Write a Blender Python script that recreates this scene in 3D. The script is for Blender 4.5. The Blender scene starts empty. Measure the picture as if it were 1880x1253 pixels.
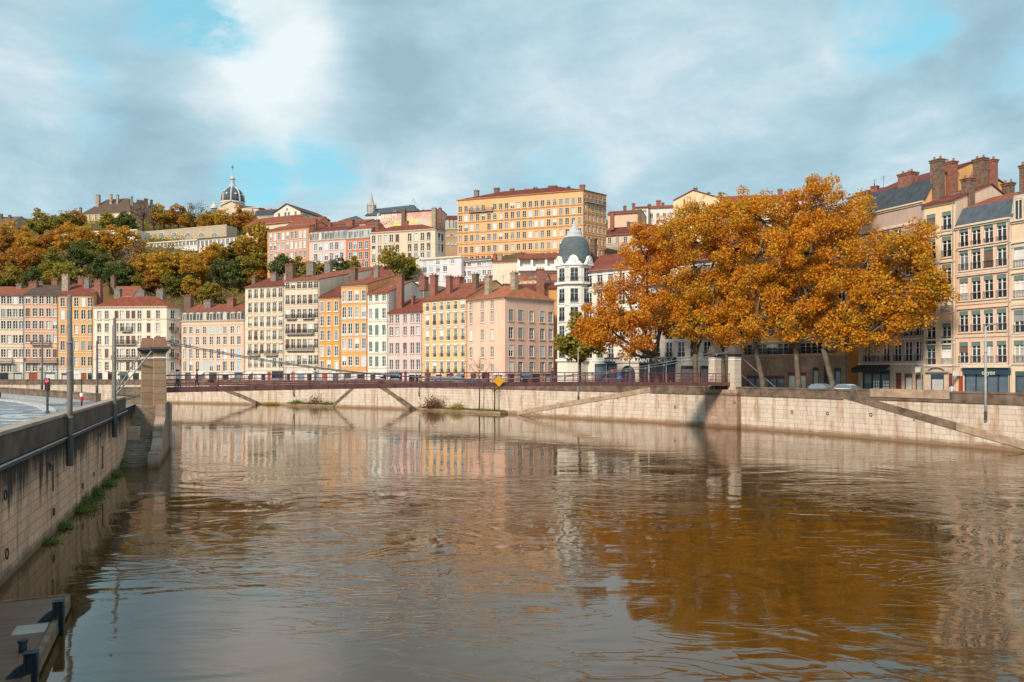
import bpy, math, random
import numpy as np
from mathutils import Vector, Matrix

random.seed(7)
S = bpy.context.scene
COL = S.collection
PI = math.pi
F = 1450.0           # focal length in pixels of the 1880 px wide photograph
CX, HY = 940.0, 680.0
H = 8.0              # eye height above the water

# ------------------------------------------------------------------ camera
cam = bpy.data.cameras.new('camera')
co = bpy.data.objects.new('camera', cam)
COL.objects.link(co)
co.location = (0, 0, H)
co.rotation_euler = (PI / 2, 0, 0)
cam.sensor_width = 36.0
cam.lens = F / 1880 * 36.0
cam.shift_y = (HY - 626.5) / 1880
cam.clip_start = 0.5
cam.clip_end = 6000
S.camera = co

# ------------------------------------------------------------------ light
SUN = Vector((-0.50, -0.80, 0.0)).normalized() * math.cos(math.radians(36))
SUN.z = math.sin(math.radians(36))
sl = bpy.data.lights.new('sun', 'SUN')
sl.energy = 4.0
sl.angle = math.radians(11)
sl.color = (1.0, 0.87, 0.72)
so = bpy.data.objects.new('sun', sl)
COL.objects.link(so)
so.rotation_euler = (-SUN).to_track_quat('-Z', 'Y').to_euler()
so.location = (-60, -80, 120)

S.view_settings.view_transform = 'Standard'
S.view_settings.look = 'None'
S.view_settings.exposure = 0.30
S.view_settings.gamma = 1.0

w = bpy.data.worlds.new('World')
S.world = w
w.use_nodes = True
nt = w.node_tree
for n in list(nt.nodes):
    nt.nodes.remove(n)


def N(t, kind, **kw):
    n = t.nodes.new(kind)
    for k, v in kw.items():
        if k.startswith('i_'):
            n.inputs[k[2:].replace('_', ' ')].default_value = v
        else:
            setattr(n, k, v)
    return n


def math_node(t, op, a, b=None, c=None, clamp=False):
    n = t.nodes.new('ShaderNodeMath')
    n.operation = op
    n.use_clamp = clamp
    for i, v in enumerate((a, b, c)):
        if v is None:
            continue
        if isinstance(v, (int, float)):
            n.inputs[i].default_value = v
        else:
            t.links.new(v, n.inputs[i])
    return n.outputs[0]


def mixc(t, fac, a, b, mode='MIX'):
    n = t.nodes.new('ShaderNodeMix')
    n.data_type = 'RGBA'
    n.blend_type = mode
    n.clamp_factor = True
    for sock, v in ((n.inputs[0], fac), (n.inputs[6], a), (n.inputs[7], b)):
        if isinstance(v, (int, float)):
            sock.default_value = v
        elif isinstance(v, tuple):
            sock.default_value = (v[0], v[1], v[2], 1)
        else:
            t.links.new(v, sock)
    return n.outputs[2]


def ramp(t, fac, pts, interp='LINEAR'):
    n = t.nodes.new('ShaderNodeValToRGB')
    cr = n.color_ramp
    cr.interpolation = interp
    while len(cr.elements) < len(pts):
        cr.elements.new(0.5)
    for e, (p, c) in zip(cr.elements, pts):
        e.position = p
        e.color = (c[0], c[1], c[2], 1) if isinstance(c, tuple) else (c, c, c, 1)
    t.links.new(fac, n.inputs[0])
    return n.outputs[0]


def build_world():
    t = nt
    out = t.nodes.new('ShaderNodeOutputWorld')
    bg = t.nodes.new('ShaderNodeBackground')
    bg.inputs[1].default_value = 0.1
    t.links.new(bg.outputs[0], out.inputs[0])
    sky = t.nodes.new('ShaderNodeTexSky')
    sky.sky_type = 'NISHITA'
    sky.sun_disc = False
    sky.sun_elevation = math.radians(36)
    sky.sun_rotation = math.atan2(SUN.x, SUN.y)
    sky.altitude = 200
    sky.air_density = 1.0
    sky.dust_density = 0.6
    tc = t.nodes.new('ShaderNodeTexCoord')
    vec = tc.outputs['Generated']
    sep = t.nodes.new('ShaderNodeSeparateXYZ')
    t.links.new(vec, sep.inputs[0])
    z = math_node(t, 'ABSOLUTE', sep.outputs[2])
    den = math_node(t, 'ADD', z, 0.22)
    comb = t.nodes.new('ShaderNodeCombineXYZ')
    t.links.new(math_node(t, 'DIVIDE', sep.outputs[0], den), comb.inputs[0])
    t.links.new(math_node(t, 'DIVIDE', sep.outputs[1], den), comb.inputs[1])
    comb.inputs[2].default_value = 3.7

    def noise(scale, detail, rough, dist, off):
        m = t.nodes.new('ShaderNodeMapping')
        m.inputs['Location'].default_value = off
        t.links.new(comb.outputs[0], m.inputs[0])
        n = N(t, 'ShaderNodeTexNoise', i_Scale=scale, i_Detail=detail, i_Roughness=rough, i_Distortion=dist)
        t.links.new(m.outputs[0], n.inputs['Vector'])
        return n.outputs[0]

    big = noise(1.15, 8.0, 0.58, 0.6, (2.3, 0.4, 0))
    med = noise(2.9, 9.0, 0.60, 0.5, (7.1, 3.2, 0))
    lit = noise(1.7, 8.0, 0.55, 0.8, (4.4, 9.7, 0))
    wisp = noise(6.5, 8.0, 0.62, 0.6, (1.4, 5.7, 0))

    def spot(px, py, wd):
        d = Vector(((px - CX) / F, 1.0, (HY - py) / F)).normalized()
        dp = t.nodes.new('ShaderNodeVectorMath')
        dp.operation = 'DOT_PRODUCT'
        nrm = t.nodes.new('ShaderNodeVectorMath')
        nrm.operation = 'NORMALIZE'
        t.links.new(vec, nrm.inputs[0])
        t.links.new(nrm.outputs[0], dp.inputs[0])
        dp.inputs[1].default_value = d
        mr = t.nodes.new('ShaderNodeMapRange')
        mr.interpolation_type = 'SMOOTHSTEP'
        mr.inputs[1].default_value = math.cos(wd)
        mr.inputs[2].default_value = math.cos(wd * 0.1)
        t.links.new(dp.outputs['Value'], mr.inputs[0])
        return mr.outputs[0]

    # how far a direction lies inside an opening in the cloud deck
    gap = None
    for px, py, wd, st in ((400, -12, .11, .75), (550, 312, .09, .40), (450, 330, .06, .50), (620, 285, .07, .30), (335, 45, .07, .38), (175, 195, .06, .3), (1630, 38, .085, .75), (180, 60, .06, .3), (1870, 30, .10, .3), (1030, 325, .07, .25),
                           (170, 190, .12, .10), (1060, 230, .25, .10), (700, 260, .20, .04), (1000, 330, .1, .12), (1300, 130, .2, .05), (1880, 40, .15, .12), (-200, 100, .3, .15), (2200, 200, .3, .15)):
        s = math_node(t, 'MULTIPLY', spot(px, py, wd), st)
        gap = s if gap is None else math_node(t, 'ADD', gap, s)
    cov = math_node(t, 'ADD', math_node(t, 'MULTIPLY', big, 0.55), math_node(t, 'MULTIPLY', med, 0.45))
    cov = math_node(t, 'MULTIPLY_ADD', cov, 1.5, -0.25 + 0.30)
    cov = math_node(t, 'ADD', cov, math_node(t, 'MULTIPLY', wisp, 0.14))
    gm = ramp(t, math_node(t, 'ADD', math_node(t, 'MULTIPLY', med, 0.6), math_node(t, 'MULTIPLY', wisp, 0.4)), [(0.36, 0.15), (0.60, 1.0)])
    cov = math_node(t, 'SUBTRACT', cov, math_node(t, 'MULTIPLY', gap, gm))
    mask = ramp(t, cov, [(0.24, 0.0), (0.72, 0.93)], 'EASE')
    # brightness of the cloud itself
    br = math_node(t, 'ADD', math_node(t, 'MULTIPLY', lit, 1.10), math_node(t, 'MULTIPLY', med, 0.55))
    br = math_node(t, 'ADD', br, math_node(t, 'MULTIPLY_ADD', wisp, 0.30, -0.44))
    for px, py, wd, st in ((475, 90, .15, .34), (500, 85, .10, .26), (400, 165, .07, .12), (620, 110, .09, .10), (1690, 285, .09, .22), (790, 355, .1, .16), (560, 370, .1, .14), (60, 45, .16, .06),
                           (1250, 230, .2, .06), (1090, 310, .08, .09), (1600, 75, .06, .16), (1560, 130, .16, .03), (900, 20, .2, -.06),
                           (250, 240, .16, -.08), (150, 330, .2, -.05), (640, 215, .16, -.07), (330, 150, .11, -.12), (90, 130, .12, .08), (300, 75, .1, .06), (1450, 300, .2, -.06), (1800, 300, .14, -.06)):
        br = math_node(t, 'ADD', br, math_node(t, 'MULTIPLY', spot(px, py, wd), st))
    cloud = ramp(t, br, [(0.28, (2.75, 4.0, 4.75)), (0.46, (3.3, 4.8, 5.6)), (0.62, (4.2, 5.55, 6.2)), (0.98, (7.3, 7.8, 7.9))])
    blue = mixc(t, 1.0, sky.outputs[0], (0.62, 1.30, 1.22), 'MULTIPLY')
    blue = mixc(t, 0.62, blue, (3.1, 6.7, 7.9))
    col = mixc(t, mask, blue, cloud)
    # added fill: unseen sky behind the viewer's right brightened to lift the left wall
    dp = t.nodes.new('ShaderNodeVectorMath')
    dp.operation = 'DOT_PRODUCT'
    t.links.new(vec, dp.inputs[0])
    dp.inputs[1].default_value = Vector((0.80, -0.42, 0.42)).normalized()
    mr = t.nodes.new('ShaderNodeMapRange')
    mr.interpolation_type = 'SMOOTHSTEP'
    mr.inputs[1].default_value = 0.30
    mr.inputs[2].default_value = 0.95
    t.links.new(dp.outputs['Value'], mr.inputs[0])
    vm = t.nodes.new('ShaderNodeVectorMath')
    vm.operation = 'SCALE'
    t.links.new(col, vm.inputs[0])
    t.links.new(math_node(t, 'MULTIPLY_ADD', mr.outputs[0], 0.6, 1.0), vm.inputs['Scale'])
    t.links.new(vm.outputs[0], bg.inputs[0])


build_world()

# ------------------------------------------------------------------ helpers


def WX(px, Y):
    return (px - CX) / F * Y


def WZ(y, Y):
    return H - (y - HY) / F * Y


class MB:
    """collects faces of one mesh"""

    def __init__(self):
        self.v, self.f, self.m, self.uv = [], [], [], []

    def face(self, pts, mat=0, uv=None):
        b = len(self.v)
        self.v += [tuple(p) for p in pts]
        self.f.append(tuple(range(b, b + len(pts))))
        self.m.append(mat)
        self.uv.append(uv)

    def box(self, x0, x1, y0, y1, z0, z1, mat=0, M=None):
        p = [(x0, y0, z0), (x1, y0, z0), (x1, y1, z0), (x0, y1, z0), (x0, y0, z1), (x1, y0, z1), (x1, y1, z1), (x0, y1, z1)]
        self.hexa(p, mat, M)

    def hexa(self, p, mat=0, M=None):
        if M is not None:
            p = [tuple(M @ Vector(q)) for q in p]
        b = len(self.v)
        self.v += p
        for q in ((0, 3, 2, 1), (4, 5, 6, 7), (0, 1, 5, 4), (1, 2, 6, 5), (2, 3, 7, 6), (3, 0, 4, 7)):
            self.f.append(tuple(b + i for i in q))
            self.m.append(mat)
            self.uv.append(None)

    def prism(self, poly, z0, z1, mat=0, mtop=None):
        n = len(poly)
        b = len(self.v)
        self.v += [(x, y, z0) for x, y in poly] + [(x, y, z1) for x, y in poly]
        for i in range(n):
            j = (i + 1) % n
            self.f.append((b + i, b + j, b + n + j, b + n + i)); self.m.append(mat); self.uv.append(None)
        self.f.append(tuple(b + n + i for i in range(n))); self.m.append(mat if mtop is None else mtop); self.uv.append(None)
        self.f.append(tuple(b + i for i in reversed(range(n)))); self.m.append(mat); self.uv.append(None)

    def lathe(self, prof, n=16, mat=0, c=(0, 0, 0), cap=True, rot=0.0):
        b = len(self.v)
        for r, z in prof:
            for i in range(n):
                a = 2 * PI * i / n + rot
                self.v.append((c[0] + r * math.cos(a), c[1] + r * math.sin(a), c[2] + z))
        for k in range(len(prof) - 1):
            for i in range(n):
                j = (i + 1) % n
                self.f.append((b + k * n + i, b + k * n + j, b + (k + 1) * n + j, b + (k + 1) * n + i)); self.m.append(mat); self.uv.append(None)
        if cap:
            self.f.append(tuple(b + i for i in reversed(range(n)))); self.m.append(mat); self.uv.append(None)
            k = len(prof) - 1
            self.f.append(tuple(b + k * n + i for i in range(n))); self.m.append(mat); self.uv.append(None)

    def tube(self, pts, radii, n=8, mat=0):
        pts = [Vector(p) for p in pts]
        b = len(self.v)
        if isinstance(radii, (int, float)):
            radii = [radii] * len(pts)
        for k, p in enumerate(pts):
            d = (pts[min(k + 1, len(pts) - 1)] - pts[max(k - 1, 0)])
            if d.length < 1e-6:
                d = Vector((0, 0, 1))
            d.normalize()
            up = Vector((0, 0, 1)) if abs(d.z) < 0.9 else Vector((1, 0, 0))
            a1 = d.cross(up).normalized()
            a2 = d.cross(a1).normalized()
            for i in range(n):
                a = 2 * PI * i / n
                self.v.append(tuple(p + (a1 * math.cos(a) + a2 * math.sin(a)) * radii[k]))
        for k in range(len(pts) - 1):
            for i in range(n):
                j = (i + 1) % n
                self.f.append((b + k * n + i, b + (k + 1) * n + i, b + (k + 1) * n + j, b + k * n + j)); self.m.append(mat); self.uv.append(None)
        self.f.append(tuple(b + i for i in range(n))); self.m.append(mat); self.uv.append(None)
        k = len(pts) - 1
        self.f.append(tuple(b + k * n + i for i in reversed(range(n)))); self.m.append(mat); self.uv.append(None)

    def torus(self, c, ax, ay, az, R, r, mat=0, n=20, k=6):
        b = len(self.v)
        for i in range(n):
            a = 2 * PI * i / n
            for j in range(k):
                q = 2 * PI * j / k
                rr = R + r * math.cos(q)
                p = Vector(c) + Vector(ax) * rr * math.cos(a) + Vector(ay) * rr * math.sin(a) + Vector(az) * r * math.sin(q)
                self.v.append(tuple(p))
        for i in range(n):
            for j in range(k):
                i2, j2 = (i + 1) % n, (j + 1) % k
                self.f.append((b + i * k + j, b + i2 * k + j, b + i2 * k + j2, b + i * k + j2)); self.m.append(mat); self.uv.append(None)

    def mesh(self, name, mats, smooth=False):
        me = bpy.data.meshes.new(name)
        me.from_pydata(self.v, [], self.f)
        for m in (mats if isinstance(mats, (list, tuple)) else [mats]):
            me.materials.append(m)
        me.polygons.foreach_set('material_index', self.m)
        if smooth:
            me.polygons.foreach_set('use_smooth', [True] * len(self.f))
        if any(u is not None for u in self.uv):
            lay = me.uv_layers.new(name='UVMap')
            flat = []
            for f, u in zip(self.f, self.uv):
                if u is None:
                    u = [(0, 0)] * len(f)
                for a in u:
                    flat += [a[0], a[1]]
            lay.data.foreach_set('uv', flat)
        me.update()
        return me

    def build(self, name, mats, parent=None, smooth=False, loc=None):
        return link(name, self.mesh(name, mats, smooth), parent, loc)


def link(name, data, parent=None, loc=None, rz=None):
    o = bpy.data.objects.new(name, data)
    COL.objects.link(o)
    if parent is not None:
        o.parent = parent
    if loc is not None:
        o.location = loc
    if rz is not None:
        o.rotation_euler = (0, 0, rz)
    return o


def tag(o, label=None, cat=None, group=None, kind=None):
    for k, v in (('label', label), ('category', cat), ('group', group), ('kind', kind)):
        if v:
            o[k] = v
    return o


def thing(name, label, cat, loc=(0, 0, 0), rz=0.0, group=None):
    o = link(name, None, None, loc, rz)
    o.empty_display_size = 0.5
    return tag(o, label, cat, group)


def copy_tree(o, parent=None):
    c = o.copy()
    COL.objects.link(c)
    if parent is not None:
        c.parent = parent
    for ch in [x for x in o.children]:
        copy_tree(ch, c)
    return c


# ------------------------------------------------------------------ materials
MATS = {}


def newmat(name):
    m = bpy.data.materials.new(name)
    m.use_nodes = True
    t = m.node_tree
    return m, t, t.nodes['Principled BSDF']


def plain(name, col, rough=0.7, metal=0.0, var=0.12, scale=1.5, spec=0.3):
    key = ('plain', name)
    if key in MATS:
        return MATS[key]
    m, t, b = newmat(name)
    tc = t.nodes.new('ShaderNodeTexCoord')
    n = N(t, 'ShaderNodeTexNoise', i_Scale=scale, i_Detail=5.0, i_Roughness=0.6)
    t.links.new(tc.outputs['Object'], n.inputs['Vector'])
    lo = tuple(c * (1 - var) for c in col)
    hi = tuple(min(1, c * (1 + var)) for c in col)
    t.links.new(ramp(t, n.outputs[0], [(0.3, lo), (0.7, hi)]), b.inputs['Base Color'])
    b.inputs['Roughness'].default_value = rough
    b.inputs['Metallic'].default_value = metal
    b.inputs['Specular IOR Level'].default_value = spec
    MATS[key] = m
    return m


def stucco(col, dirt=0.5):
    key = ('stucco', col, dirt)
    if key in MATS:
        return MATS[key]
    m, t, b = newmat('stucco')
    tc = t.nodes.new('ShaderNodeTexCoord')
    n1 = N(t, 'ShaderNodeTexNoise', i_Scale=0.22, i_Detail=6.0, i_Roughness=0.6, i_Distortion=0.3)
    t.links.new(tc.outputs['Object'], n1.inputs['Vector'])
    mp = t.nodes.new('ShaderNodeMapping')
    mp.inputs['Scale'].default_value = (1.6, 1.6, 0.10)
    t.links.new(tc.outputs['Object'], mp.inputs[0])
    n2 = N(t, 'ShaderNodeTexNoise', i_Scale=1.0, i_Detail=6.0, i_Roughness=0.65)
    t.links.new(mp.outputs[0], n2.inputs['Vector'])
    n3 = N(t, 'ShaderNodeTexNoise', i_Scale=2.6, i_Detail=4.0, i_Roughness=0.7)
    t.links.new(tc.outputs['Object'], n3.inputs['Vector'])
    base = ramp(t, n1.outputs[0], [(0.28, tuple(c * 0.86 for c in col)), (0.5, col), (0.72, tuple(min(.95, c * 1.07) for c in col))])
    grime = tuple(c * k for c, k in zip(col, (0.62, 0.58, 0.55)))
    f = ramp(t, n2.outputs[0], [(0.46, 0.0), (0.74, dirt)])
    c = mixc(t, f, base, grime)
    f3 = ramp(t, n3.outputs[0], [(0.58, 0.0), (0.75, 0.22 * dirt * 2)])
    c = mixc(t, f3, c, grime)
    t.links.new(c, b.inputs['Base Color'])
    b.inputs['Roughness'].default_value = 0.9
    b.inputs['Specular IOR Level'].default_value = 0.15
    MATS[key] = m
    return m


def make_tile(name, cols, scale=1.0):
    m, t, b = newmat(name)
    tc = t.nodes.new('ShaderNodeTexCoord')
    oi = t.nodes.new('ShaderNodeObjectInfo')
    n = N(t, 'ShaderNodeTexNoise', i_Scale=0.7 * scale, i_Detail=8.0, i_Roughness=0.75)
    t.links.new(tc.outputs['Object'], n.inputs['Vector'])
    mp = t.nodes.new('ShaderNodeMapping')
    mp.inputs['Scale'].default_value = (4.0, 0.5, 1.5)
    t.links.new(tc.outputs['Object'], mp.inputs[0])
    n2 = N(t, 'ShaderNodeTexNoise', i_Scale=1.2, i_Detail=3.0)
    t.links.new(mp.outputs[0], n2.inputs['Vector'])
    c = ramp(t, n.outputs[0], [(0.30, cols[0]), (0.5, cols[1]), (0.68, cols[2])])
    c = mixc(t, math_node(t, 'MULTIPLY', n2.outputs[0], 0.85), c, cols[0])
    hs = t.nodes.new('ShaderNodeHueSaturation')
    t.links.new(c, hs.inputs['Color'])
    t.links.new(math_node(t, 'ADD', math_node(t, 'MULTIPLY', oi.outputs['Random'], 0.5), 0.72), hs.inputs['Value'])
    t.links.new(math_node(t, 'ADD', math_node(t, 'MULTIPLY', oi.outputs['Random'], 0.015), 0.4925), hs.inputs['Hue'])
    t.links.new(hs.outputs[0], b.inputs['Base Color'])
    wv = N(t, 'ShaderNodeTexWave', i_Scale=2.2 * scale, i_Distortion=0.4)
    wv.bands_direction = 'X'
    t.links.new(tc.outputs['Object'], wv.inputs['Vector'])
    bp = t.nodes.new('ShaderNodeBump')
    bp.inputs['Strength'].default_value = 0.5
    bp.inputs['Distance'].default_value = 0.08
    t.links.new(wv.outputs[1], bp.inputs['Height'])
    t.links.new(bp.outputs[0], b.inputs['Normal'])
    b.inputs['Roughness'].default_value = 0.85
    b.inputs['Specular IOR Level'].default_value = 0.2
    return m


TILE = make_tile('clay_tile', [(0.13, 0.042, 0.028), (0.26, 0.068, 0.040), (0.36, 0.105, 0.06)])
TILE_O = make_tile('orange_tile', [(0.19, 0.065, 0.038), (0.34, 0.105, 0.055), (0.43, 0.155, 0.085)])
TILE_B = make_tile('brown_tile', [(0.07, 0.045, 0.035), (0.13, 0.085, 0.065), (0.19, 0.13, 0.10)])
SLATE = make_tile('slate', [(0.045, 0.06, 0.075), (0.085, 0.105, 0.125), (0.14, 0.165, 0.185)], 1.5)
ZINC = make_tile('zinc', [(0.20, 0.24, 0.28), (0.30, 0.35, 0.40), (0.40, 0.45, 0.50)])

GLASS = {}
for nm, col, ro in (('dark_glass', (0.018, 0.022, 0.026), 0.08), ('sky_glass', (0.10, 0.13, 0.16), 0.06), ('curtain_glass', (0.42, 0.40, 0.36), 0.25)):
    m, t, b = newmat(nm)
    oi = t.nodes.new('ShaderNodeObjectInfo')
    tc = t.nodes.new('ShaderNodeTexCoord')
    n = N(t, 'ShaderNodeTexNoise', i_Scale=1.1, i_Detail=2.0)
    t.links.new(tc.outputs['Object'], n.inputs['Vector'])
    f = math_node(t, 'ADD', math_node(t, 'MULTIPLY', oi.outputs['Random'], 0.8), math_node(t, 'MULTIPLY', n.outputs[0], 0.5))
    t.links.new(ramp(t, f, [(0.2, tuple(c * 0.6 for c in col)), (1.0, tuple(c * 1.7 for c in col))]), b.inputs['Base Color'])
    b.inputs['Roughness'].default_value = ro
    b.inputs['Specular IOR Level'].default_value = 0.6
    GLASS[nm] = m

WHITE = plain('white_paint', (0.74, 0.72, 0.68), 0.6)
CREAM = plain('cream_stone', (0.62, 0.51, 0.39), 0.85)
STONE = plain('pale_stone', (0.56, 0.50, 0.42), 0.9, var=0.2)
GREYST = plain('grey_stone', (0.36, 0.34, 0.31), 0.9, var=0.25)
IRON = plain('dark_iron', (0.030, 0.032, 0.036), 0.55, 0.3)
MAROON = plain('maroon_paint', (0.135, 0.058, 0.050), 0.5, var=0.3)
RAILRED = plain('rail_red_paint', (0.16, 0.040, 0.048), 0.5, var=0.3)
GREYMETAL = plain('grey_metal', (0.25, 0.26, 0.26), 0.55, 0.2, var=0.25)
CABLE = plain('cable_steel', (0.20, 0.19, 0.19), 0.6, 0.3)
PALECABLE = plain('pale_cable_steel', (0.42, 0.42, 0.42), 0.5, 0.3)
BRICKRED = plain('chimney_brick', (0.24, 0.10, 0.072), 0.9, var=0.35, scale=3)
BRICKBRN = plain('chimney_brown_brick', (0.16, 0.10, 0.07), 0.9, var=0.5, scale=3)
CHGREY = plain('chimney_grey_render', (0.20, 0.17, 0.145), 0.9, var=0.45, scale=2)
CHTAN = plain('chimney_tan_render', (0.33, 0.25, 0.18), 0.9, var=0.4, scale=2)
POT = plain('clay_pot', (0.32, 0.12, 0.07), 0.9)
CHM = {'r': BRICKRED, 'b': BRICKBRN, 'g': CHGREY, 't': CHTAN}
BLINDS = {'grey': plain('grey_blind', (0.27, 0.28, 0.28), 0.7), 'white': plain('white_blind', (0.62, 0.62, 0.60), 0.7),
          'brown': plain('brown_blind', (0.15, 0.10, 0.075), 0.7), 'green': plain('green_blind', (0.13, 0.19, 0.165), 0.7),
          'pale': plain('pale_shutter', (0.50, 0.56, 0.58), 0.7), 'blue': plain('blue_shutter', (0.36, 0.50, 0.58), 0.7), 'wine': plain('wine_shutter', (0.11, 0.06, 0.055), 0.7)}
DOORM = {'red': plain('red_door', (0.30, 0.06, 0.03), 0.6), 'brown': plain('brown_door', (0.10, 0.055, 0.035), 0.6), 'dark': plain('dark_shopfront', (0.035, 0.04, 0.05), 0.5),
         'blue': plain('blue_shopfront', (0.05, 0.17, 0.26), 0.6), 'green': plain('green_door', (0.05, 0.10, 0.08), 0.6), 'wine': plain('wine_door', (0.16, 0.04, 0.035), 0.6),
         'white': WHITE, 'navy': plain('navy_shopfront', (0.025, 0.055, 0.085), 0.5)}


def masonry(name, c1, c2, mortar, bw, bh, stain, stain_col, top_soot=None, tide=None):
    m, t, b = newmat(name)
    uvn = t.nodes.new('ShaderNodeUVMap')
    uv = uvn.outputs[0]
    br = t.nodes.new('ShaderNodeTexBrick')
    br.offset = 0.5
    br.inputs['Scale'].default_value = 1.0
    br.inputs['Brick Width'].default_value = bw
    br.inputs['Row Height'].default_value = bh
    br.inputs['Mortar Size'].default_value = 0.022
    br.inputs['Mortar Smooth'].default_value = 0.4
    br.inputs['Bias'].default_value = -0.1
    br.inputs['Color1'].default_value = (*c1, 1)
    br.inputs['Color2'].default_value = (*c2, 1)
    br.inputs['Mortar'].default_value = (*mortar, 1)
    # joints wander a little
    wn = N(t, 'ShaderNodeTexNoise', i_Scale=0.7, i_Detail=2.0)
    t.links.new(uv, wn.inputs['Vector'])
    va = t.nodes.new('ShaderNodeVectorMath')
    va.operation = 'MULTIPLY_ADD'
    t.links.new(wn.outputs['Color'], va.inputs[0])
    va.inputs[1].default_value = (0.12, 0.07, 0)
    t.links.new(uv, va.inputs[2])
    t.links.new(va.outputs[0], br.inputs['Vector'])
    n1 = N(t, 'ShaderNodeTexNoise', i_Scale=1.6, i_Detail=6.0, i_Roughness=0.7)
    t.links.new(uv, n1.inputs['Vector'])
    c = mixc(t, ramp(t, n1.outputs[0], [(0.35, 0.0), (0.75, 0.55)]), br.outputs['Color'], tuple(x * 0.72 for x in c1))
    mp = t.nodes.new('ShaderNodeMapping')
    mp.inputs['Scale'].default_value = (0.55, 0.07, 1)
    t.links.new(uv, mp.inputs[0])
    n2 = N(t, 'ShaderNodeTexNoise', i_Scale=2.2, i_Detail=7.0, i_Roughness=0.72)
    t.links.new(mp.outputs[0], n2.inputs['Vector'])
    c = mixc(t, ramp(t, n2.outputs[0], [(0.475, 0.0), (0.68, stain)]), c, stain_col)
    sep = t.nodes.new('ShaderNodeSeparateXYZ')
    t.links.new(uv, sep.inputs[0])
    wob = N(t, 'ShaderNodeTexNoise', i_Scale=0.5, i_Detail=7.0, i_Roughness=0.75)
    t.links.new(uv, wob.inputs['Vector'])
    if tide:
        zz = math_node(t, 'SUBTRACT', sep.outputs[1], math_node(t, 'MULTIPLY', wob.outputs[0], 1.2))
        f = ramp(t, math_node(t, 'ADD', zz, 0.5, clamp=True), [(tide[0], 0.9), (tide[1], 0.0)])
        c = mixc(t, f, c, tide[2])
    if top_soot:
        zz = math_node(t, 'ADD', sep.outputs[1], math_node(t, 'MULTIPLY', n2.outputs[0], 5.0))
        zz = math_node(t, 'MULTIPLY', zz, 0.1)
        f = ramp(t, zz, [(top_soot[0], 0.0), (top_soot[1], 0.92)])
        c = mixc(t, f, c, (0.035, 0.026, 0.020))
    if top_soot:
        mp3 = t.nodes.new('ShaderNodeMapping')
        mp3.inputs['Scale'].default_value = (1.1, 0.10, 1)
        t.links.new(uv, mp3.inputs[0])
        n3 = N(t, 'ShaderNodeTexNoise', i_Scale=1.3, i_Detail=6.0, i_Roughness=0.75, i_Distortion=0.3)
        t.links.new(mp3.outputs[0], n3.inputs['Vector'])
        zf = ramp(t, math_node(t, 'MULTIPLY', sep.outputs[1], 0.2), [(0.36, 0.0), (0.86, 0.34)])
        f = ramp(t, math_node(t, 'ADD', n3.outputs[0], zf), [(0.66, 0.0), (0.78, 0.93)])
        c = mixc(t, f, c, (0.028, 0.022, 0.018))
    # putlog holes and chipped blocks
    vo = N(t, 'ShaderNodeTexVoronoi', i_Scale=0.32)
    t.links.new(uv, vo.inputs['Vector'])
    c = mixc(t, ramp(t, vo.outputs['Distance'], [(0.035, 0.85), (0.06, 0.0)]), c, (0.05, 0.035, 0.028))
    t.links.new(c, b.inputs['Base Color'])
    bp = t.nodes.new('ShaderNodeBump')
    bp.inputs['Strength'].default_value = 0.6
    bp.inputs['Distance'].default_value = 0.06
    hgt = math_node(t, 'SUBTRACT', math_node(t, 'MULTIPLY', n1.outputs[0], 0.6), math_node(t, 'MULTIPLY', br.outputs['Fac'], 0.7))
    t.links.new(hgt, bp.inputs['Height'])
    t.links.new(bp.outputs[0], b.inputs['Normal'])
    b.inputs['Roughness'].default_value = 0.9
    b.inputs['Specular IOR Level'].default_value = 0.2
    return m


FARWALL = masonry('pale_quay_masonry', (0.58, 0.475, 0.385), (0.67, 0.565, 0.465), (0.33, 0.26, 0.20), 1.7, 0.58, 0.95, (0.30, 0.16, 0.075), None, (0.15, 0.6, (0.22, 0.13, 0.07)))
LEFTWALL = masonry('brown_quay_masonry', (0.60, 0.345, 0.215), (0.70, 0.43, 0.28), (0.37, 0.21, 0.125), 1.1, 0.46, 0.75, (0.14, 0.085, 0.06), (0.50, 0.70), (0.1, 0.5, (0.13, 0.085, 0.05)))
PARAPET = plain('weathered_parapet_stone', (0.15, 0.105, 0.075), 0.9, var=0.55, scale=0.9)
COPING = plain('worn_coping_stone', (0.30, 0.235, 0.185), 0.85, var=0.35, scale=1.2)
PALEPAR = plain('tan_parapet_stone', (0.36, 0.255, 0.175), 0.9, var=0.35, scale=1.0)
PYLON = plain('pylon_sandstone', (0.44, 0.31, 0.20), 0.9, var=0.42, scale=0.8)
PYLONFAR = plain('pylon_pale_stone', (0.50, 0.42, 0.33), 0.9, var=0.25, scale=0.9)
PYCAP = plain('pylon_cap_stone', (0.28, 0.135, 0.085), 0.85, var=0.3)
PYDARK = plain('pylon_cornice_stone', (0.085, 0.075, 0.065), 0.9, var=0.4)
STEP = plain('stair_stone', (0.20, 0.155, 0.115), 0.85, var=0.4, scale=1.5)
ASPHALT = plain('asphalt', (0.16, 0.185, 0.20), 0.45, var=0.35, scale=0.6, spec=0.5)
PAVE = plain('pavement_stone', (0.30, 0.29, 0.28), 0.7, var=0.25, scale=0.8)
ROADPAINT = plain('worn_road_paint', (0.50, 0.50, 0.50), 0.6, var=0.5, scale=1.5)
KERBM = plain('kerb_granite', (0.42, 0.40, 0.38), 0.8, var=0.25)
GRASSM = plain('grass_blades', (0.10, 0.15, 0.035), 0.8, var=0.5, scale=2)
WOODM = None


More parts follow.
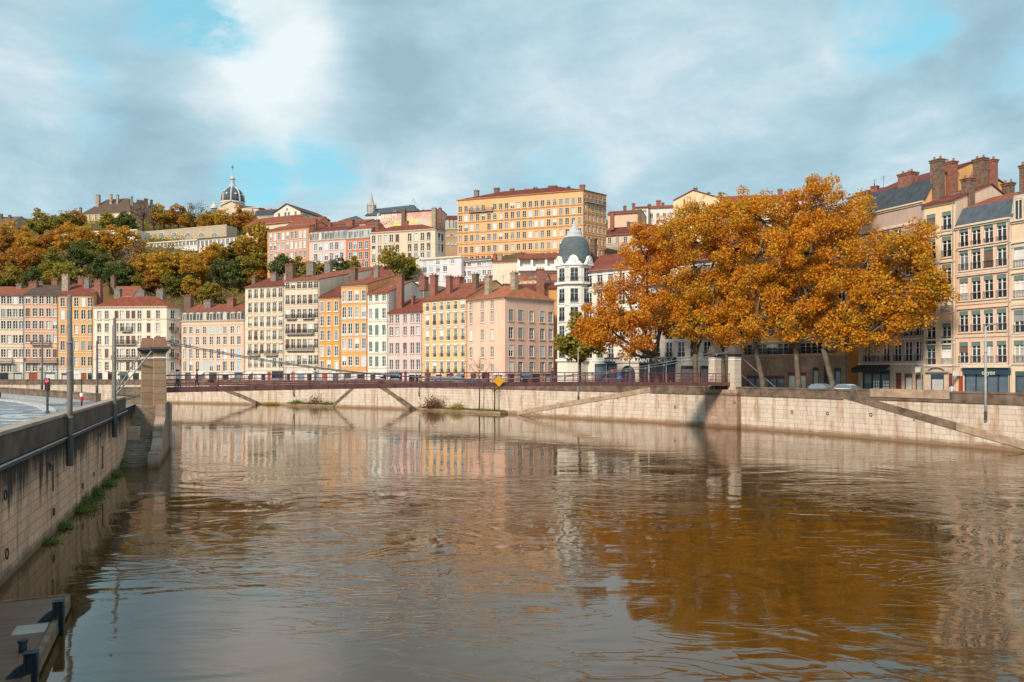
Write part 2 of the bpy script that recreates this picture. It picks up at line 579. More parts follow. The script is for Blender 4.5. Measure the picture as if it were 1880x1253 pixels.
def leafmat(name, cols, trans=0.35):
    m, t, b = newmat(name)
    geo = t.nodes.new('ShaderNodeNewGeometry')
    tc = t.nodes.new('ShaderNodeTexCoord')
    n = N(t, 'ShaderNodeTexNoise', i_Scale=0.26, i_Detail=4.0, i_Roughness=0.6)
    t.links.new(tc.outputs['Object'], n.inputs['Vector'])
    oi = t.nodes.new('ShaderNodeObjectInfo')
    f = math_node(t, 'ADD', math_node(t, 'MULTIPLY', geo.outputs['Random Per Island'], 0.45), math_node(t, 'MULTIPLY', n.outputs[0], 0.85))
    f = math_node(t, 'ADD', f, math_node(t, 'MULTIPLY', oi.outputs['Random'], 0.26))
    f = math_node(t, 'SUBTRACT', f, 0.27)
    k = len(cols)
    c = ramp(t, f, [(0.12 + 0.76 * i / (k - 1), cc) for i, cc in enumerate(cols)])
    t.links.new(c, b.inputs['Base Color'])
    b.inputs['Roughness'].default_value = 0.6
    b.inputs['Specular IOR Level'].default_value = 0.25
    tr = t.nodes.new('ShaderNodeBsdfTranslucent')
    t.links.new(c, tr.inputs[0])
    mx = t.nodes.new('ShaderNodeMixShader')
    mx.inputs[0].default_value = trans
    t.links.new(b.outputs[0], mx.inputs[1])
    t.links.new(tr.outputs[0], mx.inputs[2])
    t.links.new(mx.outputs[0], t.nodes['Material Output'].inputs[0])
    return m


LEAF = {
    'plane': leafmat('plane_tree_leaves', [(0.14, 0.14, 0.02), (0.42, 0.25, 0.02), (0.68, 0.325, 0.018), (0.68, 0.25, 0.016), (0.54, 0.165, 0.016), (0.26, 0.095, 0.018)], 0.36),
    'gold': leafmat('golden_leaves', [(0.19, 0.155, 0.03), (0.46, 0.29, 0.035), (0.60, 0.325, 0.035), (0.52, 0.21, 0.03)], .45),
    'rust': leafmat('rust_leaves', [(0.22, 0.15, 0.035), (0.42, 0.19, 0.035), (0.52, 0.24, 0.035), (0.38, 0.12, 0.03)], .45),
    'olive': leafmat('olive_leaves', [(0.12, 0.125, 0.028), (0.25, 0.21, 0.035), (0.38, 0.29, 0.04), (0.44, 0.26, 0.035)], .4),
    'green': leafmat('green_leaves', [(0.05, 0.075, 0.025), (0.09, 0.125, 0.034), (0.15, 0.165, 0.042), (0.22, 0.19, 0.045)], .4),
    'bare': leafmat('thin_brown_twigs', [(0.10, 0.07, 0.05), (0.16, 0.11, 0.07), (0.22, 0.14, 0.07), (0.13, 0.085, 0.06)], 0.1),
    'weed': leafmat('weed_leaves', [(0.05, 0.10, 0.02), (0.09, 0.17, 0.03), (0.15, 0.22, 0.04), (0.18, 0.20, 0.05)]),
    'shrubred': leafmat('russet_shrub_leaves', [(0.10, 0.05, 0.035), (0.18, 0.08, 0.05), (0.22, 0.10, 0.05), (0.14, 0.08, 0.04)]),
}
BARK = plain('plane_tree_bark', (0.115, 0.088, 0.06), 0.9, var=0.5, scale=1.2)
DARKBARK = plain('dark_bark', (0.07, 0.05, 0.038), 0.95, var=0.4, scale=2)

# ------------------------------------------------------------------ banks, ground and water
WALLPX = [(1960, 838), (1880, 830), (1745, 818.5), (1610, 807), (1480, 796), (1350, 786), (1200, 776), (1040, 768), (950, 762.5), (800, 755), (720, 751), (560, 746), (440, 742.5), (310, 740), (150, 739), (-40, 738.5)]
BANK = []
for px, y in WALLPX:
    Y = H * F / (y - HY)
    BANK.append(Vector((WX(px, Y), Y)))
BANK = [Vector((95, -60)), Vector((80, 10)), Vector((66, 45))] + BANK + [Vector((-190, 197)), Vector((-420, 190))]


def bank_at(px):
    """point of the far bank's wall face seen along column px, with wall direction and outward (river side) normal"""
    k = (px - CX) / F
    for a, b in zip(BANK, BANK[1:]):
        if a.y <= 0 or b.y <= 0:
            continue
        ka, kb = a.x / a.y, b.x / b.y
        if min(ka, kb) <= k <= max(ka, kb):
            u = b - a
            t_ = (k * a.y - a.x) / (u.x - k * u.y)
            p = a + u * t_
            u = -u.normalized()          # towards the right of the photograph
            return p, u, Vector((u.y, -u.x))
    raise ValueError(px)


FACE = [(-20, 203), (107, 205), (171, 205), (333, 203), (450, 198), (522, 193), (586, 190), (626, 187), (675, 184), (713, 181), (776, 176), (858, 167), (927, 158)]
FXY = sorted((WX(px, Y), Y) for px, Y in FACE)


def front_y(x):
    if x <= FXY[0][0]:
        return FXY[0][1]
    for (a, ya), (b, yb) in zip(FXY, FXY[1:]):
        if x <= b:
            return ya + (yb - ya) * (x - a) / (b - a)
    return FXY[-1][1] + max(0, x - 15) * 0.35


def terrain(x, y):
    s = y - front_y(x) - 20
    if s <= 0:
        return 4.7
    z = 4.7 + min(s, 14) / 14 * 9.0
    if s > 14:
        z += (1 - math.exp(-(s - 14) / 180.0)) * 120.0
    z = min(z, 88 - 22 * min(1, max(0, (x + 112) / 32.0)))
    z += (math.sin(x * 0.07 + 1.3) * math.cos(y * 0.05) * 1.6) * min(1, s / 40)
    return z


def ground_sheet():
    m, t, b = newmat('hillside_earth')
    tc = t.nodes.new('ShaderNodeTexCoord')
    n = N(t, 'ShaderNodeTexNoise', i_Scale=0.11, i_Detail=8.0, i_Roughness=0.7)
    t.links.new(tc.outputs['Object'], n.inputs['Vector'])
    t.links.new(ramp(t, n.outputs[0], [(0.3, (0.035, 0.035, 0.015)), (0.5, (0.085, 0.065, 0.028)), (0.7, (0.15, 0.10, 0.035))]), b.inputs['Base Color'])
    b.inputs['Roughness'].default_value = 1.0
    offs = [4.0, 8, 12, 18, 22, 26, 30, 34, 38, 44, 52, 60, 70, 80, 95, 110, 130, 150, 175, 200, 240, 300, 400, 600, 1000, 2500]
    pts = []
    for a, bb in zip(BANK, BANK[1:]):
        n_ = max(1, int((bb - a).length / 9))
        for i in range(n_):
            pts.append(a + (bb - a) * i / n_)
    pts.append(BANK[-1])
    mb = MB()
    k = len(offs)
    for p in pts:
        w_ = min(1, max(0, (p.x - 0) / 45.0))
        d = Vector((0.9 * w_, 1 - 0.55 * w_)).normalized()
        if p.y < 60:
            d = Vector((1, 0.1)).normalized()
        for o in offs:
            q = p + d * o
            mb.v.append((q.x, q.y, terrain(q.x, q.y)))
    for i in range(len(pts) - 1):
        for j in range(k - 1):
            mb.f.append((i * k + j, i * k + j + 1, (i + 1) * k + j + 1, (i + 1) * k + j)); mb.m.append(0); mb.uv.append(None)
    o = mb.build('ground', m, smooth=True)
    tag(o, 'earth slope of the hill rising behind the riverside houses', 'ground', None, 'structure')
    # paved quay on the far bank
    mb = MB()
    P = [p for p in BANK]
    for a, bb in zip(P, P[1:]):
        u = (bb - a).normalized()
        nn = Vector((u.y, -u.x))
        if nn.y < 0 and nn.x < 0:
            nn = -nn
    inner = []
    for i, p in enumerate(P):
        u = (P[min(i + 1, len(P) - 1)] - P[max(i - 1, 0)]).normalized()
        nn = Vector((u.y, -u.x))
        inner.append(p + nn * 17)
    near = [p + (q - p).normalized() * 4.1 for p, q in zip(P, inner)]
    for i in range(len(P) - 1):
        a, bb, c, d = near[i], near[i + 1], inner[i + 1], inner[i]
        mb.face([(a.x, a.y, 4.704), (d.x, d.y, 4.704), (c.x, c.y, 4.704), (bb.x, bb.y, 4.704)])
    tag(mb.build('quay_road', ASPHALT), 'asphalt quay between the far river wall and the house fronts', 'road', None, 'structure')


ground_sheet()

# left bank
LW = [Vector((-9.0, -60)), Vector((-8.08, 0)), Vector((-19 + 0.3715 * 9.4, 20)), Vector((-19, 29.4)), Vector((-25.0, 45.6)), Vector((-33.45, 68.3))]
LUP = [Vector((-39.6, 76.0)), Vector((-47.5, 84.5)), Vector((-67, 104)), Vector((-105, 122)), Vector((-300, 135))]


def left_at(px):
    k = (px - CX) / F
    a, b = LW[1], LW[-1]
    u = b - a
    t_ = (k * a.y - a.x) / (u.x - k * u.y)
    u2 = u.normalized()
    return a + u * t_, u2, Vector((u2.y, -u2.x))


def left_land():
    mb = MB()
    poly = [(p.x, p.y) for p in LW] + [(-36.7, 77.0)] + [(p.x, p.y) for p in LUP] + [(-300, -60)]
    mb.face([(x, y, 4.70) for x, y in reversed(poly)])
    tag(mb.build('road', ASPHALT), 'grey asphalt quay road on the left bank', 'road', None, 'structure')
    # raised footway along the upstream parapet, with a second low step
    for off0, off1, zt, nm, mt, lb in ((0.45, 3.0, 5.02, 'pavement', PAVE, 'raised footway along the upstream parapet'), (3.0, 4.6, 4.86, 'pavement', PAVE, 'lower kerb step beside the raised footway')):
        mb = MB()
        L = LUP
        inn, out = [], []
        for i, p in enumerate(L):
            u = (L[min(i + 1, len(L) - 1)] - L[max(i - 1, 0)]).normalized()
            nn = Vector((-u.y, u.x))
            if i == 0:
                p = p - u * 0.0
            inn.append(p + nn * off1)
            out.append(p + nn * off0)
        for i in range(len(L) - 1):
            a, b_, c, d = out[i], out[i + 1], inn[i + 1], inn[i]
            mb.hexa([(a.x, a.y, 4.6), (b_.x, b_.y, 4.6), (c.x, c.y, 4.6), (d.x, d.y, 4.6), (a.x, a.y, zt), (b_.x, b_.y, zt), (c.x, c.y, zt), (d.x, d.y, zt)])
        tag(mb.build(nm, mt), lb, 'pavement', None, 'structure')
    # curved traffic island kerb
    pts = []
    for px, y in ((-60, 731), (-20, 734), (0, 736), (25, 739), (50, 743.5), (68, 748.5), (76, 753), (79, 758)):
        Y = 3.3 * F / (y - HY)
        pts.append(Vector((WX(px, Y), Y)))
    mb = MB()
    for a, b_ in zip(pts, pts[1:]):
        u = (b_ - a).normalized()
        nn = Vector((-u.y, u.x)) * -0.9
        c, d = b_ - nn, a - nn
        mb.hexa([(a.x, a.y, 4.6), (b_.x, b_.y, 4.6), (c.x, c.y, 4.6), (d.x, d.y, 4.6), (a.x, a.y, 4.84), (b_.x, b_.y, 4.84), (c.x, c.y, 4.84), (d.x, d.y, 4.84)])
    tag(mb.build('kerb', KERBM), 'curved pale kerb of the traffic island on the left road', 'kerb', None, 'structure')
    # worn lane paint
    mb = MB()
    rnd = random.Random(3)
    for px, y, ln, wd in ((10, 752, 3.5, .35), (30, 757, 2.5, .3), (45, 762, 3.2, .35), (65, 757, 2.0, .3), (60, 765, 2.4, .35), (20, 772, 3.0, .3), (35, 745, 2.6, .25), (8, 764, 2.2, .5), (70, 771, 1.8, .3), (28, 767, 2.0, .3), (100, 751, 3, .2), (112, 748, 3, .2), (52, 752, 2.2, .25), (40, 778, 2.5, .3), (-30, 765, 4, .4)):
        Y = 3.3 * F / (y - HY)
        x = WX(px, Y)
        a = rnd.uniform(-.35, .25)
        u = Vector((math.cos(a), math.sin(a)))
        nn = Vector((-u.y, u.x))
        c = Vector((x, Y))
        q = [c - u * ln / 2 - nn * wd, c + u * ln / 2 - nn * wd, c + u * ln / 2 + nn * wd, c - u * ln / 2 + nn * wd]
        mb.face([(p.x, p.y, 4.704 + 0.0) for p in q])
    tag(mb.build('road_marking', ROADPAINT), 'worn white lane paint on the left road', 'road marking', None, 'structure')


left_land()


def offset_line(L, d):
    out = []
    for i, p in enumerate(L):
        u = (L[min(i + 1, len(L) - 1)] - L[max(i - 1, 0)]).normalized()
        out.append(p + Vector((u.y, -u.x)) * d)
    return out


def wall_strip(mb, A, B, z0, z1, mat=0, top=True, s0=0.0, bottom=False, zA=None):
    """solid strip between plan polylines A (face) and B (behind)"""
    s = s0
    for i in range(len(A) - 1):
        a, b_, c, d = A[i], A[i + 1], B[i + 1], B[i]
        L = (b_ - a).length
        mb.face([(a.x, a.y, z0), (b_.x, b_.y, z0), (b_.x, b_.y, z1), (a.x, a.y, z1)], mat, [(s, z0), (s + L, z0), (s + L, z1), (s, z1)])
        mb.face([(c.x, c.y, z0), (d.x, d.y, z0), (d.x, d.y, z1), (c.x, c.y, z1)], mat, [(s, z0), (s + L, z0), (s + L, z1), (s, z1)])
        mb.face([(a.x, a.y, z1), (b_.x, b_.y, z1), (c.x, c.y, z1), (d.x, d.y, z1)], mat, [(s, 0), (s + L, 0), (s + L, .5), (s, .5)])
        if bottom:
            mb.face([(a.x, a.y, z0), (d.x, d.y, z0), (c.x, c.y, z0), (b_.x, b_.y, z0)], mat, [(s, 0), (s, .5), (s + L, .5), (s + L, 0)])
        s += L
    for i, j in ((0, 0), (-1, -1)):
        a, d = A[i], B[j]
        mb.face([(a.x, a.y, z0), (a.x, a.y, z1), (d.x, d.y, z1), (d.x, d.y, z0)], mat, [(0, z0), (0, z1), (.5, z1), (.5, z0)])


REC = 2.2      # depth of the recessed stretches that the stair ramps lie in


def recessed(px):
    return 380 < px < 655 or 693 < px < 1195 or px > 1548


def far_quay():
    root = thing('quay_wall', 'long pale stone quay wall with stair ramps along the far bank', 'quay wall')
    # left to right: outward is to the river
    A, B = [], []

    def add(px, rec):
        p, u, n = bank_at(px)
        A.append(p - n * (REC if rec else 0))
        B.append(p - n * 4.2)
    A += [Vector((-420, 190)), Vector((-190, 197))]
    B += [q + Vector((0, 4.2)) for q in A]
    for px, rec in [(150, 0), (240, 0), (310, 0), (380.9, 0), (381, 1), (440, 1), (500, 1), (560, 1), (610, 1), (654, 1), (654.1, 0), (693.9, 0), (694, 1), (720, 1), (750, 1), (800, 1), (870, 1), (950, 1), (1040, 1), (1120, 1), (1194, 1), (1194.1, 0),
                    (1200, 0), (1270, 0), (1349, 0), (1420, 0), (1480, 0), (1548.9, 0), (1549, 1), (1610, 1), (1680, 1), (1745, 1), (1810, 1), (1879, 1), (1940, 1)]:
        add(px, rec)
    for q, d in ((Vector((66, 45)), Vector((.9, .43))), (Vector((80, 10)), Vector((.93, .37))), (Vector((95, -60)), Vector((.98, .2)))):
        A.append(q + d * REC)
        B.append(q + d * 4.2)
    mb = MB()
    wall_strip(mb, A, B, -2.0, 4.68)
    mb.build('masonry', FARWALL, root)

    def off(d):
        out = []
        for i, p in enumerate(A):
            v = (B[i] - p).normalized()
            out.append(p - v * d)
        return out
    mb = MB()
    wall_strip(mb, off(0.16), off(-0.6), 4.50, 4.80, bottom=True)
    mb.build('string_course', PARAPET, root)
    mb = MB()
    wall_strip(mb, off(0.03), off(-0.42), 4.80, 5.52)
    mb.build('parapet', PARAPET, root)
    mb = MB()
    wall_strip(mb, off(0.10), off(-0.50), 5.52, 5.72, bottom=True)
    mb.build('coping', PARAPET, root)
    # pale newer block of parapet near the right hand ramp
    p0, u0, n0 = bank_at(1578)
    p1, u1, n1 = bank_at(1722)
    mb = MB()
    a, b_ = p0 - n0 * (REC - .24), p1 - n1 * (REC - .24)
    wall_strip(mb, [a, b_], [a - n0 * .9, b_ - n1 * .9], 4.84, 5.80)
    o = mb.build('parapet', PALEPAR, root)
    o['label'] = 'tan renewed stretch of parapet'
    # stair ramps that stand out from the wall: (px top, px bottom, z top, z bottom)
    for pa, pb, za, zb, wd in ((1549, 1905, 4.75, 0.1, REC), (1194, 950, 4.75, 0.1, REC), (654, 612, 4.6, 0.1, REC), (694, 752, 4.6, 0.1, REC), (381, 470, 4.6, 0.2, REC)):
        stops = [pa + (pb - pa) * i / 12 for i in range(13)]
        fr = [bank_at(p) for p in stops]
        st = MB()
        d = [(q - nn * (wd - .004), q) for q, u, nn in fr]
        dist = [0]
        for i in range(12):
            dist.append(dist[-1] + (d[i + 1][1] - d[i][1]).length)
        zz = [za + (zb - za) * x / dist[-1] for x in dist]
        for i in range(12):
            a, b_ = d[i][1], d[i + 1][1]
            c, e = d[i + 1][0], d[i][0]
            s0_, s1_ = dist[i], dist[i + 1]
            st.face([(a.x, a.y, -2), (b_.x, b_.y, -2), (b_.x, b_.y, zz[i + 1]), (a.x, a.y, zz[i])], 0, [(s0_, -2), (s1_, -2), (s1_, zz[i + 1]), (s0_, zz[i])])
        a, e = d[0][1], d[0][0]
        st.face([(a.x, a.y, -2), (e.x, e.y, -2), (e.x, e.y, zz[0]), (a.x, a.y, zz[0])], 0, [(0, -2), (wd, -2), (wd, zz[0]), (0, zz[0])])
        ramp_o = st.build('stair_ramp', FARWALL, root)
        # treads
        sp = MB()
        ns = max(10, int(abs(za - zb) / 0.2))
        for i in range(ns):
            t0, t1 = i / ns * 12, (i + 1) / ns * 12
            def at(t_, side):
                k_ = min(11, int(t_))
                f_ = t_ - k_
                return d[k_][side] * (1 - f_) + d[k_ + 1][side] * f_
            z = za + (zb - za) * (i + 1) / ns
            q = [at(t0, 0), at(t1, 0), at(t1, 0) * .18 + at(t1, 1) * .82, at(t0, 0) * .18 + at(t0, 1) * .82]
            sp.hexa([(p.x, p.y, z - 1.2) for p in q] + [(p.x, p.y, z - .04) for p in q])
        sp.build('steps', STEP, ramp_o)
        # sloping outer parapet
        cp = MB()
        hp = 0.62
        for i in range(12):
            (a0, a1), (b0, b1) = d[i], d[i + 1]
            na = (a1 - a0).normalized()
            nb = (b1 - b0).normalized()
            o0, o1 = a1 + na * 0.10, b1 + nb * 0.10
            i0, i1 = a1 - na * 0.32, b1 - nb * 0.32
            cp.hexa([(o0.x, o0.y, zz[i] - .12), (o1.x, o1.y, zz[i + 1] - .12), (i1.x, i1.y, zz[i + 1] - .12), (i0.x, i0.y, zz[i] - .12),
                     (o0.x, o0.y, zz[i] + hp), (o1.x, o1.y, zz[i + 1] + hp), (i1.x, i1.y, zz[i + 1] + hp), (i0.x, i0.y, zz[i] + hp)])
        if pb > 1800:
            k_ = 7 * 6
            cp2 = MB()
            cp2.v, cp2.f, cp2.m, cp2.uv = cp.v, cp.f[:k_], cp.m[:k_], cp.uv[:k_]
            cp2.build('parapet', PARAPET, ramp_o)
            cp.f, cp.m, cp.uv = cp.f[k_:], cp.m[k_:], cp.uv[k_:]
        cp.build('parapet', PALEPAR if pb in (1905, 950) else PARAPET, ramp_o)
    # mooring rings and iron brackets
    rnd = random.Random(5)
    for px in (1240, 1455, 1520, 1600):
        p, u, nn = bank_at(px)
        z = rnd.uniform(1.9, 2.9)
        mb = MB()
        pp = p + nn * 0.12
        mb.torus((pp.x, pp.y, z), (u.x, u.y, 0), (0, 0, 1), (nn.x, nn.y, 0), .17, .035)
        mb.build('mooring_ring', IRON, root)
    return root


far_quay()


def left_quay():
    root = thing('quay_wall', 'brown stone quay wall with mooring rings on the left bank', 'quay wall')
    L = LW
    mb = MB()
    wall_strip(mb, L, offset_line(L, -1.0), -2.0, 4.55)
    mb.build('masonry', LEFTWALL, root)
    mb = MB()
    wall_strip(mb, offset_line(L, 0.05), offset_line(L, -0.45), 4.55, 5.60, bottom=True)
    mb.build('parapet', plain('soot_dark_parapet', (0.10, 0.066, 0.05), 0.9, var=0.45, scale=0.7), root)
    mb = MB()
    wall_strip(mb, offset_line(L, 0.10), offset_line(L, -0.52), 5.60, 5.74, bottom=True)
    mb.build('coping', COPING, root)
    # pipe that runs under the parapet
    P = offset_line(L, 0.17)
    mb = MB()
    mb.tube([(p.x, p.y, 4.50) for p in P], 0.05, 8)
    mb.build('pipe', GREYMETAL, root)
    mb = MB()
    P2 = offset_line(L, 0.12)
    mb.tube([(p.x, p.y, 4.36) for p in P2], 0.06, 6)
    mb.build('cable_conduit', IRON, root)
    for px, y, r in ((5, 910, .17), (95, 941, .16), (8, 1018, .19), (149, 893, .14), (88, 857, .15), (186, 858, .12), (170, 872, .12), (142, 822, .11), (181, 800, .11), (-60, 960, .2)):
        p, u, nn = left_at(px)
        z = WZ(y, p.y)
        mb = MB()
        pp = p + nn * 0.09
        mb.torus((pp.x, pp.y, z), (u.x, u.y, 0), (0, 0, 1), (nn.x, nn.y, 0), r, .026)
        mb.box(-.035, .035, -.035, .035, -.03, .03, 0, Matrix.Translation((pp.x, pp.y, z + r)))
        mb.build('mooring_ring', IRON, root)
    for px, y in ((95, 853), (187, 820)):
        p, u, nn = left_at(px)
        z = WZ(y, p.y)
        pp = p + nn * 0.06
        mb = MB()
        mb.tube([(pp.x, pp.y, z), (pp.x, pp.y, z - 1.3)], 0.03, 6)
        mb.tube([(pp.x - u.x * .3, pp.y - u.y * .3, z - .05), (pp.x + u.x * .3, pp.y + u.y * .3, z - .05)], 0.03, 6)
        mb.build('iron_bracket', IRON, root)
    # upstream parapet
    up = thing('quay_wall', 'low dark parapet wall curving away upstream on the left', 'quay wall')
    L = LUP
    mb = MB()
    wall_strip(mb, offset_line(L, 0.0), offset_line(L, -0.8), -2.0, 4.60)
    mb.build('masonry', LEFTWALL, up)
    mb = MB()
    wall_strip(mb, offset_line(L, 0.05), offset_line(L, -0.4), 4.60, 5.64, bottom=True)
    mb.build('parapet', PARAPET, up)
    mb = MB()
    wall_strip(mb, offset_line(L, 0.10), offset_line(L, -0.46), 5.64, 5.76, bottom=True)
    mb.build('coping', PARAPET, up)


left_quay()


def water():
    m, t, b = newmat('river_water')
    tc = t.nodes.new('ShaderNodeTexCoord')
    pos = tc.outputs['Object']

    def nz(scale, detail, rough, dist, sc, rot=0.0):
        mp = t.nodes.new('ShaderNodeMapping')
        mp.inputs['Scale'].default_value = sc
        mp.inputs['Rotation'].default_value = (0, 0, rot)
        t.links.new(pos, mp.inputs[0])
        n = N(t, 'ShaderNodeTexNoise', i_Scale=scale, i_Detail=detail, i_Roughness=rough, i_Distortion=dist)
        t.links.new(mp.outputs[0], n.inputs['Vector'])
        return n.outputs[0]

    patch = nz(0.05, 3.0, 0.5, 1.4, (1, 0.8, 1))
    rough_f = ramp(t, patch, [(0.44, 0.06), (0.60, 1.0)])
    big = nz(0.16, 2.0, 0.45, 2.2, (0.7, 1.0, 1), 0.3)
    mid = nz(0.50, 3.0, 0.5, 1.9, (0.55, 1.25, 1), 0.25)
    fine = nz(3.2, 3.0, 0.55, 0.6, (0.55, 1.3, 1), 0.15)
    sep = t.nodes.new('ShaderNodeSeparateXYZ')
    t.links.new(pos, sep.inputs[0])
    # distance from the left quay wall: the water lies still in its lee
    dl = math_node(t, 'ADD', sep.outputs[0], math_node(t, 'MULTIPLY_ADD', sep.outputs[1], 0.3715, 8.08))
    lee = t.nodes.new('ShaderNodeMapRange')
    lee.interpolation_type = 'SMOOTHSTEP'
    lee.inputs[1].default_value = 2.0
    lee.inputs[2].default_value = 4.0
    wobble = math_node(t, 'ADD', dl, math_node(t, 'MULTIPLY', big, 1.6))
    t.links.new(math_node(t, 'SUBTRACT', wobble, 0.8), lee.inputs[0])
    # the eddying midstream is rougher than the reach close to the camera and the far edge
    band = ramp(t, math_node(t, 'MULTIPLY', sep.outputs[1], 1 / 160.0), [(0.10, 0.32), (0.16, 0.42), (0.23, 0.62), (0.33, 0.50), (0.44, 0.20), (0.7, 0.09)])
    amp = math_node(t, 'MULTIPLY', math_node(t, 'MULTIPLY_ADD', lee.outputs[0], 0.97, 0.03), band)
    h = math_node(t, 'MULTIPLY', big, 0.24)
    h = math_node(t, 'ADD', h, math_node(t, 'MULTIPLY', math_node(t, 'MULTIPLY', mid, 0.17), rough_f))
    h = math_node(t, 'ADD', h, math_node(t, 'MULTIPLY', math_node(t, 'MULTIPLY', fine, 0.014), math_node(t, 'MULTIPLY_ADD', rough_f, 0.75, 0.25)))
    eddy = nz(0.34, 2.0, 0.4, 3.2, (0.45, 1.1, 1), 0.2)
    crest = ramp(t, math_node(t, 'ABSOLUTE', math_node(t, 'SUBTRACT', eddy, 0.5)), [(0.0, 1.0), (0.035, 0.25), (0.09, 0.0)])
    h = math_node(t, 'ADD', h, math_node(t, 'MULTIPLY', math_node(t, 'MULTIPLY', crest, rough_f), 0.055))
    h = math_node(t, 'MULTIPLY', h, amp)
    bp = t.nodes.new('ShaderNodeBump')
    bp.inputs['Strength'].default_value = 1.0
    bp.inputs['Distance'].default_value = 0.62
    t.links.new(h, bp.inputs['Height'])
    t.links.new(bp.outputs[0], b.inputs['Normal'])
    silt = nz(0.05, 5.0, 0.6, 1.0, (0.6, 1, 1))
    t.links.new(ramp(t, silt, [(0.35, (0.056, 0.026, 0.0035)), (0.65, (0.076, 0.037, 0.006))]), b.inputs['Base Color'])
    b.inputs['Roughness'].default_value = 0.035
    b.inputs['IOR'].default_value = 1.55
    b.inputs['Specular IOR Level'].default_value = 0.66
    mb = MB()
    mb.face([(-500, -80, 0), (140, -80, 0), (140, 230, 0), (-500, 230, 0)])
    tag(mb.build('river', m), 'brown swirling river reflecting the coloured house fronts', 'river', None, 'structure')


water()

# ------------------------------------------------------------------ buildings
WINCACHE = {}


def window_meshes(wd, ht, sur, case, sill=0.12, lintel=False, arch=False):
    key = (round(wd, 2), round(ht, 2), sur.name, case.name, lintel)
    if key in WINCACHE:
        return WINCACHE[key]
    mb = MB()
    s = 0.12
    x = wd / 2
    # stone surround and sill stand a little proud of the wall
    mb.box(-x - s, -x, -0.06, 0.05, -0.02, ht, 0)
    mb.box(x, x + s, -0.06, 0.05, -0.02, ht, 0)
    mb.box(-x - s, x + s, -0.06, 0.05, ht, ht + s, 0)
    mb.box(-x - s - .05, x + s + .05, -0.16, 0.05, -0.16, -0.02, 0)
    if lintel:
        mb.box(-x - s - .1, x + s + .1, -0.24, 0.03, ht + s + .10, ht + s + .26, 0)
    # casements
    y0, y1 = 0.10, 0.16
    mb.box(-x, -x + .07, y0, y1, 0, ht, 1)
    mb.box(x - .07, x, y0, y1, 0, ht, 1)
    mb.box(-.06, .06, y0 - .02, y1, 0, ht, 1)
    for z0, z1 in ((0, .10), (ht - .07, ht), (ht * .66, ht * .66 + .05), (ht * .33, ht * .33 + .05)):
        mb.box(-x + .07, -.06, y0, y1, z0, z1, 1)
        mb.box(.06, x - .07, y0, y1, z0, z1, 1)
    fr = mb.mesh('window', [sur, case])
    panes = {}
    for k, g in GLASS.items():
        p = MB()
        p.box(-x - .02, x + .02, 0.17, 0.20, -.02, ht + .02)
        panes[k] = p.mesh('pane', g)
    WINCACHE[key] = (fr, panes)
    return WINCACHE[key]


MISC = {}


def blind_mesh(wd, h, m):
    key = ('blind', round(wd, 2), round(h, 2), m.name)
    if key not in MISC:
        mb = MB()
        n = max(2, int(h / .28))
        for i in range(n):
            z = -h + h * i / n
            mb.box(-wd / 2, wd / 2, 0.035 + .012 * (i % 2), 0.075, z, z + h / n - .012)
        MISC[key] = mb.mesh('blind', m)
    return MISC[key]


def railing_mesh(wd, hh, dp=0.0):
    key = ('rail', round(wd, 2), round(hh, 2), round(dp, 2))
    if key not in MISC:
        mb = MB()
        mb.box(-wd / 2, wd / 2, -0.115 - dp, -0.075 - dp, hh - .05, hh)
        mb.box(-wd / 2, wd / 2, -0.115 - dp, -0.075 - dp, .04, .09)
        n = max(3, int(wd / .16))
        for i in range(n + 1):
            x = -wd / 2 + wd * i / n
            mb.box(x - .018, x + .018, -0.11 - dp, -0.08 - dp, .09, hh - .05)
        if dp > .2:
            for sx in (-wd / 2, wd / 2):
                mb.box(sx - .02, sx + .02, -0.11 - dp, 0, hh - .05, hh)
                for j in range(4):
                    yy = -dp * j / 4 - .02
                    mb.box(sx - .018, sx + .018, yy - .02, yy + .02, .04, hh - .05)
        MISC[key] = mb.mesh('railing', IRON)
    return MISC[key]


def shutter_mesh(ht, m):
    key = ('shutter', round(ht, 2), m.name)
    if key not in MISC:
        mb = MB()
        for s in (-1, 1):
            mb.box(s * .0 - .25, s * .0 + .25, -.10, -.065, 0, ht)
        MISC[key] = mb.mesh('shutter', m)
    return MISC[key]


class Seg:
    def __init__(self, root_inv, A, B):
        a = root_inv @ Vector((A.x, A.y, 0))
        b = root_inv @ Vector((B.x, B.y, 0))
        self.A, self.B = A, B
        self.a = Vector((a.x, a.y))
        d = Vector((b.x - a.x, b.y - a.y))
        self.w = d.length
        self.u = d.normalized()
        self.n = Vector((self.u.y, -self.u.x))
        self.phi = math.atan2(self.u.y, self.u.x)
        self.Ym = (A.y + B.y) / 2

    def xat(self, px):
        k = (px - CX) / F
        u = (self.B - self.A)
        t_ = (k * self.A.y - self.A.x) / (u.x - k * u.y)
        return t_ * self.w

    def Yat(self, px):
        t_ = self.xat(px) / self.w
        return self.A.y + (self.B.y - self.A.y) * t_

    def P(self, x, d, z):
        q = self.a + self.u * x + self.n * d
        return (q.x, q.y, z)


